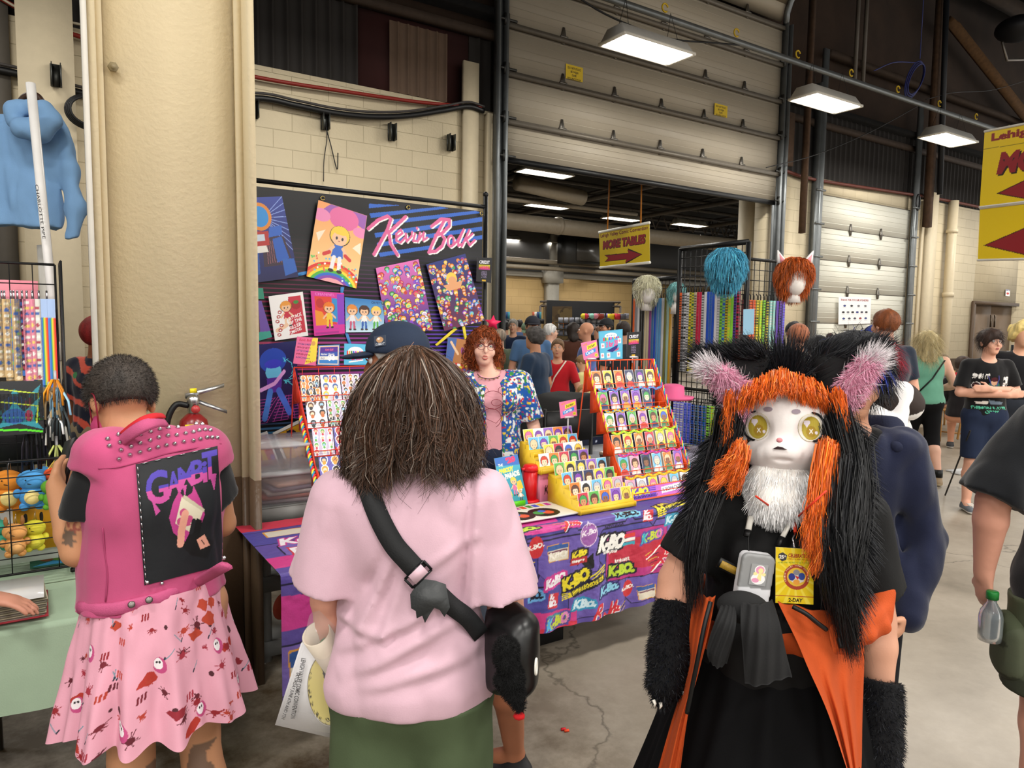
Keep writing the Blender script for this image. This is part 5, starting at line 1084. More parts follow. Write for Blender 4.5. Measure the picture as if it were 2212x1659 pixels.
# people
def RZ(a):c,s=math.cos(a),math.sin(a);return np.array([[c,-s,0],[s,c,0],[0,0,1.0]])
def RXm(a):c,s=math.cos(a),math.sin(a);return np.array([[1.0,0,0],[0,c,-s],[0,s,c]])
def RYm(a):c,s=math.cos(a),math.sin(a);return np.array([[c,0,s],[0,1.0,0],[-s,0,c]])
def norm_rows(a):return a/(np.linalg.norm(a,axis=1,keepdims=True)+1e-9)
class Fig:
 """local frame: faces +y, its right side is +x, feet on z = 0"""
 def __init__(s,name,label,x,y,yaw,h=1.7,w=1.0,vox=0.012,pose=None,head=(0,0,0),lean=0.0,belly=0.0,bust=0.0,group=None,cat='person'):
  k=h/1.7;s.k=k;s.w=w;s.vox=vox;s.belly=belly;s.bust=bust
  s.t=thing(name,label,cat,(x,y,0),group);s.t.rotation_euler=(0,0,math.radians(yaw));s.yaw=math.radians(yaw)
  J=dict(head=(0,.02,1.60),neck=(0,0,1.43),chest=(0,0,1.26),waist=(0,0,1.07),pelvis=(0,0,.93))
  for c,d in(('R',1),('L',-1)):
   J.update({'sh'+c:(.165*d*(.5+.5*w),-.01,1.385),'el'+c:(.225*d*(.6+.4*w),-.03,1.11),'wr'+c:(.235*d*(.6+.4*w),.05,.87),'hip'+c:(.085*d,0,.90),'kn'+c:(.095*d,.02,.49),'an'+c:(.10*d,-.02,.075),'hd'+c:(0,.2,-1),'pn'+c:(-d,0,0)})
  if pose:J.update(pose)
  s.J={a:np.array(b,float)*(1 if a[:2]in('hd','pn')else k)for a,b in J.items()}
  if lean:
   for a in s.J:
    if a[:2]in('sh','el','wr')or a in('head','neck','chest','waist'):
     z=s.J[a][2];s.J[a][1]+=max(0,z-.93*k)*math.tan(lean)
  s.Rh=RZ(math.radians(head[0]))@RXm(math.radians(-head[1]))@RYm(math.radians(head[2]))
 def H(s,p):return s.J['head']+s.Rh@(np.array(p,float)*s.k)
 def w2l(s,P):return RZ(-s.yaw)@(np.asarray(P,float)-np.array([*s.t.location]))
 def grid(s,lo=None,hi=None,vox=None):
  P=np.array([v for a,v in s.J.items()if a[:2]not in('hd','pn')]);m=.2
  l=P.min(0)-m;h=P.max(0)+m
  if lo is not None:l[2]=lo
  if hi is not None:h[2]=hi
  l[2]=max(l[2],-.005)if lo is None else l[2]
  return SDF(l,h,vox or s.vox)
 def torso(s,sd,inf=0.0,kk=.05):
  k,w,J=s.k,s.w,s.J
  sd.ell(J['chest'],np.array((.150*w,.105*(w*.7+.3),.17))*k+inf,kk);sd.ell(J['waist'],np.array((.135*w,.10*w+s.belly*.4,.15))*k+inf,kk)
  sd.ell(J['pelvis'],np.array((.160*w,.115*w,.12))*k+inf,kk);sd.cap(J['shL']*.85+J['shR']*.15,J['shR']*.85+J['shL']*.15,.052*k+inf,k=kk)
  sd.cap((J['chest']+J['shR'])/2,(J['chest']+J['shL'])/2,.07*k+inf,k=kk)
  if s.belly:sd.ell(J['waist']+(0,.04+s.belly*.5,-.02),np.array((.12*w,.09+s.belly*.5,.13))*k+inf,kk)
  if s.bust:
   for d in(-1,1):sd.ell(J['chest']+np.array((.07*d*w,.07*w,.02))*k,np.array((.07,.06+s.bust,.075))*k+inf,.04)
 def headsdf(s,sd,ears=True,face=True):
  k=s.k;R=s.Rh.T;e=lambda p,r,kk=.02,op='add':sd.ell(s.H(p),np.array(r)*k,kk,op,R)
  e((0,-.012,.028),(.074,.092,.085));e((0,.03,-.03),(.058,.062,.08),.03);e((0,.062,-.088),(.028,.024,.022),.025)
  for d in(-1,1):
   if ears:e((.077*d,-.01,-.012),(.010,.020,.031),.008)
   if face:e((.030*d,.094,.012),(.018,.012,.011),.012,'sub');e((.04*d,.062,-.03),(.025,.022,.024),.02)
  if face:
   sd.cap(s.H((0,.09,.015)),s.H((0,.108,-.022)),.008*k,.013*k,.012);e((0,.084,-.052),(.022,.012,.012),.012)
 def hand(s,sd,c,curl=.5,spread=.02,k2=.006):
  k=s.k;J=s.J;d=norm(J['hd'+c]);n=norm(J['pn'+c]-d*(J['pn'+c]@d));l=np.cross(d,n);sg=1 if c=='R' else-1;wr=J['wr'+c]
  l=l*sg
  sd.cap(wr,wr+d*.06*k,.027*k,.03*k,.012,sc=(1.15,.55),side=l)
  for i,(o,L)in enumerate(((.027,.07),(.009,.078),(-.010,.072),(-.027,.056))):
   p=wr+d*.075*k+l*o*k;r=.0088*k;dd=norm(d+l*o*spread*20);ax=np.cross(dd,n)
   for j,f in enumerate((.45,.32,.23)):
    a=curl*(.5+.45*j);q=p+(dd*math.cos(a)+n*math.sin(a))*L*f*k;sd.cap(p,q,r,r*.9,k2);r*=.9;p=q
  p=wr+d*.025*k+l*.022*k;q=p+norm(d*.6+l*.8+n*.3)*.035*k;sd.cap(p,q,.0125*k,.011*k,.01);sd.cap(q,q+norm(d+l*.25+n*.35)*.035*k,.0105*k,.009*k,k2)
 def body(s,skin='e0a98c',fingers=True,lo=None,hi=None,vox=None,colfn=None,ears=True,face=True,hands='LR',curl=.5,legs=True,armr=1.0,sm=2):
  sd=s.grid(lo,hi,vox);k,J=s.k,s.J;s.torso(sd)
  sd.cap(J['neck']-(0,0,.03),J['head']+(0,-.015,-.06),.056*k*(.6+.4*s.w),.052*k,.03)
  for c in 'LR':
   a=armr*(.6+.4*s.w);sd.cap(J['sh'+c],J['el'+c],.052*k*a,.040*k*a,.03);m=J['el'+c]*.75+J['wr'+c]*.25;sd.cap(J['el'+c],m,.040*k*a,.041*k*a,.01);sd.cap(m,J['wr'+c],.041*k*a,.026*k,.01)
   if c in hands:
    if fingers:s.hand(sd,c,curl)
    else:d=norm(J['hd'+c]);sd.cap(J['wr'+c],J['wr'+c]+d*.09*k,.026*k,.026*k,.01,sc=(.6,1));[sd.cap(J['wr'+c]+d*.08*k+np.array((0,o,0)),J['wr'+c]+d*.15*k+np.array((0,o*1.3,0)),.011,.009,.004)for o in(-.02,.002,.022)]
   if legs:
    b=.55+.45*s.w;sd.cap(J['hip'+c],J['kn'+c],.088*k*b,.056*k*b,.03);cm=J['kn'+c]*.68+J['an'+c]*.32+np.array((0,-.018,0))*k
    sd.cap(J['kn'+c],cm,.054*k*b,.058*k*b,.02);sd.cap(cm,J['an'+c],.056*k*b,.036*k,.02)
    sd.cap(J['an'+c],J['an'+c]+np.array((.02*(1 if c=='R' else-1),.13,-.035))*k,.038*k,.026*k,.02)
  s.headsdf(sd,ears,face);V,F=sd.mesh(sm)
  C=np.tile(rgb(skin),(len(V),1));n_=vnoise(V[:,0]*12,V[:,1]*12,V[:,2]*12)[:,None];C=C*(1+.03*n_)
  if colfn is not None:C=colfn(V,C)
  s.skin=mk('body',V,F,mat('ffffff',.5,vcol=True,noise=.02,spec=.35,bump=.08,bscale=250,key='skin'),s.t,True,col=C,local=True);return V,F
 def top(s,col,name='shirt',inf=.014,sleeve='short',hem=.86,sl=.62,sw=1.0,amp=.007,vox=None,colfn=None,neck=None,m=None,seed=1.0,cutfn=None,flare=0.0,sm=2,up=1.0,fw=(13,13,6)):
  J,k=s.J,s.k;sd=s.grid((hem-.05)*k,None,vox);s.torso(sd,inf*.8,.045)
  sd.cap(J['pelvis']-(0,0,.0),J['waist'],.125*s.w*k+inf+flare,.11*s.w*k+inf,.05,sc=(1.15,.82))
  sd.cap(J['neck']-(0,0,.05*k),J['neck']-(0,0,.02*k),.07*k+inf*.5,.062*k,.04)
  for c in 'LR':
   a,b,w_=J['sh'+c],J['el'+c],J['wr'+c];q=.6+.4*s.w
   if sleeve=='none':continue
   d=norm(b-a);L=np.linalg.norm(b-a);r0=(.046*q*k+inf)*up
   if sleeve=='short':
    e=a+d*L*min(1.15,sl/.62*.72);r1=(.044*q*k+inf)*sw*up
    sd.cap(a,e+d*.02,r0,r1,.028,end=(e,norm(d+np.array((0,.0,-.15)))),sc=(1,1.1),side=(1,0,0))
   else:
    sd.cap(a,b,r0,.040*q*k+inf*.9,.03);sd.cap(b,w_,.040*q*k+inf*.9,.030*k+inf*.8,.02)
  if amp:sd.wrinkle(amp,fw,seed)
  sd.cut((0,0,hem*k),(0,0,-1));nk=J['neck']+np.array((0,.045,.035))*k if neck is None else np.array(neck)*k
  sd.ell(nk,np.array((.075,.075,.06))*k,0.004,'sub')
  if cutfn:cutfn(sd)
  V,F=sd.mesh(sm);C=np.tile(rgb(col),(len(V),1))
  if colfn is not None:C=colfn(V,C)
  return mk(name,V,F,m or mat('ffffff',.85,vcol=True,noise=.03,nscale=30,bump=.12,bscale=300,spec=.15,sheen=.2,key='knit'),s.t,True,col=C,local=True)
 def legs(s,col,name='trousers',hem=.1,inf=.014,amp=.006,top=1.0,vox=None,colfn=None,wide=1.0,seed=3.0,sm=2):
  J,k=s.J,s.k;sd=s.grid((hem-.04)*k,(top+.06)*k,vox);w=s.w
  sd.ell(J['pelvis'],np.array((.160*w,.118*w,.13))*k+inf,.05);sd.cap(J['pelvis'],J['waist'],.125*w*k+inf,.11*w*k+inf,.04,sc=(1.12,.8))
  for c in 'LR':
   b=.55+.45*w;sd.cap(J['hip'+c],J['kn'+c],.092*k*b+inf,(.062*k*b+inf)*wide,.04)
   if hem<.45:sd.cap(J['kn'+c],J['an'+c],.062*k*b+inf,.045*k+inf,.03)
  if amp:sd.wrinkle(amp,(9,9,4),seed)
  sd.cut((0,0,hem*k),(0,0,-1));sd.cut((0,0,top*k),(0,0,1));V,F=sd.mesh(sm);C=np.tile(rgb(col),(len(V),1))
  if colfn is not None:C=colfn(V,C)
  return mk(name,V,F,mat('ffffff',.85,vcol=True,noise=.04,nscale=25,bump=.12,bscale=260,spec=.15,key='twill'),s.t,True,col=C,local=True)
 def shoes(s,col='2a2a2c',sole='e8e6e0'):
  for c in 'LR':
   a=s.J['an'+c];sg=1 if c=='R' else-1;k=s.k;d=norm(np.array((.15*sg,1,0)));p=np.array((a[0],a[1],0.035*k))
   sd=SDF(p-(.12,.12,.04),p+(.15,.24,.14),.008);sd.cap(p-d*.03*k,p+d*.16*k,.042*k,.036*k,.01,sc=(1,1));sd.cap(p,a+(0,0,.0),.042*k,.042*k,.03);sd.cut((0,0,.012),(0,0,-1))
   V,F=sd.mesh(1);C=np.where((V[:,2]<.03)[:,None],rgb(sole),rgb(col));mk('shoe',V,F,vmat(.6,.02),s.t,True,col=C,local=True)
 def hair(s,col,kind='short',amp=.008,vox=.009,streak=None,n=0,low=-.05,front=.06,vol=0.0,back=0.0,seed=0.0,strands=0,slen=.05):
  k=s.k;hc=s.J['head'];m=.22+vol+back;sd=SDF(hc-m,hc+(.2,.2,.2),vox);R=s.Rh.T;q=.012+vol
  sd.ell(s.H((0,-.012,.03)),(np.array((.076,.094,.087))+q)*k,.01,R=R)
  if kind in('long','bob'):
   L=back if back else.16
   sd.cap(s.H((0,-.045,0)),s.H((0,-.075,0))-(0,0,L),.085*k+vol,.08*k+vol,.05,sc=(1.15,.65))
  sd.wrinkle(amp,(16,16,9)if kind!='curly' else(30,30,30),seed)
  f=s.Rh@np.array((0,.82,-.57));sd.cut(s.H((0,front,.035)),f)
  if kind=='short':sd.cut(s.H((0,-.06,low)),s.Rh@np.array((0,.25,-1)))
  V,F=sd.mesh(1);C=np.tile(rgb(col),(len(V),1));st=vnoise(V[:,0]*60,V[:,1]*60,V[:,2]*9+seed)[:,None];C=C*(1+.22*st)
  if streak:C=np.where(st>.45,rgb(streak),C)
  s.hairo=mk('hair',V,F,mat('ffffff',.55,vcol=True,noise=.1,nscale=80,bump=.7,bscale=140,spec=.3,key='hair'),s.t,True,col=C,local=True)
  if strands:s.fuzz(V,F,strands,slen,rgb(col)*.9,.0012,name='hair_strands')
  return V,F
 def fuzz(s,V,F,n,L,col,w,comb=(0,0,-1),cw=.6,name='hair_strands',K=4,jitter=.25,m=None,colj=.2,mask=None,parent=None):
  P,Nn=sample(V,F,n,mask);t=np.linspace(0,1,K)[None,:,None];g=comb(P)if callable(comb)else np.tile(np.array(comb,float),(len(P),1))
  d=Nn*(1-cw)+g*cw+RNG.normal(size=P.shape)*jitter;d/=np.linalg.norm(d,axis=1,keepdims=True);L=L*RNG.uniform(.6,1.2,(len(P),1))
  C=P[:,None]-Nn[:,None]*.003+(Nn[:,None]*(1-cw)*(t-.4*t*t)+d[:,None]*t)*L[:,None]+g[:,None]*(t**2)*L[:,None]*.35
  cc=np.tile(col,(len(P),1))if np.ndim(col)==1 else col(P);cc=np.clip(cc*(1+RNG.normal(size=(len(P),1))*colj),0,1)
  return blades(C,w,name,m or mat('ffffff',.5,vcol=True,noise=0,spec=.3,key='strand'),parent or s.t,cc,local=True)
 def face(s,iris='5a4a3a',lip='b06a60',brow='5a3a2a',mouth=True,open_=0.0,glasses=None,grad=1.0):
  k=s.k
  for d in(-1,1):
   q=MB();q.ball(s.H((.030*d,.0775,.012)),.0125*k,14,10);e=q.build('eye',mat('e8e4e0',.2,noise=0),s.t,True,local=True)
   q=MB();q.ball(s.H((.030*d,.0845,.011)),(.0055*k,.0075*k,.0055*k),10,6,ax=s.Rh.T);q.build('iris',mat(iris,.15,noise=0),s.t,True,local=True)
   q=MB();q.tube([s.H((.014*d,.096,.012)),s.H((.022*d,.099,.020)),s.H((.032*d,.097,.021)),s.H((.045*d,.085,.013))],.0018*k,5);q.build('eyelid',mat('9a6a58',.5,noise=0),s.t,True,local=True)
   q=MB();q.tube([s.H((.014*d,.101,.030)),s.H((.03*d,.100,.037)),s.H((.048*d,.086,.032))],[.0022*k,.003*k,.0015*k],6);q.build('eyebrow',mat(brow,.8),s.t,True,local=True)
  if mouth:
   for z,o_ in((-.0515,0),(-.060-open_*.01,1)):
    q=MB();q.tube([s.H((-.022,.083,-.055-open_*.003)),s.H((-.008,.0955,z)),s.H((.008,.0955,z)),s.H((.022,.083,-.055-open_*.003))],[.0015*k,.0042*k,.0042*k,.0015*k],8);q.build('lip',mat(lip,.4,noise=0),s.t,True,local=True)
   if open_:q=MB();q.ball(s.H((0,.088,-.056)),(.014*k,.006*k,.005*k*open_),10,6,ax=s.Rh.T);q.build('mouth',mat('4a1c1c',.5),s.t,True,local=True)
  if glasses:
   g=MB();m=mat(glasses,.3,noise=0)
   for d in(-1,1):
    g.tube([s.H((.031*d+.023*math.cos(a),.106-.006*abs(math.cos(a)),.006+.019*math.sin(a)))for a in np.linspace(0,2*math.pi,17)],.0016*k,5,caps=False)
    g.tube([s.H((.054*d,.1,.01)),s.H((.076*d,.03,.012)),s.H((.08*d,-.02,.0))],.0014*k,5)
   g.tube([s.H((-.008,.109,.01)),s.H((.008,.109,.01))],.0016*k,5);g.build('glasses',m,s.t,local=True)
 def cap(s,col,brim=True,logo=None):
  k=s.k;hc=s.H((0,0,.03));sd=SDF(hc-.2,hc+.2,.008);R=s.Rh.T;sd.ell(s.H((0,-.012,.04)),np.array((.095,.113,.098))*k,.01,R=R);sd.cut(s.H((0,0,.028)),s.Rh@np.array((0,.12,-1)))
  V,F=sd.mesh(2);p=s.t;o=mk('cap',V,F,mat(col,.8,bump=.15,bscale=200),p,True,local=True)
  sd=SDF(hc-.25,hc+.25,.007);sd.ell(s.H((0,.105,.034)),np.array((.078,.088,.012))*k,.01,R=R);sd.cut(s.H((0,.06,0)),s.Rh@np.array((0,-1,0)));V,F=sd.mesh(2)
  if brim:mk('cap_brim',V,F,mat(col,.8),p,True,local=True)
def sample(V,F,n,mask=None):
 A0,B0,C0,D0=(V[F[:,i]]for i in range(4));nn=np.cross(C0-A0,D0-B0);ar=np.linalg.norm(nn,axis=1);nn/=ar[:,None]+1e-12;cen=(A0+C0)/2
 p=ar.copy()
 if mask is not None:p=p*mask(cen,nn)
 i=RNG.choice(len(F),n,p=p/p.sum());u,v=RNG.random((2,n,1));P=A0[i]*(1-u)*(1-v)+B0[i]*u*(1-v)+C0[i]*u*v+D0[i]*(1-u)*v;return P,nn[i]
def at(px,Y):P=PX(px,700,Y);return P[0],P[1]
PEOPLE_ON=True
# people in the distance
def simple(label,px,Y,yaw,h,skin='d9a385',hair=('3a2a20','short'),top=('2a3a5a','short'),bottom=('2c3038',.1),w=1.0,pose=None,head=(0,0,0),vox=.014,face=False,glasses=None,cap=None,lean=0,belly=0.0,bust=0.0,cut_low=None,shoes='2a2a2c',fingers=False,hem=.84,hkw={},lo=None,**kw):
 x,y=at(px,Y);f=Fig('person',label,x,y,yaw,h,w,vox,pose,head,lean,belly,bust)
 f.body(skin,fingers=fingers,ears=True,face=face,sm=1,lo=lo)
 f.top(top[0],'shirt',sleeve=top[1],hem=hem,vox=vox,amp=.004,seed=px*.1,sm=1)
 if bottom:f.legs(bottom[0],'trousers' if bottom[1]<.4 else 'shorts',hem=bottom[1],vox=vox,amp=.004,sm=1)
 if hair:f.hair(hair[0],hair[1],vox=.011,seed=px*.3,**hkw)
 if face:f.face(glasses=glasses)
 if cap:f.cap(cap)
 if lo is None:f.shoes(shoes)
 return f
SIT={c+s_:p for s_,d in(('R',1),('L',-1))for c,p in(('hip',(.09*d,0,.50)),('kn',(.11*d,.40,.50)),('an',(.11*d,.38,.08)))}
for a_ in(('head',(0,.02,1.20)),('neck',(0,0,1.03)),('chest',(0,0,.86)),('waist',(0,0,.67)),('pelvis',(0,0,.53)),('shR',(.165,-.01,.985)),('shL',(-.165,-.01,.985)),('elR',(.22,.02,.73)),('elL',(-.22,.02,.73)),('wrR',(.14,.24,.72)),('wrL',(-.14,.24,.72))):SIT[a_[0]]=a_[1]
BOOKHOLD=dict(elL=(-.26,.02,1.13),wrL=(-.22,.27,1.10),hdL=(0,1,.1),pnL=(1,0,0))
f=simple('person in navy shirt with curly grey hair holding a yellow book',1158,7.4,62,1.64,'c98f6e',('4a4644','curly'),('2b3d55','short'),('23262c',.1),1.3,BOOKHOLD,vox=.012,fingers=True,hkw=dict(vol=.012,amp=.012,low=-.09))
P=f.t.location;q=MB();hb=np.array(P)+RZ(f.yaw)@np.array((-.22,.40,1.12));q.box(hb,(.03,.2,.26),AX(f.yaw+.3));q.build('book',mat('d8c83a',.5,noise=.2,nscale=14),label='yellow book in the hand of the navy shirted visitor',cat='book')
simple('man in dark cap and steel blue shirt facing the camera',1150,9.0,185,1.76,'c08a70',('4a3a30','short'),('4a6a92','short'),w=1.15,face=True,cap='20222c')
simple('white haired man with glasses in a pale shirt, in profile',1187,10.0,-70,1.68,'d8a890',('d8d6d2','short'),('b8c4d4','short'),face=True,glasses='2a2a2a')
f=simple('woman in red shirt with pale shoulder strap, arms reaching down',1206,7.9,172,1.52,'d09a7c',('6a5038','short'),('b81c26','short'),('1e1e22',.1),.95,dict(elL=(-.27,.05,1.10),wrL=(-.32,.27,1.0),elR=(.2,.06,1.08),wrR=(.05,.22,1.02)),face=True,fingers=True)
q=MB();q.tube([(-.10,.10,1.30),(.02,.15,1.12),(.08,.16,.95)],.016,6,sc=(1,.4));q.build('strap',mat('d8d0c0',.6),f.t,local=True)
simple('person in brown jacket with pale collar seen from behind',1238,10.9,10,1.70,'c08a70',('2a211c','long'),('4a2a1e','long'),w=1.2,hkw=dict(back=.1))
simple('bald man in blue sweater looking left',1269,9.3,75,1.71,'c98f70',None,('5a72b8','long'),w=1.15,face=True)
simple('child in pale yellow shirt looking down',1262,8.6,60,1.32,'d9a888',('8a6a4a','short'),('d8d08a','short'),w=.9,head=(0,20,0),face=True)
simple('small fair haired child low beside the orange rack',1262,7.0,190,1.10,'e0b498',('b08a5a','short'),('c8506a','short'),w=.85,face=True)
simple('person in a pink shirt with cropped hair behind the blue sign',1298,11.5,90,1.66,'d9a385',('7a5a48','short'),('d86a7a','short'),w=1.2)
simple('man in dark cap and black shirt behind the blue sign',1311,10.8,120,1.76,'c98f70',('2a2420','short'),('1c1e24','short'),face=True,cap='1e2024',glasses='1a1a1a')
simple('dark haired person in charcoal shirt behind the payment sign',1347,8.6,5,1.72,'c08a70',('2a201c','short'),('34383e','short'),w=1.2)
simple('grey haired man in navy T-shirt by the white boxes',1109,12.6,170,1.75,'d0a085',('8a8680','short'),('1e2a44','short'),('3a3a40',.1),1.1,face=True)
simple('person in white shirt and green cap leaning over the boxes',1137,13.7,170,1.68,'d0a085',('6a5a4a','short'),('e4e4e0','short'),head=(0,30,0),cap='6a8068',w=1.1)
simple('person in white shirt seen from behind, left of the navy T-shirt man',1092,13.2,20,1.72,'d0a085',('1e1c1c','short'),('e6e6e2','short'),w=1.1)
simple('person in olive T-shirt close to the door frame',1081,9.4,40,1.60,'d0a085',('9a8a7a','short'),('4a5440','short'),w=1.1)
simple('dark haired person behind the green cap visitor',1150,13.6,150,1.74,'d0a085',('241e1c','short'),('c8ccd4','short'))
simple('dark haired person at the back, between the two shelves of prints',1122,16.5,30,1.76,'c08a70',('1e1a1a','short'),('3a4a6a','short'))
# right hand side
f=simple('ginger haired man in navy shirt with lanyard seen from behind',1916,5.9,18,1.83,'d8a088',('7a4322','short'),('1c2534','short'),('23262c',.1),1.35,face=True,hkw=dict(strands=1500,slen=.02));
q=MB();k=f.k;q.tube([f.H((.075,.03,-.12)),f.H((.07,-.05,-.125)),f.H((0,-.085,-.13)),f.H((-.07,-.05,-.125)),f.H((-.075,.03,-.12))],.012,6,sc=(.5,1));q.build('lanyard',m_black,f.t,local=True)
f=simple('person in a royal blue cap behind the black fur ear',1888,6.7,175,1.69,'c98f70',('3a2a20','short'),('2c2c34','short'),cap='27357a',head=(0,15,0))
c=Canvas(1,1,24,24,'27357a');c.text('G',.2,.15,.6,.7,'d8c8a0',bold=.05);board('cap_badge',c,f.H((.02,.098,.055)),f.Rh@np.array((-.04,0,0)),f.Rh@np.array((0,-.012,.038)),.001,f.t,local=True)
f=Fig('person','person with bright red hair in a dark brown cape with white sleeves',*at(1940,4.7),100,1.60,1.1,.011,dict(elL=(-.20,.08,1.16),wrL=(-.12,.27,1.30),elR=(.2,.08,1.16),wrR=(.10,.27,1.30),hdL=(0,.2,1),hdR=(0,.2,1)),head=(0,25,0),lean=.16)
f.body('e2a284',fingers=True,face=False);f.top('eceaea',sleeve='long',inf=.016,hem=.9,vox=.011);f.legs('2e2420','skirt',hem=.45,inf=.03,wide=1.5,vox=.011);f.hair('8e1c30','bob',vol=.014,back=.06,amp=.014,vox=.009,strands=2500,slen=.07);f.shoes('1c1a1a')
sd=SDF(f.J['chest']-.35,f.J['chest']+.35,.01);sd.ell(f.J['chest']+(0,-.02,.03),(.24,.19,.15),.02);sd.wrinkle(.008,(10,10,3),2);sd.cut(f.J['chest']-(0,0,.05),(0,.3,-1));V,F=sd.mesh(2)
C=np.where((V[:,2]+.3*(V[:,1]-f.J['chest'][1])<f.J['chest'][2]-.035)[:,None],rgb('e8e6e4'),rgb('2e2420'));mk('cape',V,F,vmat(.85,.03),f.t,True,col=C,local=True)
P=PX(1903,895,4.6);bg=thing('tote_bag','black tote bag with a round orange emblem held by the red haired person','bag',P-Z*.2);q=MB();q.box(P,(.30,.09,.34),AX(.25));q.build('bag_body',mat('1a1715',.85),bg)
c=Canvas(1,1,60,60,'1a1715');c.ell(.5,.5,.46,.46,'c8582a');c.ell(.5,.5,.38,.38,'2a2426');c.ell(.5,.5,.32,.32,'b8a890');c.poly([(.25,.35),(.75,.4),(.6,.65),(.35,.6)],'3a4a9a');c.ell(.5,.38,.14,.1,'e8a85a');c.ell(.4,.6,.08,.08,'c83a3a')
ax=AX(.25);board('emblem',c,P-ax[1]*.047-ax[0]*.02-Z*.09,ax[0]*.14,Z*.14,.001,bg);q=MB();q.tube([P+ax[0]*.1+Z*.17,P+ax[0]*.03+Z*.42,P-ax[0]*.1+Z*.17],.008,6);q.build('strap',m_black,bg)
f=Fig('person','blonde woman in sage green tank top and black leggings walking away',*at(2006,7.9),-12,1.65,1.25,.012,dict(elR=(.29,-.04,1.12),wrR=(.16,.13,1.05),elL=(-.27,.02,1.12),wrL=(-.18,.2,1.08),knR=(.10,-.02,.5),anR=(.12,-.22,.10),knL=(-.09,.14,.5),anL=(-.08,.14,.08)))
f.body('d9a890',fingers=True,face=False);f.top('6aa58c','tank_top',sleeve='none',hem=.9,vox=.011,inf=.012,amp=.002);f.legs('141416','leggings',hem=.42,inf=.008,amp=.002);f.hair('c2b184','long',vol=.008,back=.2,amp=.01,streak='e6dcb8',strands=3500,slen=.1);f.shoes('9a8468','b8a888')
q=MB();q.tube([f.H((-.08,.03,.06)),f.H((-.05,.07,.10)),f.H((.05,.07,.10)),f.H((.08,.03,.06))],.009,6,sc=(1,.5));q.build('sunglasses',m_black,f.t,local=True)
q=MB();q.tube([(.15,-.10,1.36),(.02,-.155,1.16),(-.12,-.16,1.0)],.014,6,sc=(1,.4));q.build('strap',m_black,f.t,local=True)
for c_,a in(('R',f.J['anR']),('L',f.J['anL'])):q=MB();q.tube([a+(0,0,-.0),a+(0,.0,.08)],.045,10);q.build('sock',m_black,f.t,local=True)
def youth_col(V,C):
 c=Canvas(.36,.42,180,210,'121214');c.im[:]=np.nan
 c.text('鬼殺隊',.02,.33,.13,.05,'eceae6',bold=.02);c.text('竈門',.27,.22,.05,.14,'eceae6');c.ell(.055,.27,.032,.03,'eceae6');c.ell(.055,.27,.027,.025,'3a1c20');c.ell(.19,.255,.05,.06,'2e6e62');c.ell(.19,.30,.028,.03,'d8a888');c.ell(.19,.325,.03,.02,'4a1c22');c.ell(.15,.22,.05,.03,'3a8a7a')
 c.poly([(.05,.12),(.15,.13),(.14,.1),(.06,.1)],'d8d0c8');c.poly([(.15,.14),(.28,.12),(.26,.1),(.16,.1)],'6a7a8a');c.text('DEMON SLAYER',.03,.055,.28,.026,'5ac0a0');c.text('CORPS',.12,.018,.12,.024,'5ac0a0')
 x=-(V[:,0])+.18;z=(V[:,2]-.92*1.0)/1.0;i=np.clip((x/.36*179).astype(int),0,179);j=np.clip((z/.42*209).astype(int),0,209);ok=(V[:,1]>.04)&(x>0)&(x<.36)&(z>0)&(z<.42)
 q=c.im[j,i];m=ok&~np.isnan(q[:,0]);C=C.copy();C[m]=q[m];return C
CROSS=dict(elR=(.24,.03,1.13),wrR=(-.08,.22,1.13),elL=(-.24,.03,1.15),wrL=(.06,.20,1.18),hdR=(-1,.05,.12),pnR=(0,-1,0),hdL=(1,.1,.05),pnL=(0,-1,0))
f=Fig('person','young man with glasses in black printed T-shirt, arms crossed',*at(2140,6.6),172,1.68,1.08,.0085,CROSS,head=(12,0,0))
f.body('dca58c',fingers=True,face=True,curl=.25);f.top('121214',sleeve='short',hem=.85,vox=.007,colfn=youth_col,sw=1.15,sl=.7,amp=.004,sm=1);f.legs('232c42','shorts',hem=.52,wide=1.25,vox=.01);f.hair('33231c','short',vol=.008,amp=.012,strands=2500,slen=.04,front=.085,low=-.06);f.face('3a2c20','a8605a','33231c',glasses='2c2c30');f.shoes('5a6068','eae8e4')
for a in(f.J['anR'],f.J['anL']):
 for k in range(4):q=MB();q.tube([(a[0]-.022,.06+.022*k,.085-.006*k),(a[0]+.03,.06+.022*k,.085-.006*k)],.004,5);q.build('lace',m_white,f.t,local=True)
q=MB();q.tube([(-.07,.02,1.42),(-.04,.13,1.25),(0,.14,1.12),(.04,.13,1.25),(.07,.02,1.42)],.004,5);q.build('lanyard',mat('3a3a8a',.6),f.t,local=True)
q=MB();q.tube([PX(2096,930,6.45),PX(2046,1005,7.2)*[1,1,0]+Z*.01],.008,6);q.build('walking_cane',m_black,label='thin black cane leaning beside the young man',cat='cane')
simple('spiky blond person in black hoodie at the right edge',2208,7.2,170,1.74,'d9a385',('d8c07a','short'),('141418','long'),w=1.2,hkw=dict(vol=.03,amp=.03))
f=simple('seated person in black and red hooded top at the wooden tables',2086,9.8,-35,1.7,'c98f70',('3a2a22','short'),('1a1618','long'),pose=SIT,w=1.0,hem=.5,bottom=None,hkw=dict(vol=.01))
sd=SDF(f.J['neck']-.2,f.J['neck']+.2,.012);sd.ell(f.J['neck']+(0,-.06,.03),(.12,.09,.06));V,F=sd.mesh(2);mk('hood',V,F,mat('b81c28',.8),f.t,True,local=True)
simple('seated person in grey at the far wooden table',2040,11.5,60,1.68,'d9a385',('5a4a3a','short'),('5a5660','long'),pose=SIT,hem=.5,bottom=None)
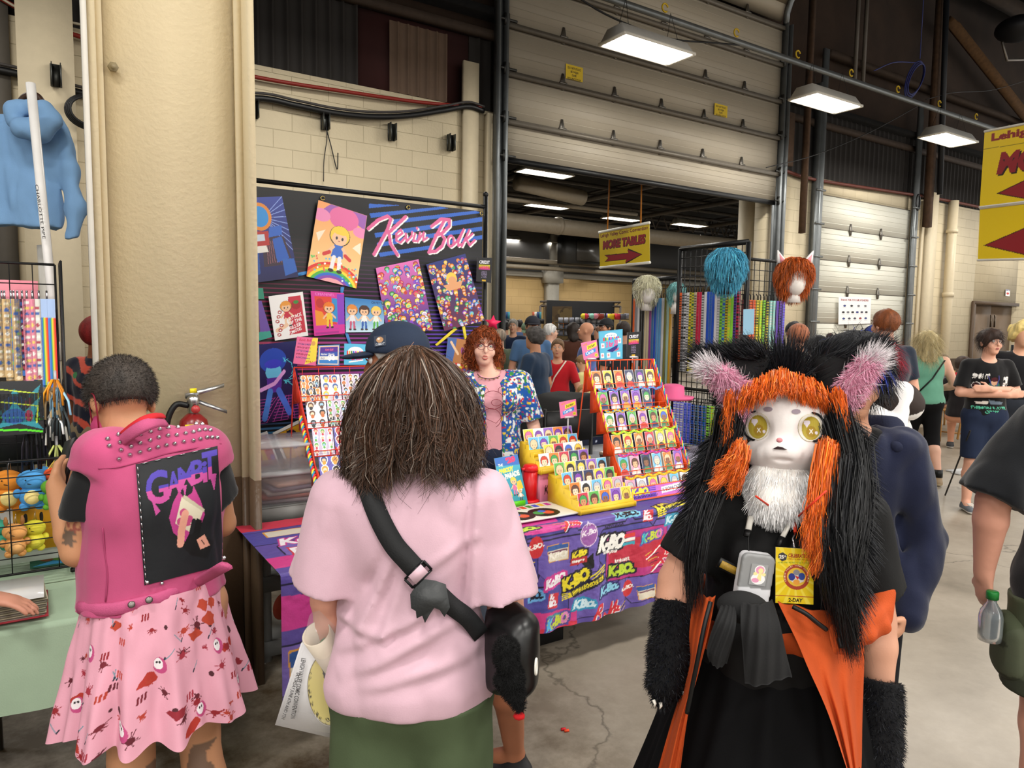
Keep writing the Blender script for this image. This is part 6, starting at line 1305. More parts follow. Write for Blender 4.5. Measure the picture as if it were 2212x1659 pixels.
simple('person with smooth copper hair seen from behind, right of the wigs',1727,7.3,20,1.70,'c98f70',('a8684a','short'),('3a3f3c','short'),w=1.2,hkw=dict(low=-.1,amp=.002,vol=.01))
simple('person with black hair partly behind the copper haired one',1716,8.3,0,1.74,'c98f70',('17151a','short'),('3a4048','short'))
simple('person with smooth black hair low behind the black fur',1770,6.4,10,1.60,'c98f70',('151518','short'),('2a2c30','short'),hkw=dict(low=-.12,amp=.002,vol=.008))
def tropic(V,C):
 C=C.copy();s=np.sin(V[:,2]*46+V[:,0]*16+3*vnoise(V[:,0]*6,V[:,1]*6,V[:,2]*6));C[s>.55]=rgb('c8503c')
 g=vnoise(V[:,0]*13+9,V[:,1]*13,V[:,2]*13);C[g>.42]=rgb('2f7a44');return C
x,y=at(207,4.9);f=Fig('person','man in a dark tropical print shirt half hidden by the column',x,y,-20,1.68,1.2,.01)
f.body('8a5236',fingers=True,face=False);f.top('1a1c2c',colfn=tropic,vox=.009,sw=1.1,sl=.75);f.legs('8a7a60','trousers');f.hair('7a1c1c','short',vol=.012,low=-.1,amp=.004);f.shoes()
# the vendor behind the table
def hawaii(V,C):
 C=C.copy();a=vnoise(V[:,0]*60,V[:,1]*60,V[:,2]*60);b=vnoise(V[:,0]*75+7,V[:,1]*75,V[:,2]*75+3);C[a>.25]=rgb('e8ece8');C[b>.5]=rgb('3a8a3a');C[(b<-.5)]=rgb('c8242c');C[(a<-.55)]=rgb('e8c83a');return C
f=Fig('person','red haired vendor with glasses in pink T-shirt and blue floral overshirt',*at(1072,4.42),176,1.65,.98,.0065,dict(head=(.075,.02,1.60),neck=(.035,0,1.43),elL=(-.245,-.02,1.10),wrL=(-.30,.12,.93),hdL=(-.2,.6,-.8),elR=(.23,.02,1.12),wrR=(.2,.16,.98)),head=(14,2,-4),bust=.01)
def blush(V,C):
 return C
f.body('e9b9a4',fingers=True,vox=.0058,lo=.55,legs=False,colfn=blush,curl=.4)
f.top('e2a3ad','tshirt',hem=.86,vox=.007,amp=.004,sl=.5)
def mid(sd):sd.cap((0,.2,.6),(0,.2,1.45),.07,.055,.01,op='sub',sc=(1,2.4),side=(1,0,0));sd.ell(f.J['neck']+(0,.04,.03),(.10,.11,.12),.01,'sub')
f.top('2358a8','overshirt',inf=.024,hem=.80,vox=.0065,colfn=hawaii,sw=1.2,sl=.75,cutfn=mid,amp=.006,sm=1)
f.legs('2c3448',hem=.1,vox=.012)
V,F=f.hair('7a3a1c','curly',amp=.014,vox=.007,vol=.004,front=.052,seed=2)
hc=f.J['head'];sd=SDF(hc-.25,hc+.22,.008)
for d in(-1,1):
 sd.chain([f.H((.078*d,-.015,.04)),f.H((.088*d,-.01,-.03)),f.H((.09*d,-.005,-.10))],[.024,.030,.024],.02)
sd.cap(f.H((0,-.07,-.02)),f.H((0,-.07,-.1)),.075,.07,.03);sd.wrinkle(.012,(32,32,32),5);V2_,F2_=sd.mesh(1);C=np.tile(rgb('7a3a1c'),(len(V2_),1))*(1+.3*vnoise(V2_[:,0]*50,V2_[:,1]*50,V2_[:,2]*50)[:,None]);mk('hair_curls',V2_,F2_,mat('ffffff',.55,vcol=True,key='hair'),f.t,True,col=C,local=True)
def curls(V,F,n,r=.012,L=.05,col='8a4420',name='hair_strands'):
 P,Nn=sample(V,F,n);K=9;t=np.linspace(0,1,K)[None,:,None];a=norm_rows(np.cross(Nn,RNG.normal(size=Nn.shape)));b=np.cross(Nn,a);ph=RNG.uniform(0,6.28,(n,1,1));w=RNG.uniform(5,9,(n,1,1))
 C=P[:,None]+Nn[:,None]*(.004+.016*np.sin(t*3.1))+a[:,None]*r*np.cos(ph+w*t)+b[:,None]*r*np.sin(ph+w*t)+np.array((0,0,-1.0))*t*L
 blades(C,.0022,name,mat('ffffff',.5,vcol=True,noise=0,spec=.3,key='strand'),f.t,np.clip(rgb(col)*(1+.3*RNG.normal(size=(n,1))),0,1),local=True)
curls(V,F,2600);curls(V2_,F2_,2600,name='hair_ends')
f.face('5a6a6a','b8605a','7a4a30',open_=1.0,glasses='6a2036')
q=MB();P=[f.J['neck']+np.array((.075*math.cos(a),.02+.075*math.sin(a),.005-.03*math.sin(a)))for a in np.linspace(-.3,3.44,22)];q.tube(P,.0022,5)
q.build('necklace',mat('3a2a1c',.5),f.t,local=True)
for i in range(3,20,2):q=MB();q.ball(P[i]-(0,0,.006),.0045,8,6);q.build('bead',metal('c8b070'),f.t,local=True)
for d in(-1,1):q=MB();q.tube([f.H((.08*d,-.005,-.045)),f.H((.082*d,0,-.085))],.002,5);q.ball(f.H((.082*d,0,-.088)),.005,8,6);q.build('earring',metal('c8a050'),f.t,local=True)
st=[(.045*math.cos(math.pi/2+i*math.pi/5)*(1 if i%2==0 else.45),.045*math.sin(math.pi/2+i*math.pi/5)*(1 if i%2==0 else.45))for i in range(10)]
q=MB();q.prism([f.H((-.045+x*1.2,-.0,.155+y*1.1))for x,y in st],f.Rh@np.array((0,-.006,0)));q.build('star_headband',mat('e8285a',.5),f.t,local=True)
q=MB()
def onshirt(x,z):return np.array((x,.138+.02*(1-abs(x)/.12)-.25*max(0,.0)-.18*(z-1.2)*(z-1.2),z))
for P_ in([(.065*math.cos(a)+.0,1.24+.055*math.sin(a))for a in np.linspace(0,6.3,20)],[(-.05+.02*math.cos(a),1.30+.02*math.sin(a))for a in np.linspace(-.5,3.4,8)],[(.05+.02*math.cos(a),1.295+.02*math.sin(a))for a in np.linspace(-.3,3.6,8)],[(-.02+.03*math.cos(a),1.225+.02*math.sin(a))for a in np.linspace(0,6.3,12)],[(.06*math.cos(a)+.01,1.13+.06*math.sin(a))for a in np.linspace(-1,4.2,16)],[(-.08,1.17),(-.02,1.10),(.05,1.13),(.09,1.08)]):
 q.tube([onshirt(x,z)for x,z in P_],.0016,4)
q.build('shirt_print',mat('8a2a3a',.7),f.t,local=True)
# man in navy cap behind the woman in pink
f=Fig('person','man in a navy cap and faded blue T-shirt looking at the prints',*at(945,2.42),80,1.665,1.15,.009,dict(elR=(.27,-.03,1.10),wrR=(.22,.17,1.0),hdR=(-.3,1,.0)),head=(8,8,0),belly=.05,lean=.19)
f.J['anR']=f.w2l(PZ(1112,1632,.09));f.J['knR']=f.w2l(PX(1075,1480,2.45));f.J['knR'][2]=.5
f.body('9a6246',fingers=True,face=True);f.top('5d7c9a',hem=.84,sw=1.25,sl=.85,vox=.008,amp=.006);f.legs('3a3f4a','shorts',hem=.5,wide=1.2);f.hair('9a9a98','short',low=-.07);f.face();f.cap('1d2a40');f.shoes('18181a','18181a')
c=Canvas(1,1,30,30,'1d2a40');c.ell(.5,.6,.3,.28,'b0845a');c.ell(.4,.7,.12,.1,'d8d0c0');c.text('CURRENT',.1,.08,.8,.2,'c8ccd4')
board('cap_badge',c,f.H((-.088,.048,.058)),f.Rh@np.array((-.006,-.040,.0)),f.Rh@np.array((.012,0,.034)),.001,f.t,local=True)
# woman in the pale pink T-shirt, seen from behind
WX,WY=at(893,1.62)
f=Fig('person','woman with long brown hair and pale pink T-shirt seen from behind',WX,WY,4,1.62,1.06,.0065,dict(shR=(.168,-.01,1.36),shL=(-.168,-.01,1.36),elR=(.225,-.02,1.06),wrR=(.27,.22,1.09),hdR=(.1,1,.0),pnR=(-1,0,-.2),elL=(-.215,0.03,1.10),wrL=(-.19,.10,.87),hdL=(.2,.3,-1)),head=(-14,12,0),bust=.01)
f.body('cf9680',fingers=True,face=False,lo=.3,ears=False,curl=.9,armr=.9)
def pinkfold(sd):
 X,Y,Zg=np.meshgrid(sd.x,sd.y,sd.z,indexing='ij');m=np.abs(sd.D)<.04;x,y,z=X[m],Y[m],Zg[m];d=np.zeros(len(x))
 for(x0,z0,x1,z1,a,w)in((-.16,.92,.16,1.08,.010,.018),(-.17,.97,.10,1.10,.008,.014),(-.02,1.22,-.13,1.0,.010,.014),(.0,1.2,-.07,.98,.008,.012),(-.15,.90,.17,.98,.007,.016),(.15,1.38,.13,1.05,.010,.012),(.02,1.16,.15,1.24,.006,.012),(-.17,1.04,-.05,1.02,.006,.012)):
  dx,dz=x1-x0,z1-z0;L=dx*dx+dz*dz;t=np.clip(((x-x0)*dx+(z-z0)*dz)/L,0,1);r=np.hypot(x-x0-t*dx,z-z0-t*dz);sgn=((x-x0)*dz-(z-z0)*dx)/math.sqrt(L)
  e=np.sin(np.pi*t)**.5;d+=-a*e*np.exp(-(r/w)**2)+a*.8*e*np.exp(-((sgn-w*1.4)/w)**2)*(r<w*4)
 sd.D[m]+=d*(y<.02)
f.w=1.06
f.top('cca9b7','tshirt',inf=.024,hem=.875,vox=.0058,sw=1.38,sl=.66,amp=.009,cutfn=pinkfold,flare=.025,up=1.06,fw=(11,11,5),seed=4.0,sm=2,neck=(0,.06,1.50))
f.w=1.16
f.legs('4c5940','shorts',hem=.42,wide=1.45,vox=.007,amp=.008,inf=.016,seed=8,top=.89)
k=f.k;hc=f.H((0,-.01,.02));sd=SDF(hc-(.25,.25,.4),hc+(.25,.2,.2),.008)
sd.ell(f.H((0,-.012,.025)),np.array((.080,.098,.090))*k,.02,R=f.Rh.T);sd.cap(f.H((0,-.03,-.02)),hc-(0.0,.045,.08),.088,.108,.06,sc=(1.06,.62));sd.cut(f.H((0,.055,0)),f.Rh@np.array((0,1,0)));sd.wrinkle(.007,(22,22,4),3)
V,F=sd.mesh(2);mk('hair',V,F,mat('2c2018',.6,bump=.5,bscale=120,noise=.2,nscale=60),f.t,True,local=True)
n=15000;th=RNG.uniform(math.pi*.86,math.pi*2.14,n);ph=np.arccos(RNG.uniform(-.05,1,n));K=11;t=np.linspace(0,1,K)[None,:]
rx,ry,rz=.092*k,.110*k,.102*k;sx=np.sin(ph)*np.cos(th);sy=np.sin(ph)*np.sin(th)*1.0;sz=np.cos(ph)
bx=np.cos(th)*(.120+RNG.normal(size=n)*.012);by=-.02+np.sin(th)*(.098+RNG.normal(size=n)*.01)
zend=-.150-.035*np.abs(np.cos(th))-.035*np.clip(-np.cos(th),0,1)+RNG.normal(size=n)*.03+(RNG.random(n)<.3)*.06;wv=RNG.uniform(0,6.28,n);cl=(th*6).astype(int)
side=1/(1+np.exp(-(np.linspace(-3,5,K))))[None,:]
tt=np.clip(t*1.0,0,1);blend=np.clip(t*1.35,0,1)**.75
xx=(sx*rx)[:,None]*(1-blend)+bx[:,None]*blend;yy=(sy*ry)[:,None]*(1-blend)+by[:,None]*blend;zz=(sz*rz)[:,None]*(1-t**1.15)+zend[:,None]*t**1.15
bul=np.sin(np.pi*t)*.018;xx=xx+bul*np.cos(th)[:,None];yy=yy+bul*np.sin(th)[:,None]
wave=.007*np.sin(zz*46+(cl*1.9)[:,None]+.6*wv[:,None]*.3)*t+.003*np.sin(zz*120+wv[:,None])*t
clump=vnoise(np.cos(th)*9,np.sin(th)*9,th*0)[:,None]*.012*t
xx=xx+wave+clump;yy=yy+wave*.6;curl=np.clip((t-.78)/.22,0,1)**2;xx=xx+curl*.026*np.sin((cl*2.3)[:,None]+2);yy=yy-curl*.020;zz=zz+curl*.016
C3=np.stack([xx,yy,zz],2)+f.H((0,-.01,.025));cc=np.clip(rgb('432f23')*(1+.22*RNG.normal(size=(n,1)))*(1+.25*vnoise(np.cos(th)*6+4,np.sin(th)*6,th*0)[:,None]),0,1)
g=RNG.random(n)<.035;cc[g]=rgb('9a8f84')
blades(C3,.0024,'hair_strands',mat('ffffff',.45,vcol=True,noise=0,spec=.4,key='strand2'),f.t,cc,local=True)
n=160;ii=RNG.choice(len(C3),n);P=C3[ii]*1.0;P=P+RNG.normal(size=(n,1,3))*.006+np.cumsum(RNG.normal(size=P.shape)*.0035,axis=1);blades(P,.0009,'flyaway_strands',mat('ffffff',.45,vcol=True,noise=0,spec=.4,key='strand2'),f.t,cc[ii]*1.5,local=True)
def back(x,z):return None
L=f.w2l
deps=None
def surf(o,px,py,off=.006):
 me=o.data;co=np.empty(len(me.vertices)*3,np.float32);me.vertices.foreach_get('co',co);co=co.reshape(-1,3)@RZ(f.yaw).T+np.array([*f.t.location]);d=norm(ray(px,py));q=co-CAMP;al=q@d;pr=np.linalg.norm(q-al[:,None]*d,axis=1);m=pr<.012
 if not m.any():m=pr<pr.min()+.01
 return CAMP+d*(al[m].min()-off)
ts=[o for o in f.t.children if o.name.startswith('tshirt')][0]
SP=[surf(ts,x,y)for x,y in((785,1010),(797,1060),(820,1120),(850,1175),(880,1210),(905,1237))]
q=MB();q.tube(catmull([L(p)for p in SP],5),.0245,8,sc=(1,.12),up=(0,1,0));
def ribbon(q,P,w,th=.0035,side=None):
 P=[np.asarray(p,float)for p in P];V=[]
 for i,p in enumerate(P):
  d=norm(P[min(i+1,len(P)-1)]-P[max(i-1,0)]);vw=norm(p-L(CAMP))if side is None else side;s_=norm(np.cross(d,vw));nn=norm(np.cross(s_,d));ww=w[i]if hasattr(w,'__len__')else w
  V+=[p-s_*ww/2-nn*th/2,p+s_*ww/2-nn*th/2,p+s_*ww/2+nn*th/2,p-s_*ww/2+nn*th/2]
 F=[(4*i+a,4*i+(a+1)%4,4*i+4+(a+1)%4,4*i+4+a)for i in range(len(P)-1)for a in range(4)]+[(3,2,1,0),tuple(4*(len(P)-1)+a for a in range(4))]
 return q.add(V,F)
bag=thing('sling_bag','black sling bag with wide strap, leather tab and plush charm','bag',PX(1115,1400,1.60));bl=lambda P:P
def wrib(q,P,w,th=.004):
 V=[]
 for i,p in enumerate(P):
  d=norm(P[min(i+1,len(P)-1)]-P[max(i-1,0)]);s_=norm(np.cross(d,norm(p-CAMP)));nn=norm(np.cross(s_,d));V+=[p-s_*w/2-nn*th/2,p+s_*w/2-nn*th/2,p+s_*w/2+nn*th/2,p-s_*w/2+nn*th/2]
 F=[(4*i+a,4*i+(a+1)%4,4*i+4+(a+1)%4,4*i+4+a)for i in range(len(P)-1)for a in range(4)]+[(3,2,1,0),tuple(4*(len(P)-1)+a for a in range(4))]
 return q.add(V,F)
m_web=mat('17181a',.7,bump=.2,bscale=300)
q=MB();wrib(q,catmull(SP,5),.044);q.build('strap',m_web,bag)
SP2=[surf(ts,x,y,.008)for x,y in((940,1275),(975,1308),(1010,1335),(1040,1372))];q=MB();wrib(q,catmull(SP2,5),.040);q.build('strap_lower',m_web,bag)
bc=surf(ts,903,1240,.012);q=MB();d=norm(SP[-1]-SP[-2]);s_=norm(np.cross(d,bc-CAMP))
for o_ in(-.012,.014):q.tube([bc+d*o_-s_*.027,bc+d*o_+s_*.027],.003,6)
for o_ in(-1,1):q.tube([bc+s_*.027*o_-d*.012,bc+s_*.027*o_+d*.014],.003,6)
q.build('buckle',mat('1a1a1c',.3,.5),bag)
q=MB();wrib(q,[bc-d*.012,bc+d*.012],.036,.006);q.build('buckle_inlay',mat('c8a8b4',.6),bag)
TB=[surf(ts,x,y,.036)for x,y in((908,1250),(940,1254),(963,1262),(968,1290),(972,1312),(960,1333),(950,1318),(938,1313),(928,1328),(918,1346),(912,1330),(900,1336),(898,1320),(888,1314),(886,1284))]
cen=np.mean(TB,axis=0);vd=norm(cen-CAMP);pl=[CAMP+norm(p-CAMP)*((cen-CAMP)@vd/(norm(p-CAMP)@vd))for p in TB]
q=MB();q.prism(pl,vd*.005);q.build('leather_tab',mat('37393a',.5,bump=.2,bscale=200),bag)
B0=PX(1112,1400,1.56);sd=SDF(B0-.25,B0+.25,.007)
sd.cap(PX(1090,1335,1.60),PX(1085,1450,1.60),.045,.05,.03,sc=(1,1.3));sd.cap(PX(1125,1360,1.55),PX(1118,1455,1.55),.045,.05,.03,sc=(1,1.5));sd.cap(PX(1085,1310,1.66),PX(1090,1350,1.62),.03,.04,.03);sd.wrinkle(.004,(12,12,12),2);V,F=sd.mesh(2);mk('bag_body',V,F,mat('0e0f10',.38,noise=.05,spec=.5),bag,True)
q=MB();P=PX(1158,1440,1.47);q.tube([P+np.array((.002*math.cos(a),.010*math.cos(a),.017*math.sin(a)))for a in np.linspace(0,6.3,16)],.0026,6,caps=False);q.build('bag_emblem',m_white,bag)
pc=thing('plush_keychain','fuzzy black plush charm with red tip hanging from the sling bag','keychain',PX(1100,1500,1.50));C0=PX(1092,1440,1.47);sd=SDF(C0-.2,C0+.2,.006)
for(px,py,r)in((1094,1425,.024),(1090,1395,.017),(1080,1410,.012),(1108,1402,.012),(1110,1465,.022),(1085,1470,.016),(1113,1500,.019),(1098,1490,.014),(1122,1525,.012)):sd.ell(PX(px,py,1.47),(r,r,r*1.15),.012)
V,F=sd.mesh(1);pb=mk('plush_body',V,F,mat('0a0a0b',.95),pc,True)
Vl=V-ORG[pc.name];f2=type('o',(),{})()
P_,N_=sample(V,F,5000);t_=np.linspace(0,1,3)[None,:,None];dr=norm_rows(N_+RNG.normal(size=N_.shape)*.4);blades(P_[:,None]+dr[:,None]*t_*.008-ORG[pc.name],.0012,'plush_fur',mat('0c0c0d',.9),pc,local=True)
sd=SDF(PX(1122,1548,1.47)-.03,PX(1122,1548,1.47)+.03,.004);sd.ell(PX(1122,1547,1.47),(.014,.012,.009),.01);sd.wrinkle(.002,(60,60,60));V,F=sd.mesh(1);mk('plush_tip',V,F,mat('b8181c',.9),pc,True)
wr=RZ(f.yaw)@f.J['wrR']+np.array([*f.t.location]);hd=RZ(f.yaw)@norm(f.J['hdR']);a_,b_=frame(hd);wt=thing('wrist_watch','silver wristwatch on the pink shirted woman\'s right wrist','watch',wr);q=MB()
q.tube([wr-hd*.022+(a_*math.cos(t)+b_*math.sin(t))*.0335 for t in np.linspace(0,6.3,24)],.007,6,caps=False,sc=(1,.5));q.build('band',mat('2a2a2e',.4),wt);q=MB();q.box(wr-hd*.022+norm(np.array([.8,-.5,.3]))*.034,(.012,.03,.034),AX(.3));q.build('dial',metal('c8c8cc',.2),wt)
# her plastic bag with a poster tube
bgp=thing('plastic_bag','clear bag with white printed sleeve and round sticker hanging at her left','bag',PX(680,1500,1.62));q=MB()
pts=[(650,1390),(712,1395),(760,1480),(742,1600),(594,1566)];P5=[PX(x,y,1.66)for x,y in pts];q.prism(P5,np.array((0,.012,0)));q.build('paper_sleeve',mat('dcdadc',.45,noise=.02),bgp)
c=Canvas(1,1,160,160,'dcdadc');c.im[:]=np.nan
c.ell(.5,.5,.49,.49,'5a4a20');c.ell(.5,.5,.475,.475,'d8c877');c.poly([(.5,.25),(.95,.15),(.98,.75),(.35,.85)],'17161a');c.ell(.6,.5,.16,.12,'6a7884');c.ell(.75,.42,.12,.13,'b03a24');c.ell(.6,.7,.12,.07,'8a1c2c')
for k,ch in enumerate('For Over 25 Years'):
 if ch!=' ':a=math.radians(150+k*5.6);c.text(ch,.5+.42*math.cos(a),.5+.42*math.sin(a),.035,.05,'2a2418',rot=a+math.pi/2+math.pi)
for k,ch in enumerate('CONVENTION'):a=math.radians(250+k*7);c.text(ch,.5+.44*math.cos(a),.5+.44*math.sin(a),.04,.05,'2a2418',rot=a+math.pi/2)
sx=np.isnan(c.im[:,:,0]);c.im[sx]=rgb('dcdadc');o_=PX(712,1488,1.65);X,Y=np.meshgrid(np.linspace(-1,1,60),np.linspace(-1,1,60))
n_=48;rr_=np.linspace(0,1,40);an=np.linspace(0,2*math.pi,97)[:-1];V=[];C=[]
for r in rr_:
 for a in an:
  u_,v_=r*math.cos(a),r*math.sin(a);V.append(o_+np.array((.062*u_*.85+.018*v_*-.4,-.002,.092*v_+.01*u_)));C.append(c.im[min(159,int((v_*.495+.5)*159)),min(159,int((u_*.495+.5)*159))])
i_=np.arange(40*96).reshape(40,96);Fq=np.stack([i_[:-1],np.roll(i_,-1,1)[:-1],np.roll(i_,-1,1)[1:],i_[1:]],-1).reshape(-1,4);mk('round_sticker',V,Fq,vmat(.35,0),bgp,col=np.array(C))
for k,(px,py)in enumerate(((640,1420),(628,1450))):
 a0=PX(px+12,py,1.655);a1=PX(px-12-10*k,py+130-30*k,1.655);V_,T_=text_tris('LEHIGH VALLEY COMIC CONVENTION' if k==0 else 'SATURDAY JUNE 6TH AND 7TH',.02);d=a1-a0;Ld=np.linalg.norm(d);d=d/Ld;e=np.cross(d,(0,1,0));VV=a0+V_[:,:1]*Ld*d-V_[:,1:]*.011*e*-1;mk('printed_text',VV-(0,.003,0),[tuple(t)for t in T_],mat('1a1a1c',.6),bgp)
q=MB();A0,A1=PX(683,1368,1.60),PX(760,1480,1.72);ax_=norm(A1-A0);a_,b_=frame(ax_);n_=28;V=[]
for rad,(p0,p1)in((.034,(A0,A1)),(.031,(A0,A1))):
 for p in(p0,p1):V+=[p+(a_*math.cos(t)+b_*math.sin(t))*rad for t in np.linspace(0,2*math.pi,n_+1)[:-1]]
F=[]
for j in range(n_):k=(j+1)%n_;F+=[(j,k,n_+k,n_+j),(2*n_+k,2*n_+j,3*n_+j,3*n_+k),(k,j,2*n_+j,2*n_+k)]
tu=thing('poster_tube','cream rolled poster tube sticking out of the bag','tube',A0);q.add(V,F);q.build('roll',mat('cbbfae',.5),tu);q=MB();q.ball(A0+ax_*.05+a_*.008,(.02,.02,.02),10,8);q.build('print_inside',mat('3a6a3a',.6),tu)
q=MB();P_=[PX(x,y,1.60)for x,y in((655,1385),(668,1330),(690,1318),(720,1360),(760,1420),(770,1500),(742,1590),(600,1562))];q.prism(P_,np.array((0,.07,0)));q.build('bag_film',mat('e8e8ec',.12,alpha=.13,noise=0,spec=.6),bgp)
# right edge visitor in black T-shirt
f=Fig('person','person in black T-shirt and camouflage shorts cut by the right edge',*at(2415,2.05),-6,1.76,1.2,.009,dict(elL=(-.30,-.02,1.16),wrL=(-.285,.03,.93),hdL=(.15,.1,-1),pnL=(1,.2,0)),head=(0,0,0))
f.body('cf9680',fingers=True,face=False,curl=.8);f.top('101216',hem=.86,sw=1.5,sl=.85,vox=.008,amp=.008,inf=.02)
def camo(V,C):
 a=vnoise(V[:,0]*9,V[:,1]*9,V[:,2]*14);b=vnoise(V[:,0]*11+5,V[:,1]*11,V[:,2]*17+5);C=C.copy();C[a>.2]=rgb('4d5440');C[b>.3]=rgb('3c4034');C[(a<-.3)]=rgb('6d7262');return C
f.legs('545a48','shorts',top=.88,hem=.60,wide=1.4,vox=.008,colfn=camo,inf=.022);f.hair('3a2a20','short');f.shoes('2a2a2a')
sd=SDF((-.36,-.2,.6),(-.05,.25,1.0),.007);sd.cap((-.215,.02,.80),(-.205,.03,.70),.055,.06,.03,sc=(.7,1.3),side=(1,0,0));V,F=sd.mesh(2);mk('cargo_pocket',V,F,mat('ffffff',.85,vcol=True,key='twill'),f.t,True,col=camo(V,np.tile(rgb('545a48'),(len(V),1))),local=True)
V_,T_=text_tris('東京',.02);mk('shirt_print',np.c_[.02+V_[:,:1]*.05,np.full((len(V_),1),-.170),1.22+V_[:,1:]*.1],[tuple(t)for t in T_],mat('c8c8cc',.7),f.t,local=True)
P=PZ(2140,1335,.80);P=PX(2140,1340,2.06);bo=thing('water_bottle','clear water bottle with green cap in the camouflage cargo pocket','bottle',P-Z*.05);q=MB();q.lathe(P-Z*.06,[(.030,0),(.032,.02),(.032,.07),(.028,.09),(.013,.115),(.012,.13)],20);q.build('bottle_body',mat('9aa4ac',.1,trans=.6,alpha=.75),bo,True);q=MB();q.lathe(P+Z*.066,[(.0165,0),(.0165,.02),(.015,.023)],20);q.build('bottle_cap',mat('1f7a34',.4),bo)
# navy hoodie person behind the costume
f=Fig('person','person in open navy hooded jacket standing behind the costumed figure',*at(1846,2.2),155,1.64,.98,.009,dict(elL=(-.235,-.02,1.10),wrL=(-.19,.12,.90),elR=(.25,0,1.1),wrR=(.2,.15,.92),hdL=(.5,.5,-.6)),head=(20,10,0))
f.body('d29a7c',fingers=True,face=True);f.top('0c0d10','tshirt',hem=.85,vox=.009,sleeve='none',inf=.008)
def hopen(sd):sd.cap((.03,.2,.5),(.03,.2,1.5),.075,.07,.01,op='sub',sc=(1,2.2),side=(1,0,0));sd.ell(f.J['neck']+(0,.06,.05),(.095,.12,.11),.01,'sub')
f.top('1c2138','hooded_jacket',inf=.024,sleeve='long',hem=.80,vox=.008,cutfn=hopen,amp=.012,seed=6)
sd=SDF(f.J['neck']-.25,f.J['neck']+.25,.009);N0=f.J['neck']
sd.chain([N0+(.13,.05,-.03),N0+(.12,-.06,.01),N0+(0,-.12,.0),N0+(-.12,-.06,.01),N0+(-.13,.05,-.03)],[.022,.036,.05,.036,.022],.03);sd.wrinkle(.006,(14,14,14),1);V,F=sd.mesh(2);mk('hood',V,F,mat('1c2138',.9,bump=.2,bscale=200),f.t,True,local=True)
f.legs('15161c',hem=.1);f.shoes();V,F=f.hair('14151a','short',vol=.03,amp=.01,low=-.09,front=.09);f.fuzz(V,F,3500,.04,lambda P:np.where((vnoise(P[:,0]*9,P[:,1]*9,P[:,2]*9)>.3)[:,None],rgb('1c2f80'),rgb('101218')),.002,name='blue_fur');f.face()
# person in the studded pink vest
f=Fig('person','person with buzzed hair in a studded pink denim vest and printed skirt',*at(338,1.95),46,1.66,1.12,.0065,head=(10,34,6),lean=.13,belly=.03)
f.J['elL']=f.w2l(PX(168,1190,1.86));f.J['wrL']=f.w2l(PX(120,1050,2.02));f.J['hdL']=norm(f.w2l(PX(132,1020,2.1))-f.J['wrL']);f.J['pnL']=np.array((1.0,.3,.3));f.J['shL']=f.w2l(PX(222,985,1.88));f.J['shR']=f.w2l(PX(440,975,2.02))
f.J['elR']=f.w2l(PX(478,1130,2.10));f.J['wrR']=f.w2l(PX(400,1150,2.3));f.J['hdR']=np.array((-.3,1.0,.2));f.J['head']=f.w2l(PX(262,868,1.98));f.J['neck']=f.w2l(PX(330,950,1.97))
f.J['chest']=(f.J['shL']+f.J['shR'])/2-(0,.0,.14);f.J['waist']=f.w2l(PX(330,1200,1.96));f.J['pelvis']=f.w2l(PX(335,1330,1.95))
def tats(V,C):
 C=C.copy();a,b=f.J['shL'],f.J['elL'];d=norm(b-a);L=np.linalg.norm(b-a);t=(V-a)@d/L;w=f.w2l(CAMP)-a;w=norm(w-d*(w@d));l=np.cross(d,w);q=V-a-np.outer((V-a)@d,d);s=q@l;on=(q@w>.0)&(np.linalg.norm(q,axis=1)<.085)
 def inkp(m,c,k=.65):C[on&m]=C[on&m]*(1-k)+rgb(c)*k
 inkp((np.abs(t-.50)<.05)&(np.abs(s+.00)<.035)&(np.sin(s*500)>-.2),'3a4a4a');inkp((t>.42)&(t<.47)&(np.abs(s+.02)<.018),'5a7a5a',.5)
 r=np.hypot((t-.66)*L*.8,s-.022);inkp((np.abs(r-.019)<.0028)|((r<.02)&(np.abs(s-.022)<.004)),'7a3030')
 inkp((np.abs(t-.84)<.075)&(np.abs(s-.028+.06*(t-.84))<.014+.006*np.sin(t*90)),'46423e',.7)
 for c in 'LR':
  k,a_=f.J['kn'+c],f.J['an'+c];m=(V[:,2]<k[2])&(V[:,2]>a_[2]+.06)&(np.hypot(V[:,0]-k[0],V[:,1]-k[1])<.12)&(vnoise(V[:,0]*22+3,V[:,1]*22,V[:,2]*14)>.05)&(V[:,1]<k[1]+.02);C[m]=C[m]*.45+rgb('3a3634')*.55
 return C
f.body('b98562',fingers=True,face=True,colfn=tats,curl=.9,sm=2,vox=.0062)
f.top('121315','tshirt',inf=.012,hem=.955,sl=.55,sw=1.25,vox=.007,amp=.006)
V,F=f.hair('3a332e','short',amp=.001,vox=.006,low=-.030,front=.075);f.fuzz(V,F,9000,.009,rgb('2a2522'),.0011,cw=.2,K=3,name='hair_strands')
vest=f.top('b04a72','vest',inf=.030,sleeve='short',sl=.14,hem=.95,vox=.0058,amp=.006,up=1.0,seed=12,fw=(12,12,6),neck=(f.J['neck']+(0,.05,.05))/f.k,colfn=lambda V,C:C*(1+.10*vnoise(V[:,0]*7,V[:,1]*7,V[:,2]*5)[:,None]))
bv=bvh(vest);den=mat('b54f78',.85,bump=.35,bscale=350,noise=.07,nscale=18)
def tubeon(name,pts,r,m,off=.0,b=bv,n=8,sc=(1,1)):
 P=[f.w2l(cast(b,x,y,off)[0])for x,y in pts];q=MB();q.tube(catmull(P,4),r,n,sc=sc);return q.build(name,m,f.t,True,local=True)
tubeon('hem_band',[(170,1313),(230,1318),(300,1305),(360,1288),(430,1255),(488,1222)],.018,den,.004,sc=(.45,1))
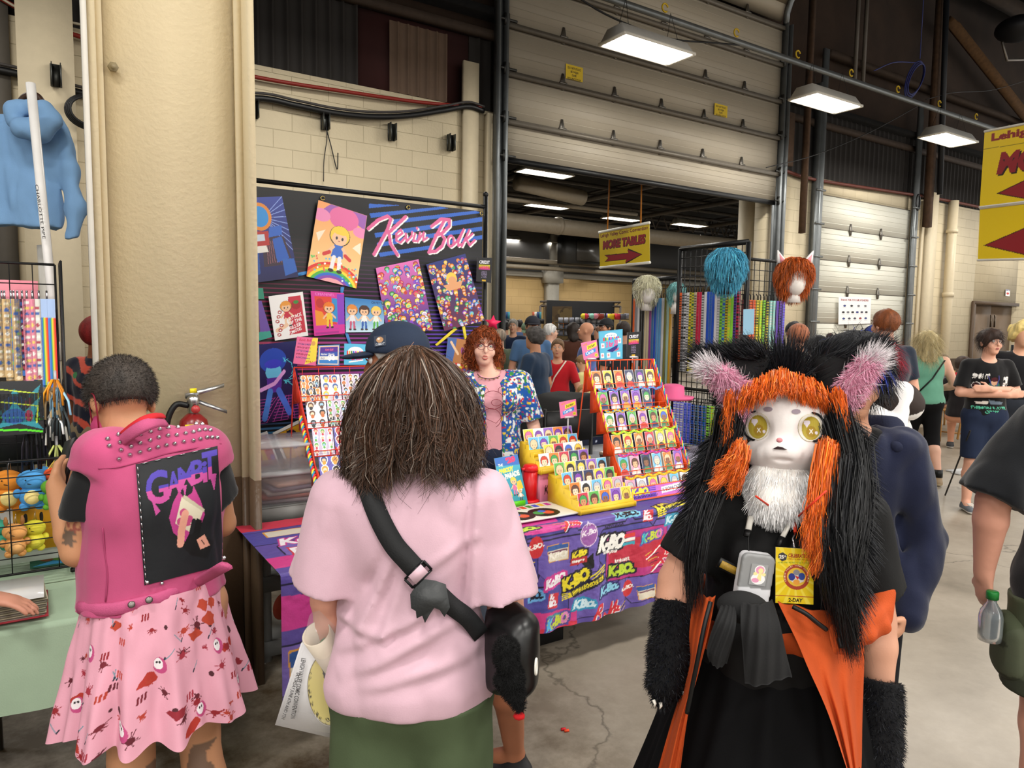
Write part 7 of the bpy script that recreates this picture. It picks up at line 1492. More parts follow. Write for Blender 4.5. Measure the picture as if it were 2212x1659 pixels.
N0=f.J['neck'];hv=norm(f.J['head']-N0);ca,cb=frame(hv)
for nm,dy,r_,m_,dd in(('collar',24,.018,den,.0),('bandana',10,.010,mat('c2202a',.8),.012)):
 q=MB();q.tube(catmull([f.w2l(PX(x,y+dy,d_+dd))for x,y,d_ in((262,930,1.86),(284,912,1.83),(310,896,1.83),(334,888,1.86),(352,888,1.92))],5),r_,8,sc=(.5,1));q.build(nm,m_,f.t,True,local=True)
tubeon('yoke_seam',[(212,1012),(250,1010),(300,998),(360,980),(420,968),(478,958)],.0022,mat('a03c64',.9),.001,n=5)
tubeon('side_seam',[(222,1140),(226,1190),(232,1240),(228,1300)],.0022,mat('a03c64',.9),.001,n=5)
for c_,J0 in(('L','shL'),):
 a=f.J['shL'];d=norm(f.J['elL']-a);l_,m_=frame(d);P=[a+d*.01+(l_*math.cos(t)*.078+m_*math.sin(t)*.088)for t in np.linspace(0,6.3,40)]
for px,py in((284,1306),(322,1296)):
 p,nn=cast(bv,px,py,.021);q=MB();q.lathe(f.w2l(p),[(.009,0),(.009,.003),(.006,.005)],14,ax=RZ(-f.yaw)@norm(CAMP-p));q.build('button',metal('7a7470',.4),f.t,True,local=True)
ST=[(720,498),(787,482),(835,487),(892,518),(952,549),(985,540),(1025,543),(1065,545),(650,532),(722,546),(783,530),(847,523),(903,565),(1007,595),(1045,585),(1083,580),(1117,583),(577,592),(653,563),(652,612),(783,577),(722,593),(840,567),(895,615),(955,604),(1053,640),(1097,630),(1130,630),(1163,632),(437,640),(510,612),(583,637),(777,630),(838,618),(1007,650),(942,658),(520,662),(653,667),(718,650),(882,672),(448,685),(593,690),(828,682),(772,695),(526,712),(715,710),(585,745),(652,728),(513,772)]
stm=metal('c8c8cc',.25);ORG[vest.name]=np.zeros(3)
for x,y in ST:
 p,nn=cast(bv,90+x/3.07,740+y/3.07,.0)
 if np.linalg.norm(p-CAMP)<1.78 or np.linalg.norm(p-CAMP)>2.5 or abs(p[1]-1.7)<1e-6:continue
 q=MB();q.lathe(f.w2l(p),[(.0062,-.001),(.006,.003),(.003,.007),(.0008,.009)],8,ax=RZ(-f.yaw)@nn);q.build('stud',stm,vest,True,local=True)
c=Canvas(1,1.36,150,204,'15181c')
def gtext(t,x,y,w,h,**k):c.text(t,x,y,w,h,lambda X,Y:np.where((Y>y+h*.45)[...,None],rgb('4a3aa0'),rgb('b8488f'))*np.ones((*X.shape,3)),**k)
gtext('G',.10,.86,.28,.38,bold=.03);gtext('A',.36,.92,.17,.26,bold=.03,rise=.1);gtext('M',.50,.96,.2,.25,bold=.03,rise=.1);gtext('B',.66,.98,.16,.27,bold=.03,rise=.1);gtext('i',.80,.98,.06,.24,bold=.03);gtext('T',.80,1.0,.19,.32,bold=.03)
for P_ in([(.16,.94),(.26,.78),(.2,.74)],[(.88,1.06),(.93,.86),(.97,1.05)],[(.55,1.0),(.57,.86),(.6,1.0)]):c.poly(P_,'b8488f')
c.poly([(.42,.84),(.5,.95),(.56,.86),(.66,.9),(.68,.98),(.76,.78),(.80,.62),(.7,.42),(.55,.36),(.4,.5),(.36,.68)],'b03a80');c.poly([(.53,.88),(.78,.66),(.66,.42),(.43,.6)],'cfc8b0');c.poly([(.56,.9),(.8,.68),(.79,.65),(.54,.86)],'b8b098')
for x,y in((.54,.70),(.50,.61),(.60,.61)):c.ell(x,y,.05,.045,'b8487a')
c.poly([(.53,.62),(.6,.62),(.62,.54),(.54,.54)],'b8487a');c.line([(.56,.68),(.5,.5),(.48,.36)],.09,'d89a86');c.poly([(.5,.32),(.7,.6),(.76,.56),(.72,.4),(.9,.3),(.8,.12),(.6,.2)],'0a0b0d');c.line([(.66,.58),(.62,.46)],.05,'17191d');c.poly([(.68,.36),(.78,.4),(.84,.26),(.72,.24)],'d89a86');c.line([(.74,.34),(.77,.29)],.012,'3a2020')
patch=decal('back_patch',bv,c,((293,1003),(470,963),(484,1220),(312,1265)),.005,vmat(.6,.02,bump=.15),f.t,local=f.w2l)
for i in range(17):
 t=(i+.5)/17;x,y=293+19*t+3,1003+262*t;p0=f.w2l(cast(bv,x,y-4,.008)[0]);p1=f.w2l(cast(bv,x+2,y+6,.008)[0]);q=MB();q.tube([p0,p1],.0012,5);q.build('safety_pin',stm,f.t,local=True)
for i in range(6):
 t=(i+.6)/6.5;x,y=297+175*t,1004-40*t;p0=f.w2l(cast(bv,x-6,y+1,.008)[0]);p1=f.w2l(cast(bv,x+7,y-2,.008)[0]);q=MB();q.tube([p0,p1],.0012,5);q.build('safety_pin',stm,f.t,local=True)
for x,y in((318,1258),(350,1260),(484,1205)):p,nn=cast(bv,x,y,.006);q=MB();q.ball(f.w2l(p),.005,8,6);q.build('stud',stm,vest,True,local=True)
sh=f.J['shL'];dA=norm(f.J['elL']-sh);n=900;an=RNG.uniform(0,6.28,n);l_,m_=frame(dA)
for sgn in(-1,):
 q=MB();q.tube(catmull([f.H((-.083,-.012,.02)),f.H((-.086,-.034,.0)),f.H((-.084,-.03,-.03)),f.H((-.074,.0,-.065)),f.H((-.06,.04,-.08))],5),.0022,6);q.build('ear_loop',mat('7a1628',.7),f.t,True,local=True)
 q=MB();q.tube(catmull([f.H((-.083,.0,.02)),f.H((-.078,.02,-.01)),f.H((-.066,.05,-.04))],5),.0022,6);q.build('ear_loop',mat('7a1628',.7),f.t,True,local=True)
sd=SDF(f.H((0,.05,-.05))-.14,f.H((0,.05,-.05))+.14,.006);sd.ell(f.H((0,.045,-.05)),np.array((.068,.07,.06)),.01,R=f.Rh.T);sd.cut(f.H((0,.02,0)),f.Rh@np.array((0,-1,-.0)));V,F=sd.mesh(2);mk('face_mask',V,F,mat('b03a68',.8),f.t,True,local=True)
def skirt(cen,z0,z1,r0,r1,name,cv,npl=15,amp=.018,sc=.8,ph=0.0,hemf=0.0,m=None,parent=None,tilt=(0,0)):
 nx,ny=cv.nx,cv.ny;X,Y=np.meshgrid(np.linspace(0,2*math.pi,nx),np.linspace(0,1,ny));t=1-Y
 r=r0+(r1-r0)*t**.9+amp*t*(np.sin(X*npl+1.3*np.sin(X*3+ph))+.35*np.sin(X*npl*2.1+2))+.004*vnoise(X*8,Y*5,X*0+2)
 V=np.stack([cen[0]+r*np.cos(X)+tilt[0]*t,cen[1]+r*np.sin(X)*sc+tilt[1]*t,z0+(z1-z0)*Y-hemf*t*np.sin(X*npl+1.3*np.sin(X*3+ph))],-1).reshape(-1,3)
 i=np.arange(nx*ny).reshape(ny,nx);F=np.stack([i[:-1,:-1],i[:-1,1:],i[1:,1:],i[1:,:-1]],-1).reshape(-1,4);return mk(name,V,F,m or vmat(.75,.02,bump=.1,bscale=200),parent,True,col=cv.cols(),local=True)
c=Canvas(1.5,.42,900,250,'d79aac');r=random.Random(4)
for k in range(230):
 x,y,s=r.uniform(0,1.5),r.uniform(0,.42),r.uniform(.004,.012);cl=r.choice(['6e1f2c','8a2028','a83a2c','5c1c28','b8443a','9a2c3c']);ty=r.random()
 if ty<.45:
  c.ell(x,y,s,s*.9,cl)
  for j in range(9):a=r.uniform(0,6.28);L=s*r.uniform(1.2,2.4);c.line([(x,y),(x+L*math.cos(a),y+L*math.sin(a))],.002,cl);c.ell(x+L*math.cos(a),y+L*math.sin(a),.0016,.0016,cl)
 elif ty<.6:
  for j in range(3):c.line([(x+.009*j,y),(x+.009*j+.002,y+.016)],.0055,cl)
 elif ty<.75:c.line([(x,y),(x+r.uniform(-.03,.03),y+.03)],.0025,'6a8a98');c.line([(x,y),(x+.004,y+.008)],.004,'2a2a3a')
 elif ty<.9:c.poly([(x+s*2.4*r.uniform(.6,1.3)*math.cos(a),y+s*2.0*r.uniform(.5,1.3)*math.sin(a))for a in np.linspace(0,5.9,12)],r.choice(['b0402c','a83228','8a2430']))
 else:c.ell(x,y,s*.8,s*1.1,'4a2028')
for k in range(16):
 x,y=(k%8)*.19+.03+.07*(k//10%2)+r.uniform(-.02,.02),.08+.17*(k//10)+r.uniform(-.03,.03);c.ell(x,y,.019,.024,'b8487a');c.ell(x-.004,y+.004,.013,.017,'e6dfe2');c.ell(x-.008,y+.008,.003,.004,'2a2226');c.ell(x,y+.009,.003,.004,'2a2226')
pv=f.J['pelvis'];sk=skirt((pv[0],pv[1]),.60,.97,.165,.245,'skirt',c,11,.022,.88,m=vmat(.75,.02,bump=.1,bscale=200),parent=f.t,hemf=.012)
f.shoes('1c1c1e')
ph=thing('phone','dark phone held up by the person in the pink vest','phone',PX(138,1050,2.0));q=MB();hp=RZ(f.yaw)@f.J['wrL']+np.array([*f.t.location])+RZ(f.yaw)@f.J['hdL']*.09;q.box(hp+np.array((-.005,.03,.02)),(.012,.075,.15),AX(.9)@RXm(.5));q.build('phone_body',m_black,ph)
# costumed figure
f=Fig('person','costumed person in white cat mask with black and orange fur hood',*at(1694,1.68),160,1.58,1.14,.0065,dict(elR=(.275,-.02,1.09),wrR=(.29,.02,.90),elL=(-.265,-.02,1.05),wrL=(-.28,.03,.80)),bust=.035,belly=.03)
f.J['elR']=f.w2l(PX(1462,1255,1.68));f.J['wrR']=f.w2l(PX(1447,1420,1.62));f.J['shR']=f.w2l(PX(1540,1110,1.70));f.J['shL']=f.w2l(PX(1862,1110,1.70));f.J['elL']=f.w2l(PX(1893,1340,1.70));f.J['wrL']=f.w2l(PX(1900,1560,1.66))
f.J['hdR']=np.array((-.05,.1,-1.0));f.J['hdL']=np.array((0,.15,-1));f.J['head']=f.w2l(PX(1692,925,1.70));f.J['neck']=f.w2l(PX(1694,1050,1.70));f.J['chest']=f.w2l(PX(1694,1190,1.70))
f.body('cf9a80',fingers=True,face=False,ears=False,hands='',vox=.007,armr=1.12)
f.top('070708','tshirt',inf=.020,hem=.86,sl=.62,sw=1.3,vox=.007,amp=.007,seed=3,m=mat('060607',.85,bump=.12,bscale=300,noise=.04))
tee=[o for o in f.t.children if o.name.startswith('tshirt')][0];k=f.k
c=Canvas(1.8,.9,300,60,'08080a');c.rect(0,.03,1.8,.055,'e8e8ec');pv=f.J['pelvis']
skirt((pv[0],pv[1]),.12,1.0,.155,.40,'skirt',c,13,.02,.8,ph=1,m=vmat(.85,.02,bump=.1,bscale=200,spec=.15),parent=f.t,tilt=(.03,.0))
org=mat('b84a18',.85,bump=.25,bscale=300,noise=.08,nscale=14);lining=mat('1b1b1c',.9,bump=.2,bscale=300)
W0=f.w2l(PX(1690,1310,1.70));sd=SDF(W0-.32,W0+.32,.007)
ring=[W0+np.array((.205*math.cos(a),.165*math.sin(a)-.0,.035*math.cos(a)*(-1)+(-.02 if math.sin(a)>0 else.03)))for a in np.linspace(0,6.2832,26)]
sd.chain(ring,[.034]*26,.02);sd.wrinkle(.010,(14,14,22),2);V,F=sd.mesh(2);wb=mk('tied_jacket',V,F,org,f.t,True,local=True)
def drape(name,left,right,m,depth,bulge=.02,folds=5,amp=.012,th=.007,seed=0,n=(40,60)):
 Lp=catmull([f.w2l(PX(*p))for p in left],10);Rp=catmull([f.w2l(PX(*p))for p in right],10);ny,nx=n[1],n[0]
 lp=lambda C,q:C[min(int(q),len(C)-2)]+(C[min(int(q),len(C)-2)+1]-C[min(int(q),len(C)-2)])*(q-min(int(q),len(C)-2))
 Li=[lp(Lp,j/(ny-1)*(len(Lp)-1))for j in range(ny)];Ri=[lp(Rp,j/(ny-1)*(len(Rp)-1))for j in range(ny)];V=[]
 for j in range(ny):
  for i in range(nx):
   t=i/(nx-1);p=Li[j]*(1-t)+Ri[j]*t;v=j/(ny-1)
   V.append(p+np.array((0,1.0,0))*(bulge*math.sin(math.pi*t)+amp*(.3+.7*v)*math.sin(folds*math.pi*t+2.5*v+seed)+.004*math.sin(23*t+9*v)))
 V=np.array(V);i=np.arange(nx*ny).reshape(ny,nx);F=np.stack([i[:-1,:-1],i[1:,:-1],i[1:,1:],i[:-1,1:]],-1).reshape(-1,4)
 V2=V-np.array((0,th,0));k_=len(V);E=[]
 for a,b in zip(list(i[:,0][:-1])+list(i[:,-1][:-1])+list(i[0,:-1])+list(i[-1,:-1]),list(i[:,0][1:])+list(i[:,-1][1:])+list(i[0,1:])+list(i[-1,1:])):E.append([a,b,b+k_,a+k_])
 return mk(name,np.concatenate([V,V2]),np.concatenate([F,F[:,::-1]+k_,np.array(E)]),m,f.t,True,local=True)
drape('jacket_panel',[(1680,1300,1.50),(1720,1380,1.46),(1745,1440,1.44),(1790,1540,1.42),(1840,1690,1.42)],[(1860,1320,1.60),(1866,1400,1.58),(1864,1480,1.56),(1862,1560,1.55),(1860,1700,1.54)],org,0,.03,6,.014)
drape('jacket_panel',[(1500,1275,1.62),(1490,1360,1.60),(1487,1440,1.60),(1450,1560,1.60),(1405,1720,1.62)],[(1545,1290,1.52),(1530,1370,1.50),(1510,1450,1.48),(1485,1550,1.50),(1462,1720,1.52)],org,0,.02,3,.010,seed=1)
drape('jacket_lining',[(1560,1300,1.50),(1545,1340,1.46),(1527,1400,1.45),(1532,1432,1.45)],[(1590,1305,1.48),(1590,1350,1.44),(1580,1400,1.44),(1570,1436,1.45)],lining,0,.015,2,.006,seed=2,n=(20,30))
drape('jacket_sleeve',[(1600,1300,1.47),(1600,1360,1.43),(1605,1420,1.42),(1609,1475,1.42)],[(1668,1298,1.47),(1685,1350,1.43),(1697,1410,1.42),(1711,1462,1.42)],lining,0,.02,2,.008,seed=4,n=(24,40))
q=MB();q.ball(f.w2l(PX(1605,1312,1.49)),(.055,.03,.035),16,10);q.build('knot',lining,f.t,True,local=True)
for P_ in([(1535,1300,1.48),(1522,1350,1.46),(1508,1420,1.45),(1492,1500,1.46),(1484,1540,1.47)],[(1712,1310,1.46),(1740,1325,1.45),(1765,1345,1.45),(1785,1360,1.46)]):
 q=MB();q.tube(catmull([f.w2l(PX(*p))for p in P_],5),.005,6);q.build('zipper',m_black,f.t,True,local=True)
q=MB();q.tube(catmull([f.w2l(PX(*p))for p in((1808,1340,1.50),(1812,1375,1.48),(1818,1400,1.47))],4),[.003]*5+[.006]*4,6);q.build('drawcord',m_black,f.t,True,local=True)
# mask head
hc=f.J['head'];R3=np.eye(3);sd=SDF(hc-(.16,.16,.16),hc+(.16,.18,.16),.0045)
sd.ell(hc+(0,.02,.0),(.107,.098,.094),.01);sd.ell(hc+(0,.035,-.045),(.084,.078,.050),.05);sd.ell(hc+(0,.06,.05),(.08,.05,.05),.06)
sd.ell(hc+(0,.105,-.036),(.026,.022,.020),.03)
for d in(-1,1):sd.ell(hc+(.058*d,.108,.006),(.026,.006,.024),.030,'sub');sd.ell(hc+(.02*d,.112,-.040),(.016,.013,.012),.015)
sd.ell(hc+(0,.122,-.055),(.018,.010,.004),.006,'sub')
V,F=sd.mesh(2);mask=mk('cat_mask',V,F,mat('f2ecea',.75,noise=.01,bump=.08,bscale=200),f.t,True,local=True);bm=bvh(mask)
def eyecv(sgn):
 c=Canvas(1,1,64,64,'c9b93a');c.ell(.5,.5,.47,.47,'e9e4da');c.ell(.52-.02*sgn,.48,.38,.41,'a8963a');c.ell(.52-.02*sgn,.46,.35,.37,'b5a23c')
 for k in range(12):c.line([(.15+.065*k,.25),(.15+.065*k,.75)],.012,'c2b04e')
 c.ell(.54,.36,.20,.2,'a88a30');c.line([(.48,.30),(.60,.44)],.035,'f2eee2');c.line([(.60,.30),(.48,.44)],.035,'f2eee2')
 c.ell(.32,.68,.08,.08,'e8e0ea');c.ell(.42,.68,.08,.08,'e8e0ea');c.poly([(.25,.66),(.49,.66),(.37,.5)],'e8e0ea');c.ell(.75,.32,.06,.06,'e8e0ea');return c
EM=lambda X,Y:(X-.5)**2+(Y-.5)**2<.235
for nm,(cx,cy),sg in(('eye_decal',(1637,921),1),('eye_decal',(1750,924),-1)):
 decal(nm,bm,eyecv(sg),((cx-27,cy-31),(cx+27,cy-31),(cx+27,cy+31),(cx-27,cy+31)),.002,vmat(.25,0,spec=.5),f.t,EM,local=f.w2l)
 fm=lambda x,y:f.w2l(cast(bm,x,y,.003)[0])
 P_=[(cx-sg*(-24),cy-14),(cx-sg*8,cy-30),(cx-sg*(22),cy-22),(cx-sg*32,cy-4),(cx-sg*24,cy+18),(cx-sg*8,cy+30)]
 P_=[(cx-sg*4,cy-33),(cx-sg*18,cy-28),(cx-sg*29,cy-14),(cx-sg*31,cy+2),(cx-sg*26,cy+18),(cx-sg*14,cy+28),(cx-sg*6,cy+29)]
 q=MB();q.tube(catmull([fm(*p)for p in P_],4),[.0012]+[.0024]*23+[.001],6)
 for a,b,c_ in(((29,-16),(33,0),(44,-6)),((30,2),(27,16),(37,22)),((22,20),(14,29),(24,38))):
  T3=[fm(cx-sg*p[0],cy+p[1])for p in(a,b,c_)];q.prism(T3,norm(f.w2l(CAMP)-T3[0])*.002)
 q.build('eyelashes',mat('0c0c0e',.6),f.t,local=True)
for px,py in((1659,884),(1720,889)):
 c=Canvas(1,1,16,16,'9a8c98');decal('eyebrow_spot',bm,c,((px-11,py-6),(px+11,py-6),(px+11,py+6),(px-11,py+6)),.002,vmat(.7,0),f.t,EM,local=f.w2l)
q=MB();q.ball(f.w2l(cast(bm,1684,951,.0)[0]),(.007,.005,.0055),12,8);q.build('nose',mat('d88a90',.5),f.t,True,local=True)
q=MB();T4=[fm(x,y)for x,y in((1668,970),(1680,964),(1690,966),(1701,972),(1690,971),(1678,970))];q.prism(T4,norm(f.w2l(CAMP)-T4[0])*.002);q.build('mouth',mat('2a1416',.6),f.t,local=True)
# fur hood volumes
K=f.w2l;bl='0a0b0e'
sd=SDF(hc-(.36,.30,.62),hc+(.36,.22,.26),.009)
sd.ell(hc+(0,-.035,.03),(.116,.115,.122),.02);sd.cap(hc+(0,-.05,-.04),hc+(0,-.07,-.16),.098,.118,.05,sc=(1.0,.6),side=(1,0,0))
sd.chain([K(PX(1570,960,1.72)),K(PX(1540,1040,1.70)),K(PX(1520,1120,1.64))],[.038,.034,.028],.03)
sd.chain([K(PX(1815,930,1.70)),K(PX(1822,1040,1.64)),K(PX(1825,1150,1.58)),K(PX(1815,1250,1.54)),K(PX(1820,1330,1.53))],[.036,.036,.032,.030,.018],.03)
sd.ell(hc+(0,.02,.0),(.098,.5,.086),.01,'sub');sd.ell(hc+(0,.12,-.17),(.105,.16,.12),.02,'sub')
Vh,Fh=sd.mesh(1);hood=mk('fur_hood',Vh,Fh,mat('0b0b0d',.9,bump=.4,bscale=90),f.t,True,local=True)
def comb(P):
 d=P-(hc+np.array((0,.02,.12)));g=d*np.array((1.2,.8,.3));g[:,2]-=.12+.3*np.clip(hc[2]-P[:,2]+.05,0,1);return norm_rows(g)
f.fuzz(Vh,Fh,26000,.044,rgb('17181c'),.0021,comb,.88,'black_fur',K=5,jitter=.13,colj=.55)
tp=lambda c,n:np.exp(-((c-(hc+np.array((0,.02,.165))))**2).sum(1)/.0015);f.fuzz(Vh,Fh,700,.055,rgb('1a1b20'),.002,lambda P:norm_rows(P-(hc+np.array((0,.03,.06)))),.3,'tuft',K=5,jitter=.45,mask=tp)
def locks(paths,n,spread,col,name,w=.0022,K_=12,taper=.75,cj=.3,wav=.008):
 out=[];cc=[]
 for path,m_ in paths:
  C_=np.array(catmull([K(PX(*p))for p in path],5));t=np.linspace(0,len(C_)-1,K_);i0=np.clip(t.astype(int),0,len(C_)-2);fr=(t-i0)[:,None];base=C_[i0]*(1-fr)+C_[i0+1]*fr
  N_=int(n*m_);r=RNG.normal(size=(N_,1,3))*spread;s=np.linspace(1,1-taper*.5,K_)[None,:,None];ph=RNG.uniform(0,6.28,(N_,1,1));tt=np.linspace(0,1,K_)[None,:,None]
  L=RNG.uniform(.65,1.08,(N_,1,1));fi=np.clip(tt*L,0,1.08)*(K_-1);j0=np.clip(fi.astype(int),0,K_-2);B=base[j0[...,0]]*(1-(fi-j0))+base[j0[...,0]+1]*(fi-j0)
  P=B+r*s+np.sin(tt*7+ph)*RNG.normal(size=(N_,1,3))*wav*tt;P[...,1]+=.0*tt[...,0];out.append(P);cc.append(np.clip(rgb(col)*(1+cj*RNG.normal(size=(N_,1))),0,1))
 return blades(np.concatenate(out),w,name,mat('ffffff',.45,vcol=True,noise=0,spec=.4,key='strand2'),f.t,np.concatenate(cc),local=True)
locks([([(1800,900,1.60),(1830,1020,1.56),(1825,1130,1.50),(1800,1240,1.47),(1825,1350,1.48)],1),([(1810,1000,1.56),(1800,1120,1.49),(1812,1240,1.46),(1838,1395,1.47)],.8),([(1835,960,1.60),(1850,1080,1.55),(1835,1200,1.52),(1825,1300,1.50)],.6)],3400,.014,'0b0c0f','black_locks',w=.0016,cj=.6)
locks([([(1575,900,1.60),(1555,1000,1.60),(1520,1100,1.56),(1500,1190,1.54),(1495,1290,1.54)],1),([(1570,960,1.60),(1535,1060,1.58),(1510,1140,1.56)],.8)],2200,.012,'0b0c0f','black_locks',w=.0016,cj=.6)
locks([([(1614+i*19,806+abs(i-4)*7,1.615-.004*(4-abs(i-4))),(1614+i*19+(i-4)*2,830+abs(i-4)*6,1.575),(1614+i*19+(i-4)*4,849+abs(i-4)*10,1.565+.006*abs(i-4))],1)for i in range(9)],520,.0055,'dd6520','orange_bangs',w=.0019,K_=8,taper=.3,wav=.004,cj=.22)
locks([([(1600,962,1.56),(1592,990,1.545),(1575,1015,1.54),(1545,1045,1.54)],1),([(1604,968,1.555),(1602,1003,1.54),(1590,1035,1.53),(1582,1060,1.53)],.9),([(1596,962,1.56),(1580,992,1.55),(1555,1020,1.55)],.8),([(1578,850,1.58),(1573,900,1.58),(1566,955,1.58)],.25)],900,.0055,'dd6520','orange_locks',cj=.22)
locks([([(1786,962,1.56),(1778,1015,1.53),(1775,1080,1.50),(1762,1150,1.485),(1765,1210,1.48)],1),([(1792,965,1.56),(1794,1032,1.53),(1788,1100,1.50),(1778,1170,1.485),(1762,1225,1.48)],1),([(1782,975,1.555),(1766,1052,1.52),(1756,1120,1.49),(1748,1180,1.48)],.8),([(1808,850,1.58),(1818,900,1.58),(1822,960,1.57)],.25)],1300,.007,'dd6520','orange_locks',cj=.22)
sd=SDF(hc-(.2,.2,.35),hc+(.2,.2,.0),.008);sd.ell(K(PX(1685,1045,1.64)),(.078,.05,.066),.03);sd.ell(K(PX(1675,1088,1.60)),(.055,.035,.035),.03);V,F=sd.mesh(1);mk('white_ruff',V,F,mat('f6f2ec',.9),f.t,True,local=True)
f.fuzz(V,F,9000,.020,rgb('ffffff'),.0022,(0,.2,-1),.75,'white_fur',K=4,jitter=.22,colj=.06)
for tip,b0,b1,inn in(((1520,776,1.66),(1632,778,1.66),(1586,868,1.64),((1528,790),(1560,806),(1592,838),(1590,880))),((1896,756,1.66),(1782,782,1.66),(1812,872,1.64),((1890,768),(1868,790),(1842,826),(1822,862)))):
 T_,B0,B1=K(PX(*tip)),K(PX(*b0)),K(PX(*b1));cen=(T_+B0+B1)/3;sd=SDF(np.minimum(np.minimum(T_,B0),B1)-.06,np.maximum(np.maximum(T_,B0),B1)+.06,.006)
 for a,b,ra,rb in((B0,T_,.024,.010),((B0+B1)/2,T_,.024,.010),(B0,B1,.026,.022)):sd.cap(a,b,ra,rb,.02)
 q1=K(PX(*b1));V,F=sd.mesh(1);mk('fur_ear',V,F,mat('0b0b0d',.9),f.t,True,local=True)
 f.fuzz(V,F,5200,.030,rgb('15161a'),.0019,norm_rows(np.array([T_-(B0+B1)/2]))[0],.7,'ear_fur',K=4,jitter=.25,colj=.5,mask=lambda c,n:(n[:,1]<.35)|(c[:,2]>(B0[2]+T_[2])/2-.005))
 P=[K(PX(x,y+4,1.612))for x,y in inn];sd=SDF(np.min(P,0)-.05,np.max(P,0)+.05,.005);sd.chain(P,[.010,.018,.021,.017],.015);V,F=sd.mesh(1);mk('ear_lining',V,F,mat('c888a0',.9),f.t,True,local=True)
 f.fuzz(V,F,2600,.018,rgb('d79ab2'),.0016,(0,.3,-1),.4,'pink_fur',K=3,jitter=.3,colj=.1)
 f.fuzz(V,F,700,.026,rgb('ddd6da'),.0014,lambda P_:norm_rows(np.tile(T_-(B0+B1)/2,(len(P_),1))+np.array((0,.03,0))),.5,'ear_tufts',K=4,jitter=.35,colj=.08,mask=lambda c,n:np.exp(-np.minimum(np.linalg.norm(c-P[0],axis=1),9)**2/.0006)+.03)
navy=mat('08090d',.95,bump=.8,bscale=70)
for pts,rad in(([(1464,1292,1.66),(1458,1340,1.65),(1446,1410,1.62),(1436,1470,1.60)],[.052,.050,.046,.044]),([(1898,1468,1.66),(1898,1530,1.64),(1897,1600,1.62),(1895,1700,1.60)],[.056,.052,.052,.050])):
 P=[K(PX(*p))for p in pts];sd=SDF(np.min(P,0)-.12,np.max(P,0)+.12,.0065);sd.chain(P,rad,.02);d0=norm(P[0]-P[1]);sd.cut(P[0],d0);sd.wrinkle(.004,(25,25,25),3)
 if pts[0][0]<1500:
  for x0,y0,x1,y1,r in((1425,1475,1420,1512,.015),(1440,1480,1434,1520,.015),(1462,1470,1472,1490,.014),(1470,1440,1476,1500,.013)):sd.cap(K(PX(x0,y0,1.59)),K(PX(x1,y1,1.59)),r,r*.9,.008)
 V,F=sd.mesh(1);mk('fur_glove',V,F,navy,f.t,True,local=True);f.fuzz(V,F,6500,.009,rgb('0c0e15'),.0016,(0,0,-1),.3,'glove_fur',K=3,jitter=.4,colj=.5)
for(x0,y0),(x1,y1)in(((1412,1512),(1414,1528)),((1427,1518),(1425,1532)),((1478,1494),(1474,1512))):
 q=MB();q.tube([K(PX(x0,y0,1.575)),K(PX((x0+x1)/2+2,(y0+y1)/2,1.57)),K(PX(x1,y1,1.57))],[.0045,.0035,.0008],8);q.build('claw',mat('e6e2d8',.35),f.t,True,local=True)
# badge, cord, camera and display on lanyards
bt_=bvh(tee)
def front(px,py,off=.02):return cast(bt_,px,py,off)[0]
bd=thing('badge','yellow convention badge reading 2-DAY on an orange cord','badge',front(1716,1245,.03));c=Canvas(.8,1.2,150,225,'e6c81e')
for k in range(16):a=k*math.pi/8;c.poly([(.4,.6),(.4+1.2*math.cos(a),.6+1.2*math.sin(a)),(.4+1.2*math.cos(a+.13),.6+1.2*math.sin(a+.13))],'edd94a')
c.ell(.44,.58,.275,.275,'a8402a');c.ell(.44,.58,.2,.2,'e2b93a');c.poly([(.3,.5),(.42,.72),(.56,.66),(.6,.5),(.44,.42)],'d8d4cc');c.ell(.34,.58,.07,.08,'2a3a8a');c.ell(.55,.6,.07,.08,'2f4a9a');c.ell(.44,.68,.07,.06,'8a8a90');c.poly([(.4,.62),(.5,.58),(.46,.52)],'c83028');c.ell(.44,.47,.07,.06,'e8a040')
for k,ch in enumerate('LEHIGH VALLEY COMIC CONVENTION'):a=math.radians(205-k*7.6);(c.text(ch,.44+.235*math.cos(a),.58+.235*math.sin(a),.022,.03,'f0e0b0',rot=a-math.pi/2)if ch!=' ' else 0)
c.rect(.0,.155,.8,.17,'a8402a');c.text('2-DAY',.27,.035,.3,.085,'1c1a14',.1,0,.04);c.poly([(.05,.98),(.13,.9),(.22,.94),(.24,1.04),(.15,1.1),(.06,1.06)],'3a3a40');c.text('25',.07,.96,.1,.08,'f0ece0',bold=.04);c.text('th',.175,1.0,.04,.04,'f0ece0')
c.text('CELEBRATION',.26,1.0,.46,.085,'a03028',.1,bold=.04);c.text('JUNE 6TH AND 7TH, 2026',.24,.945,.48,.035,'a03028',.1);c.text('SO BIG THAT WE HAD TO GO TO 2 DAYS!',.05,.86,.68,.03,'4a8a2a',.2,.04)
a0,a1,a2=front(1675,1302,.03),front(1757,1306,.03),front(1676,1182,.03);nrm_=norm(CAMP-bd.location);yb=min(a0[1],a1[1],a2[1]);P4_=[CAMP+(p-CAMP)*yb/(p[1])for p in(a2,front(1758,1187,.03),a1,a0)]
qs=quad_sheet('badge_card',c,*P4_,.0015,vmat(.3,0,spec=.5));qs.parent=bd;qs.location=qs.location-bd.location
def cordy(name,P,r,m,par):q=MB();q.tube(catmull(P,5),r,6);return q.build(name,m,par,True)
mo=mat('d8381c',.6)
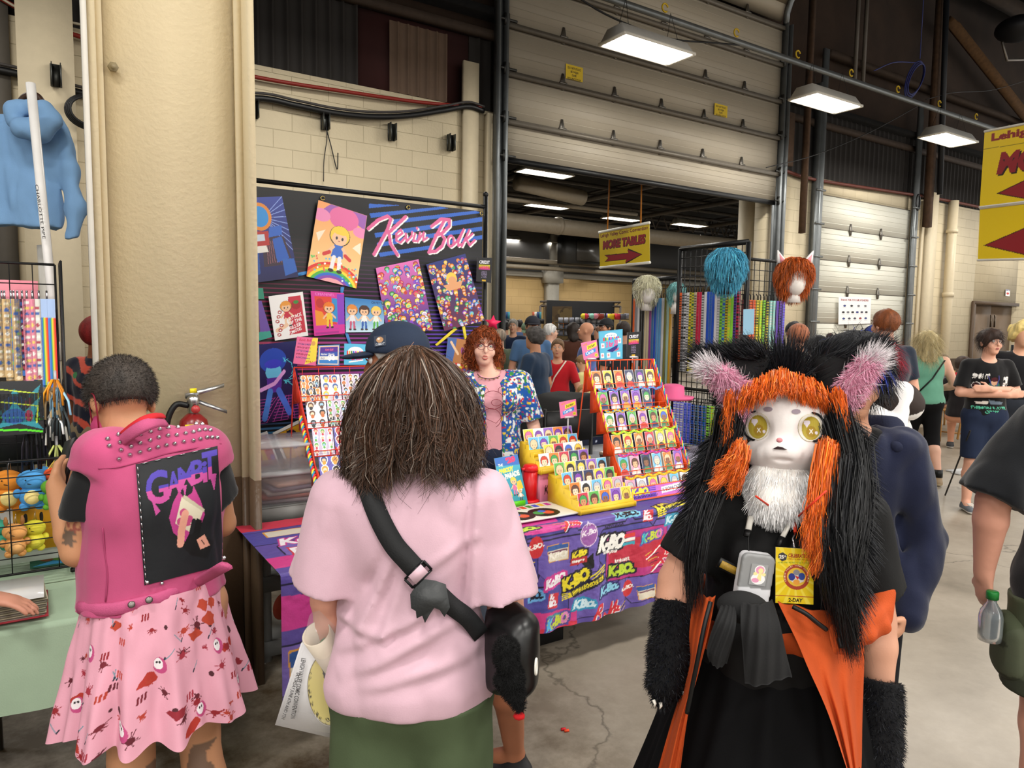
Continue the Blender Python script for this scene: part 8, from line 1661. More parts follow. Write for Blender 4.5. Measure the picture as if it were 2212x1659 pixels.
cordy('cord',[PX(1633,1072,1.50),front(1670,1098,.035),front(1713,1120,.02)],.0022,mo,bd);cordy('cord',[PX(1785,1060,1.47),PX(1750,1092,1.47),front(1720,1120,.02)],.0022,mo,bd);q=MB();q.tube([front(1716,1118,.02),front(1718,1150,.03)],.004,8);q.build('cord_end',mo,bd);q=MB();q.tube([front(1718,1152,.03),front(1713,1165,.035),front(1716,1184,.035)],.003,6);q.build('clip',metal('c8c8cc',.2),bd)
P0_=front(1628,1250,.05);cm=thing('instant_camera','white and grey instant camera with sticker hanging on a lanyard','camera',P0_)
sd=SDF(P0_-.1,P0_+.1,.003);ax1=norm(np.array((1,.0,-.12)));ax2=norm(np.array((.12,0,1)));
D=sd.D;Xg,Yg,Zg=sd.x[:,None,None]-P0_[0],sd.y[None,:,None]-P0_[1],sd.z[None,None,:]-P0_[2];u_=Xg*ax1[0]+Zg*ax1[2];v_=Xg*ax2[0]+Zg*ax2[2]
qx,qy,qz=np.abs(u_)-.036+.014,np.abs(Yg)-.016+.006,np.abs(v_)-.058+.014;rd=np.sqrt(np.maximum(qx,0)**2+np.maximum(qz,0)**2)-.014;sd.D=np.maximum(rd,qy-.006).astype(np.float32)
V,F=sd.mesh(1);vv=(V-P0_)@ax2;C=np.where((vv>-.016)[:,None]&((V[:,1]<P0_[1]-.004))[:,None],rgb('8e8f90'),rgb('dcdce0'));mk('camera_body',V,F,vmat(.4,0),cm,True,col=C)
fr=P0_-np.array((0,.0175,0));q=MB();q.lathe(fr+ax1*-.002-ax2*.036+(0,.001,0),[(.009,0),(.008,.002)],8,ax=(0,-1,0));q.build('lens_button',m_black,cm)
c=Canvas(1,1.3,60,78,'9b9c9d');c.ell(.55,.95,.32,.3,'f0eeee');c.ell(.5,.4,.42,.34,'f0eeee');c.ell(.55,.95,.26,.24,'e29ab8');c.ell(.6,.92,.15,.15,'f0e2a0');c.poly([(.4,.3),(.7,.3),(.66,.8),(.5,.8)],'f0e2a0');c.ell(.35,.3,.22,.14,'e29ab8');c.ell(.8,.7,.13,.1,'f0e2a0');c.ell(.3,.7,.13,.1,'f0e2a0')
board('sticker',c,fr-ax1*.016-ax2*.008-(0,.001,0),ax1*.036,ax2*.036,.0004,cm)
for pts in(((1617,1150),(1617,1200)),):cordy('cord',[front(1618,1130,.03),front(1617,1165,.03),front(1618,1200,.04)],.0015,m_black,cm)
for x0,y0,x1,y1 in((1622,1115,1616,1145),(1712,1118,1690,1160)):
 q=MB();a,b=front(x0,y0,.03),front(x1,y1,.03);q.tube([a,b],.007,6,sc=(1,.3));q.build('lanyard',m_white,cm);q=MB();q.tube([b,b+(b-a)*.45],.008,6,sc=(1,.5));q.build('buckle',m_black,cm)
P1_=front(1580,1228,.045);lp=thing('led_badge','small amber display badge tilted beside the instant camera','badge',P1_);a1_=norm(np.array((.86,0,-.42)));a2_=norm(np.array((.42,0,.86)));q=MB();q.box(P1_,(.066,.008,.024),(a1_,(0,1,0),a2_));q.build('case',m_black,lp);q=MB();q.box(P1_-(0,.005,0),(.056,.002,.016),(a1_,(0,1,0),a2_));q.build('screen',mat('9a7a2a',.5,noise=.3,nscale=400),lp)
P=PX(-40,1300,2.05);f2=Fig('person','seller reaching in from the left edge with a hand on the binder',-1.92,1.5,20,1.7,1.0,.009,lean=.2);
f2.J['shR']=f2.w2l(np.array((-1.74,1.76,1.24)));f2.J['elR']=f2.w2l(np.array((-1.78,1.92,.97)));f2.J['wrR']=f2.w2l(PX(-30,1290,2.1));f2.J['hdR']=norm(f2.w2l(PX(40,1300,2.12))-f2.J['wrR']);f2.J['pnR']=np.array((0,0,-1.0))
f2.body('c98d76',fingers=True,face=True,vox=.006,curl=.5);f2.top('2a2c34');f2.legs('2a2a30',hem=.1);f2.hair('2a2220');f2.shoes()
# stall at the far left: green table, wire racks, lanyards, plush toys
gl0,gl1,g0,g1=-2.3,-.28,-.06,.73
t=thing('folding_table','folding table under the pale green cloth at the left','table',W(-1.2,.35,0));q=MB();q.box(W((gl0+gl1)/2,(g0+g1)/2,.715),(gl1-gl0-.02,g1-g0-.02,.03),AXU);q.build('tabletop',mat('7a7a78'),t)
for s in(-.95,-2.0):
 for v in(.05,.65):q=MB();q.tube([W(s,v,.7),W(s,v,0)],.016,8);q.build('leg',metal('8a8a88',.35),t)
n1,n2=120,60;X,Y=np.meshgrid(np.linspace(gl0,gl1,n1),np.linspace(0,1.06,n2));dz=.27;z=np.where(Y<dz,.738-(dz-Y),.738+.0015*vnoise(X*20,Y*20,X*0));v=g0-.012+np.maximum(Y-dz,0)-np.where(Y<dz,(.008*np.sin(X*14)+.006*vnoise(X*9,Y*5,X*0))*(1-Y/dz),0)
V=A+X[...,None]*U+v[...,None]*N+z[...,None]*Z;i=np.arange(n1*n2).reshape(n2,n1);F=np.stack([i[:-1,:-1],i[:-1,1:],i[1:,1:],i[1:,:-1]],-1).reshape(-1,4);V=V.reshape(-1,3)
X,Y=np.meshgrid(np.linspace(g0,g1,50),np.linspace(0,.73,30));V2=A+(gl1+.012+.012*np.sin(X*30)*(1-Y/.73))[...,None]*U+X[...,None]*N+(.008+Y)[...,None]*Z;j=np.arange(1500).reshape(30,50)+len(V);F2=np.stack([j[:-1,:-1],j[:-1,1:],j[1:,1:],j[1:,:-1]],-1).reshape(-1,4)
mk('tablecloth',np.concatenate([V,V2.reshape(-1,3)]),np.concatenate([F,F2]),mat('9fb59c',.85,bump=.2,bscale=250,noise=.04),smooth=True,label='pale green tablecloth on the left stall',cat='tablecloth')
def grid(name,label,P0,ex,w,h,nx,ny,r=.0022,group=None,frame_=None,cat='display rack',feet=True):
 t=thing(name,label,cat,P0,group);q=MB()
 for i in range(nx+1):a=P0+ex*w*i/nx;q.tube([a,a+Z*h],r,4)
 for j in range(ny+1):a=P0+Z*h*j/ny;q.tube([a,a+ex*w],r,4)
 q.build('mesh_panel',m_black,t)
 q=MB();fr=frame_ or r*2.2
 for a,b in((P0,P0+Z*h),(P0+ex*w,P0+ex*w+Z*h),(P0+Z*h,P0+Z*h+ex*w),(P0,P0+ex*w)):q.tube([a,b],fr,4)
 q.build('frame',m_black,t)
 if feet:q=MB();b=(P0+ex*w*.5)*[1,1,0];s_=np.cross(ex,Z);[q.tube([[*(P0+ex*w*k)[:2],P0[2]],[*(P0+ex*w*k)[:2],feet]],.008,5)for k in(0.02,.98)];q.build('leg',m_black,t)
 return t
P=PV(118,572,.62);s1_=sv(P)[0];hh=P[2]-.76
grid('wire_grid','tall black wire grid of lanyards at the left edge',W(s1_-.95,.62,.76),U,.95,hh,13,15,feet=.745)
grid('wire_grid','narrow black wire grid turned sideways beside the lanyards',W(s1_+.015,.40,.76),N,.21,hh,4,15,feet=.745)
grid('wire_grid','low black wire rack holding the plush toys',W(s1_-1.0,.30,.80),U,1.25,.40,9,7,feet=.745)
strips={'a patterned beige lanyard':('c8a878','e8d8b8'),'a blue and green squared lanyard':('3a6ab0','5ab05a'),'a dark red patterned lanyard':('5a1c30','c84a5a'),'a pink lanyard with small rainbows':('e28aa0','f0d070'),'a white lanyard with coloured rings':('dcd8d0','b04a5a'),'a rainbow striped lanyard with clouds':('e8702c','3a6ad0')}
def lanyard(px,py0,py1,v,kind,label,w=.026):
 a=PV(px,py0,v);b=PV(px,py1,v);L=a[2]-b[2];t=thing('lanyard',label,'lanyard',b,'lanyards on the tall grid');c0,c1=strips[kind];c=Canvas(w,L,8,60,c0)
 if 'rainbow striped' in kind:
  for k,cl in enumerate(('5a8ad0','3a6ad0','4ab05a','f0e04a','f0902c','e03a3a')):c.rect(w*k/6,0,w*(k+1)/6,L*.8,cl)
  c.rect(0,L*.78,w,L,'a8c0e8')
 else:
  for k in range(int(L/.022)):c.rect(w*.2,k*.022,w*.8,k*.022+.011,c1 if k%2 else c0)if 'squared' in kind else c.ell(w/2,k*.022+.01,w*.3,.006,(c1,'f4f0e8','4a6ab0')[k%3])
 for d in(-1,1):board('strap',c,W(0,0,0)*0+a-Z*L+U*(d*.013-w/2)-N*(.012+.006*d),U+Z*0,Z,.002,t)
 q=MB();q.tube([a-N*.012-Z*.004,a-N*.012+Z*.02,a-N*.002+Z*.03],.004,6);q.build('clip',metal('b8b8bc',.25),t)
kinds=list(strips)
for px,y1,k,lb in((4,815,0,'beige patterned lanyard at the very edge of the picture'),(10,800,1,'blue and green lanyard next to the picture edge'),(24,822,0,'tan lanyard with small squares, left of the pink ones'),(30,812,1,'blue and green squared lanyard left of the dark red one'),(38,800,2,'dark red patterned lanyard between the blue and pink ones'),(48,822,3,'pink lanyard with small rainbows, left of a pair'),(58,820,3,'pink lanyard with small rainbows, right of a pair'),(70,820,4,'white lanyard with coloured rings'),(84,832,5,'rainbow striped lanyard with cloud top, left of a pair'),(101,836,5,'rainbow striped lanyard with cloud top, right of a pair')):lanyard(px,646,y1,.60,kinds[k],lb)
rb=random.Random(3)
for px,py,L,cl,lb in((45,850,.16,'2a2c30','grey patterned strap bundle'),(62,852,.17,'34363a','black and silver strap bundle'),(80,850,.18,'1c1a20','black dotted strap bundle'),(70,900,.2,'26242c','long dark glittery straps'),(92,900,.2,'1a1826','navy straps with small stars'),(106,845,.12,'b8a078','straps with tiny white and red beads'),(119,820,.09,'d8861c','orange lettered key straps'),(126,838,.1,'7aa0b8','light blue strap with flowers'),(116,892,.11,'d8d8d0','white strap with small brown figures'),(132,880,.12,'3a4448','green grey camouflage straps'),(122,962,.07,'b0b86a','pale yellow straps'),(124,995,.05,'c8a850','gold chain key rings')):
 a=PV(px,py,.36);q=MB()
 for k in range(7):d=rb.uniform(-.03,.03);b=a+U*d*1.4-Z*L*rb.uniform(.7,1.1)-N*rb.uniform(0,.03);q.cc=rgb(cl)*rb.uniform(.6,1.35);q.tube([a+U*d*.3,(a+b)/2+U*d*.5,b],.006,5,sc=(1,.4),up=(1,0,0))
 q.cc=rgb('b8b8bc');q.tube([a-Z*.0,a+Z*.03+N*.02],.005,6);q.build('key_straps',vmat(.5,.1),vc=True,label=lb+' hanging on the side of the wire grid',cat='straps',group='strap bundles')
def blob(name,label,cat,parts,vox=.006,group=None,w=0.0):
 t=thing(name,label,cat,np.array(parts[0][1]),group)
 cols={}
 for c_,P_,r_,nm in parts:cols.setdefault((nm,c_),[]).append((P_,r_))
 for(nm,c_),L in cols.items():
  Pm=np.array([p for p,r in L]);R_=max(np.max(r)for p,r in L)+.03;sd=SDF(Pm.min(0)-R_,Pm.max(0)+R_,vox)
  for p,r in L:sd.ell(p,r,.012)
  if w:sd.wrinkle(w,(12,12,8))
  V,F=sd.mesh(1);mk(nm,V,F,mat(c_,.85,noise=.05,bump=.2,bscale=200),t,True)
 return t
def plush(label,px,py,d,body,belly,head=None,ears=None,scale=1.0):
 c0=PX(px,py,d);s=scale*d/1550;L=[(body,c0-Z*22*s,(26*s,20*s,24*s),'body'),(head or body,c0+Z*14*s,(30*s,22*s,22*s),'head'),(belly,c0-Z*22*s-N*9*s,(19*s,14*s,18*s),'belly')]
 for k in(-1,1):L+=[(body,c0-Z*14*s+U*26*s*k,(9*s,8*s,11*s),'arm'),(body,c0-Z*44*s+U*14*s*k,(10*s,12*s,10*s),'foot')]
 if ears:
  for k in(-1,1):L.append((ears,c0+Z*42*s+U*18*s*k,(6*s,4*s,16*s),'ear'))
 t=blob('plush_toy',label,'plush toy',L,.0045,'plush toys on the low rack')
 q=MB();f0=c0+Z*14*s-N*22*s;q.ball(f0-U*10*s+Z*4*s,1.6*s,8,6);q.ball(f0+U*10*s+Z*4*s,1.6*s,8,6);q.tube([f0-U*7*s-Z*4*s,f0-Z*6*s,f0+U*7*s-Z*4*s],1.0*s,5);q.build('face',m_black,t)
 q=MB();q.tube([c0+Z*34*s,c0+Z*60*s+U*4*s,c0+Z*34*s+U*6*s],.0016,5);q.build('ball_chain',metal('c8c8cc'),t)
for a in(('orange plush toy at the picture edge',18,1052,2.55,'e08a2c','f0d88a',None,None,1.05),('light blue plush toy with yellow belly',68,1050,2.52,'4a94d0','ecd68a',None,None,1.0),('second blue plush toy tucked behind',96,1035,2.64,'4a94d0','4a94d0',None,None,.8),('red orange plush toy hanging sideways',118,1035,2.56,'d8502a','e8a050',None,None,.75),('fuzzy green plush toy below the red one',112,1062,2.50,'5a9a2a','6aa83a',None,None,.75),('tan plush toy with white collar',32,1160,2.48,'d89a58','e8b070',None,'9a6a3a',.85),('yellow plush toy with tall black ear',74,1150,2.54,'d8cf3a','e0d84a',None,'1c1a14',.8),('teal plush toy half out of the picture',-4,1150,2.52,'3a9a80','3a9a80',None,None,.8)):plush(*a)
q=MB();q.box(PV(48,1140,.50),(.30,.02,.26),AXU);q.build('card_pads',mat('d8d8d8',.5),label='white boxed pads behind the plush toys',cat='pads')
q=MB();q.box(PV(98,1115,.48),(.20,.02,.24),AXU);q.build('folder',mat('d89a1c',.45),label='golden yellow folder behind the low rack',cat='folder')
q=MB();q.box(PV(30,940,.68),(.34,.03,.24),AXU);q.build('backpack',mat('17171a',.5),label='black ribbed backpack behind the lanyards',cat='backpack')
q=MB();q.box(PV(18,690,.68),(.2,.03,.3),AXU);q.build('pink_bag',mat('e08a98',.6),label='pink bag hanging behind the lanyards',cat='bag')
c=Canvas(1,1.1,60,66,'1a1c20');c.poly([(.05,.2),(.4,.9),(.6,.6),(.95,1.0),(.8,.4),(1,.1),(.5,.3)],'2a8a9a');c.ell(.4,.5,.25,.2,'2a5aa0');c.ell(.7,.5,.08,.16,'9a2a4a');c.line([(.05,.15),(.6,.12),(.95,.05)],.05,'5ae02a');c.line([(.1,.9),(.9,.75),(.85,.3)],.03,'c8e03a')
for py,lb in((895,'glossy teal sticker pack above another at the left edge'),(922,'glossy teal sticker pack with green lettering, lower one')):P=PV(-10,py+20,.30);board('sticker_pack',c,P,U*.14,Z*.13,.004,m=vmat(.15,0,spec=.7),label=lb,cat='sticker pack')
c=Canvas(1.6,1,80,50,'2a5a4a');c.ell(.6,.5,.3,.2,'8a4a2a');c.ell(1.1,.5,.35,.25,'6a9a3a');c.poly([(.1,.1),(.8,.3),(1.5,.1)],'3a8ac0');P=PZ(65,1230,.745);q=MB();bt=thing('card_box','small green printed card box on the green tablecloth','box',P);q.box(P+U*.075+N*.04+Z*.035,(.15,.07,.07),AXU);q.build('box_body',mat('24483c',.4),bt);board('box_face',c,P+N*.004-Z*.0,U*.094,Z*.07,.001,bt)
P=PZ(40,1335,.748);bt=thing('card_binder','thick binder of trading cards lying open on the green table','binder',P);q=MB()
for k in range(16):q.cc=rgb(('8a8478','5a5448','b0a890','6a6450')[k%4]);q.box(P-U*.05+N*.10+Z*(.004+.0034*k),(.24+.004*(k%3),.24,.003),AX(ROTU+.004*k))
q.build('pages',vmat(.4,.05),bt,vc=True);q=MB();q.box(P-U*.05+N*.10+Z*.001,(.26,.26,.003),AXU);q.build('cover',mat('9a2430',.5),bt)
c=Canvas(.24,.24,90,90,'b8b088')
for i in range(3):
 for j in range(3):c.rect(.012+.076*i,.01+.077*j,.078+.076*i,.08+.077*j,'d8c040');c.rect(.018+.076*i,.04+.077*j,.072+.076*i,.074+.077*j,rb.choice(['7a6a8a','8a7a5a','a85a4a','5a7a8a']));c.rect(.018+.076*i,.015+.077*j,.072+.076*i,.037+.077*j,'c8b060')
board('top_page',c,P-U*.17+N*(-.02)+Z*.0605,U,N,-.001,bt,m=vmat(.15,0,spec=.7))
b=np.array;H0=lambda x,y,d=3.35:PX(x,y,d);t=thing('hoodie','pale blue hoodie hanging from the white pipe','hoodie',H0(70,500));sd=SDF(H0(40,360)-[.42,.25,.45],H0(110,360)+[.32,.25,.42],.008)
for a_,b_,r1,r2 in((H0(10,285),H0(10,480),.085,.09),(H0(60,270),H0(60,480),.10,.10),(H0(105,285),H0(108,480),.085,.07),(H0(-20,290),H0(-15,480),.07,.07)):sd.cap(a_,b_,r1,r2,.05,sc=(1,.55),side=(1,0,0))
sd.cut(H0(60,494),(0,0,-1));sd.chain([H0(125,285),H0(148,370),H0(165,450,3.32),H0(160,512,3.30)],[.075,.065,.055,.038],.02,sc=(1,.7),side=(1,0,0));sd.cut(H0(160,521),(0,0,-1))
sd.wrinkle(.016,(9,9,3.5),5);sd.wrinkle(.006,(22,22,9),2);V,F=sd.mesh(2);mb_=mat('7da6d2',.9,bump=.2,bscale=250,noise=.04);mk('hoodie_body',V,F,mb_,t,True)
sd=SDF(H0(65,255)-.24,H0(65,255)+.24,.007);sd.chain([H0(32,262,3.24),H0(30,240,3.24),H0(60,232,3.26),H0(95,240,3.24),H0(115,262,3.24),H0(85,285,3.22),H0(50,278,3.2)],[.035,.038,.03,.038,.032,.045,.05],.035);sd.wrinkle(.007,(16,16,9),2);V,F=sd.mesh(2);mk('hood',V,F,mb_,t,True)
q=MB();q.tube(catmull([H0(40,225,3.42),H0(55,208,3.42),H0(78,205,3.42),H0(95,225,3.42)],4),.014,6);q.build('hanger',mat('3c261a',.5),t)
t=thing('pvc_pipe','white plastic pipe stand leaning in front of the hoodie','pipe',PX(120,1000,3.05)*[1,1,0]);q=MB();q.tube([PX(66,180,3.05),PX(112,640,3.02),PX(118,740,3.01)],.018,14);q.tube([PX(118,740,3.01),PX(122,780,3.0)],.024,14);q.tube([PX(120,760,3.0),[*PX(120,760,3.0)[:2],0.0]],.016,10);q.build('pipe',mat('e8e6e4',.3),t,True)
V_,T_=text_tris('CHARLOTTE PIPE',.01);a=PX(80,400,3.0);dn=norm(PX(97,520,3.0)-a);e_=np.cross(dn,(0,1,0));mk('print',a+V_[:,:1]*.22*dn+V_[:,1:]*.012*e_-(0,.0,0)+[0,-.012,0],[tuple(x)for x in T_],m_black,t)
q=MB();q.tube([PX(95,530,3.5),PX(112,800,3.5)],.03,12);q.build('pipe',mat('c8c4bc',.4),label='thicker pale pipe behind the white pipe stand',cat='pipe')
bt=thing('stock_shelf','low counter with a green panel behind the column','counter',W(-1.1,1.9,0));q=MB();q.box(W(-1.15,2.1,.62),(.9,.4,.1),AXU);q.build('counter_top',mat('b8b4b4'),bt);q=MB();q.box(W(-1.15,2.1,.29),(.88,.36,.58),AXU);q.build('panel',mat('3f7a1c',.6),bt)
q=MB();q.tube([W(-1.4,2.05,.74),W(-.9,2.05,.74)],.06,14);q.build('roll',mat('c01c2a',.5),label='red roll lying on the low counter',cat='roll')
# hanging signs
def sign_cv(w,h,big=True,arrow='r',head=True):
 c=Canvas(w,h,int(w*170),int(h*170),'e6c616')
 if head:c.text('Lehigh Valley Comic Convention',.03*w,.81*h,.94*w,.13*h,'7e1d1c',bold=.03)
 if big:
  for dx,cl in((.012,'2a1410'),(0,'9a1c24')):c.text('MORE TABLES',.07*w+dx*w,.50*h-dx*h,.84*w,.24*h,cl,.12,0,.05,grow=.003)
 y=.22*h;P=[(.12,.16),(.56,.16),(.53,.06),(.84,.23),(.58,.40),(.60,.30),(.12,.32),(.2,.24)];P=[((x if arrow=='r' else 1-x)*w,y_*h)for x,y_ in P];m_=np.mean(P,0);c.poly([m_+(np.array(p)-m_)*[1.06,1.22]for p in P],'1c1210');c.poly(P,'9a1c28');return c
def hang(label,c,c4,ds,cat='sign',ropes=()):
 q4=[PX(x,y,d)for(x,y),d in zip(c4,ds)];t=thing('hanging_sign',label,cat,q4[3]);o=quad_sheet('sign_sheet',c,*q4,.003,vmat(.4,0));o.parent=t;o.location=o.location-t.location
 for a,b in((q4[0],q4[1]),(q4[3],q4[2])):q=MB();q.tube([a,b],.014*ds[0]/8,8);q.build('rod',m_white,t)
 for px,py,x1,y1,d in ropes:q=MB();q.tube([PX(px,py,d),PX(x1,y1,d)],.012,6);q.build('rope',mat('b8701c',.7),t)
hang('yellow hanging sign reading MORE TABLES with arrow to the right',sign_cv(1.6,.64*1.25),[(1294,502),(1403,481),(1404,567),(1296,578)],(12.6,11.3,11.3,12.6),ropes=((1312,500,1317,380,12.5),(1384,486,1386,385,11.5)))
c=Canvas(1.6,.9,260,146,'e6c616');c.text('Lehigh Valley Comic',.1,.74,1.9,.12,'8a1c20',bold=.05);c.line([(0,.69),(1.6,.66)],.006,'5a4a10')
for dx,cl in((.02,'2a1410'),(0,'8e1a26')):c.text('MORE',.2+dx,.36-dx,.9,.26,cl,.2,0,.06)
for k,cl in((1.08,'2a1410'),(1,'8e1a26')):c.poly([(.68+(x-.68)*k,.15+(y-.15)*k)for x,y in((.25,.14),(.75,.3),(.7,.22),(1.5,.22),(1.5,.08),(.7,.08),(.75,.0))],cl)
c2=Canvas(1.6,.6,200,75,'e6c616');[c2.poly([(.68+(x-.68)*k,.2+(y-.2)*k)for x,y in((.1,.17),(.7,.36),(.62,.26),(1.5,.26),(1.5,.1),(.62,.1),(.75,.02))],cl)for k,cl in((1.06,'2a1410'),(1,'8e1a26'))]
hang('big yellow banner reading Lehigh and MORE, cut by the right edge',c,[(2127,284),(2420,228),(2416,412),(2116,448)],(6.4,5.3,5.3,6.4));hang('lower yellow banner with a red arrow tip at the right edge',c2,[(2117,450),(2416,414),(2412,555),(2112,562)],(6.4,5.3,5.3,6.4))
c=Canvas(1.4,1.15,140,115,'f0eeee');c.text('THANK YOU TO OUR SPONSORS',.08,.98,1.2,.09,'8a1c24',bold=.04)
for j in range(3):
 for k in range((4,6,5)[j]):x=.1+1.2*(k+.5)/(4,6,5)[j];y=.78-.27*j;c.ell(x,y,.06,.045,rb.choice(['8a2a2a','3a3a4a','d8c83a','2a3a7a','6a6a70','1c1c20']));c.rect(x-.07,y-.08,x+.07,y-.07,'8a8a90')
quad_sheet('sponsor_banner',c,*[PV(x,y,VWALL-.12)for x,y in((1812,641),(1882,643),(1880,699),(1811,701))],.004,vmat(.5,0),label='white sponsor thank-you banner taped to the closed white door',cat='banner')
c=Canvas(1,1.8,20,36,'f0eeee');c.rect(.05,1.4,.95,1.75,'2a3a7a');c.text('PARKING',.1,1.45,.8,.2,'f0f0f0');c.ell(.5,.7,.3,.3,'c83a3a');quad_sheet('small_sign',c,*[PV(x,y,VWALL-.03)for x,y in((2173,625),(2182,626),(2181,640),(2172,639))],.004,vmat(.5,0),label='small white and blue notice on the block wall above the brown doors',cat='sign')
# leash and wig stall
gA=PX(1610,703,5.25);sA,vA,_=sv(gA);zA=PX(1610,522,5.25)[2];LA=sv(PS(1465,690,sA))[1]-vA
gr='black wire grids of the leash stall'
grid('wire_grid','big framed black wire grid of leashes in the middle of the stall',W(sA,vA,.95),N,LA,zA-.95,12,18,.0035,gr,.02,feet=.0)
Pc=W(sA+.02,vA+.10,0);LC=sv(PV(1692,600,vA+.10))[0]-sA;zC=PV(1690,566,vA+.1)[2]
grid('wire_grid','wire grid behind the orange wig',Pc+Z*.95,U,LC,zC-.95,9,16,.003,gr,.012,feet=.0)
PB=PX(1460,700,6.3);sB,vB,_=sv(PB);zB=PX(1450,600,6.3)[2];LB=sv(PS(1368,690,sB))[1]-vB
grid('wire_grid','far wire grid of plain coloured straps, left of the blue wig',W(sB,vB,.9),N,LB,zB-.9,12,14,.003,gr,.02,feet=.0)
zD=.78;q0=MB()
grid('wire_grid','low wire grid of beaded leashes under the pink hat',W(sA-.02,vA-.02,zD),N,LA*.95,.42,12,6,.003,gr,.012,feet=.745)
def leash_proto(L,col,col2,w=.022,tex=True):
 t=thing('leash','x','leash',(0,0,0),'leashes and straps hanging on the grids');c=Canvas(w,L,5,56,col)
 if tex:
  for k in range(int(L/.02)):c.rect(0,k*.02,w,k*.02+.009,col2)
 for d in(0,1):V,F,C=sheet(c,np.array([-w/2,-.012*d,-L]),np.array([1.,0,0]),np.array([0,0,1.]),.004);mk('strap',V,F,vmat(.5,.02),t,col=C,local=True)
 q=MB();q.tube([(0,-.004,-.002),(0,-.004,.03),(0,.006,.045)],.004,5);q.build('clip',m_black,t,local=True);return t
LC_={'orange':'e0602a','black':'121214','white':'d8d8dc','yellow':'d8c82a','green':'1c5a3a','pink':'c8204a','blue':'1c50c0','lime':'8ad83a','teal':'8ad0c8','purple':'5a3aa0','red':'a81c28','violet':'6a6ae8','sky':'5a9ad0','olive':'7a7a3a','beige':'c8b898','gold':'d8a01c','mint':'a8c8b8','magenta':'8a3a8a','steel':'3a6a9a','grey':'8a8c94'}
PT={}
def leash(P,L,a,b,rz,label):
 k=(a,b,L)
 if k not in PT:PT[k]=leash_proto(L,LC_[a],LC_[b],tex=a!=b);o=PT[k];o['label']=label;o.location=tuple(P);o.rotation_euler=(0,0,rz)
 else:copy_tree(PT[k],loc=P,rz=rz,label=label)
nmv=lambda a,b:f'{a} and {b} beaded leash' if a!=b else f'plain {a} strap'
rv=ROTU-math.pi/2
for k,(a,b)in enumerate([('orange','black'),('black','grey'),('black','white'),('white','black'),('yellow','black'),('green','yellow'),('beige','black'),('pink','red'),('pink','pink'),('black','white'),('white','white'),('blue','blue'),('blue','steel'),('blue','blue'),('white','white'),('white','grey'),('lime','green'),('blue','lime'),('black','yellow'),('yellow','lime'),('lime','lime'),('purple','black'),('black','pink')]):
 v=vA+LA-.06-(LA-.1)*k/22;lb=nmv(a,b)+f', number {k+1} from the left on the big middle grid';leash(W(sA-.03,v,PS(1500,632,sA)[2]),.62 if k%3 else.55,a,b,rv,lb)
for k,a in enumerate(['orange','grey','white','black','black','beige','beige','magenta','steel','blue','sky','sky','white','olive','mint','gold']):
 leash(W(sB-.03,vB+LB-.05-(LB-.08)*k/15,PS(1400,645,sB)[2]),1.0,a,a,rv,f'plain {a} strap, number {k+1} from the left on the far grid')
for k,(a,b)in enumerate([('red','black'),('red','orange'),('orange','black'),('orange','red'),('yellow','black'),('yellow','lime'),('lime','black'),('black','yellow'),('teal','white'),('teal','mint'),('purple','purple'),('purple','black'),('purple','violet')]):
 leash(W(sA+.05+(LC-.08)*k/12,vA+.07,PV(1650,648,vA)[2]),.38,a,b,ROTU,nmv(a,b)+f', number {k+1} from the left behind the fur tuft')
for k,(a,b)in enumerate([('violet','white')]*3+[('violet','blue')]*2+[('black','blue'),('black','steel'),('black','blue'),('green','blue'),('lime','black'),('lime','yellow'),('green','black'),('black','purple'),('red','black'),('red','pink'),('pink','black')]):
 leash(W(sA-.05,vA+LA*.93-(LA*.88)*k/15,PS(1500,872,sA-.05)[2]),.32,a,b,rv,nmv(a,b)+f', number {k+1} from the left on the low grid')
def wig(label,P,col,r,n,L,ears=None,headc='e8e2dc',low=.0):
 t=thing('wig',label,'wig',P);sd=SDF(P-.25,P+.25,.009);sd.ell(P+(0,0,.02),(r,r*.95,r*.95),.02);sd.cap(P+(0,.02,-.02),P+(0,.02,-.07),r*.9,r*.8,.03);sd.cut(P-(0,r*.62,.02),(0,-.9,-.45))if ears else None;V,F=sd.mesh(1);mk('hair_cap',V,F,mat(col,.6,bump=.5,bscale=90,noise=.15,nscale=60),t,True)
 P_,N_=sample(V,F,n);tt=np.linspace(0,1,5)[None,:,None];g=norm_rows(P_-(P+[0,0,.14]))*[1,1,.8];C=P_[:,None]+N_[:,None]*.012*np.sin(tt*3)+(g[:,None]*.75+RNG.normal(size=(n,1,3))*.11+np.array((0,0,-.5))*tt)*tt*L-ORG[t.name];blades(C,.004,'hair_strands',mat('ffffff',.5,vcol=True,noise=0,spec=.3,key='strand'),t,np.clip(rgb(col)*(1+.25*RNG.normal(size=(n,1))),0,1),local=True)
 q=MB();q.ball(P-(0,.02,.05),(r*.7,r*.8,r*1.0),16,12);q.lathe(P-Z*.2,[(.05,0),(.04,.1)],14);q.build('head_form',mat(headc,.6),t,True)
 if ears:
  for d in(-1,1):q=MB();e=P+np.array([d*.085,-.01,.105]);q.prism([e-(.04,0,.03),e+(.035,0,-.03),e+(d*.04,0,.06)],(0,.02,0));q.build('ear',mat(ears,.7),t);q=MB();q.prism([e-(.022,.003,.025),e+(.02,-.003,-.025),e+(d*.03,-.003,.035)],(0,.002,0));q.build('inner_ear',mat('e0909a',.7),t)
 return t
wig('short light blue wig at the top of the middle grid',PX(1570,572,5.0),'4a9ab8',.105,3500,.07,headc='1c1c1e');wig('orange wig with white cat ears on a pale head form',PX(1716,592,5.1),'a8501c',.105,3500,.06,ears='e8e4e2')
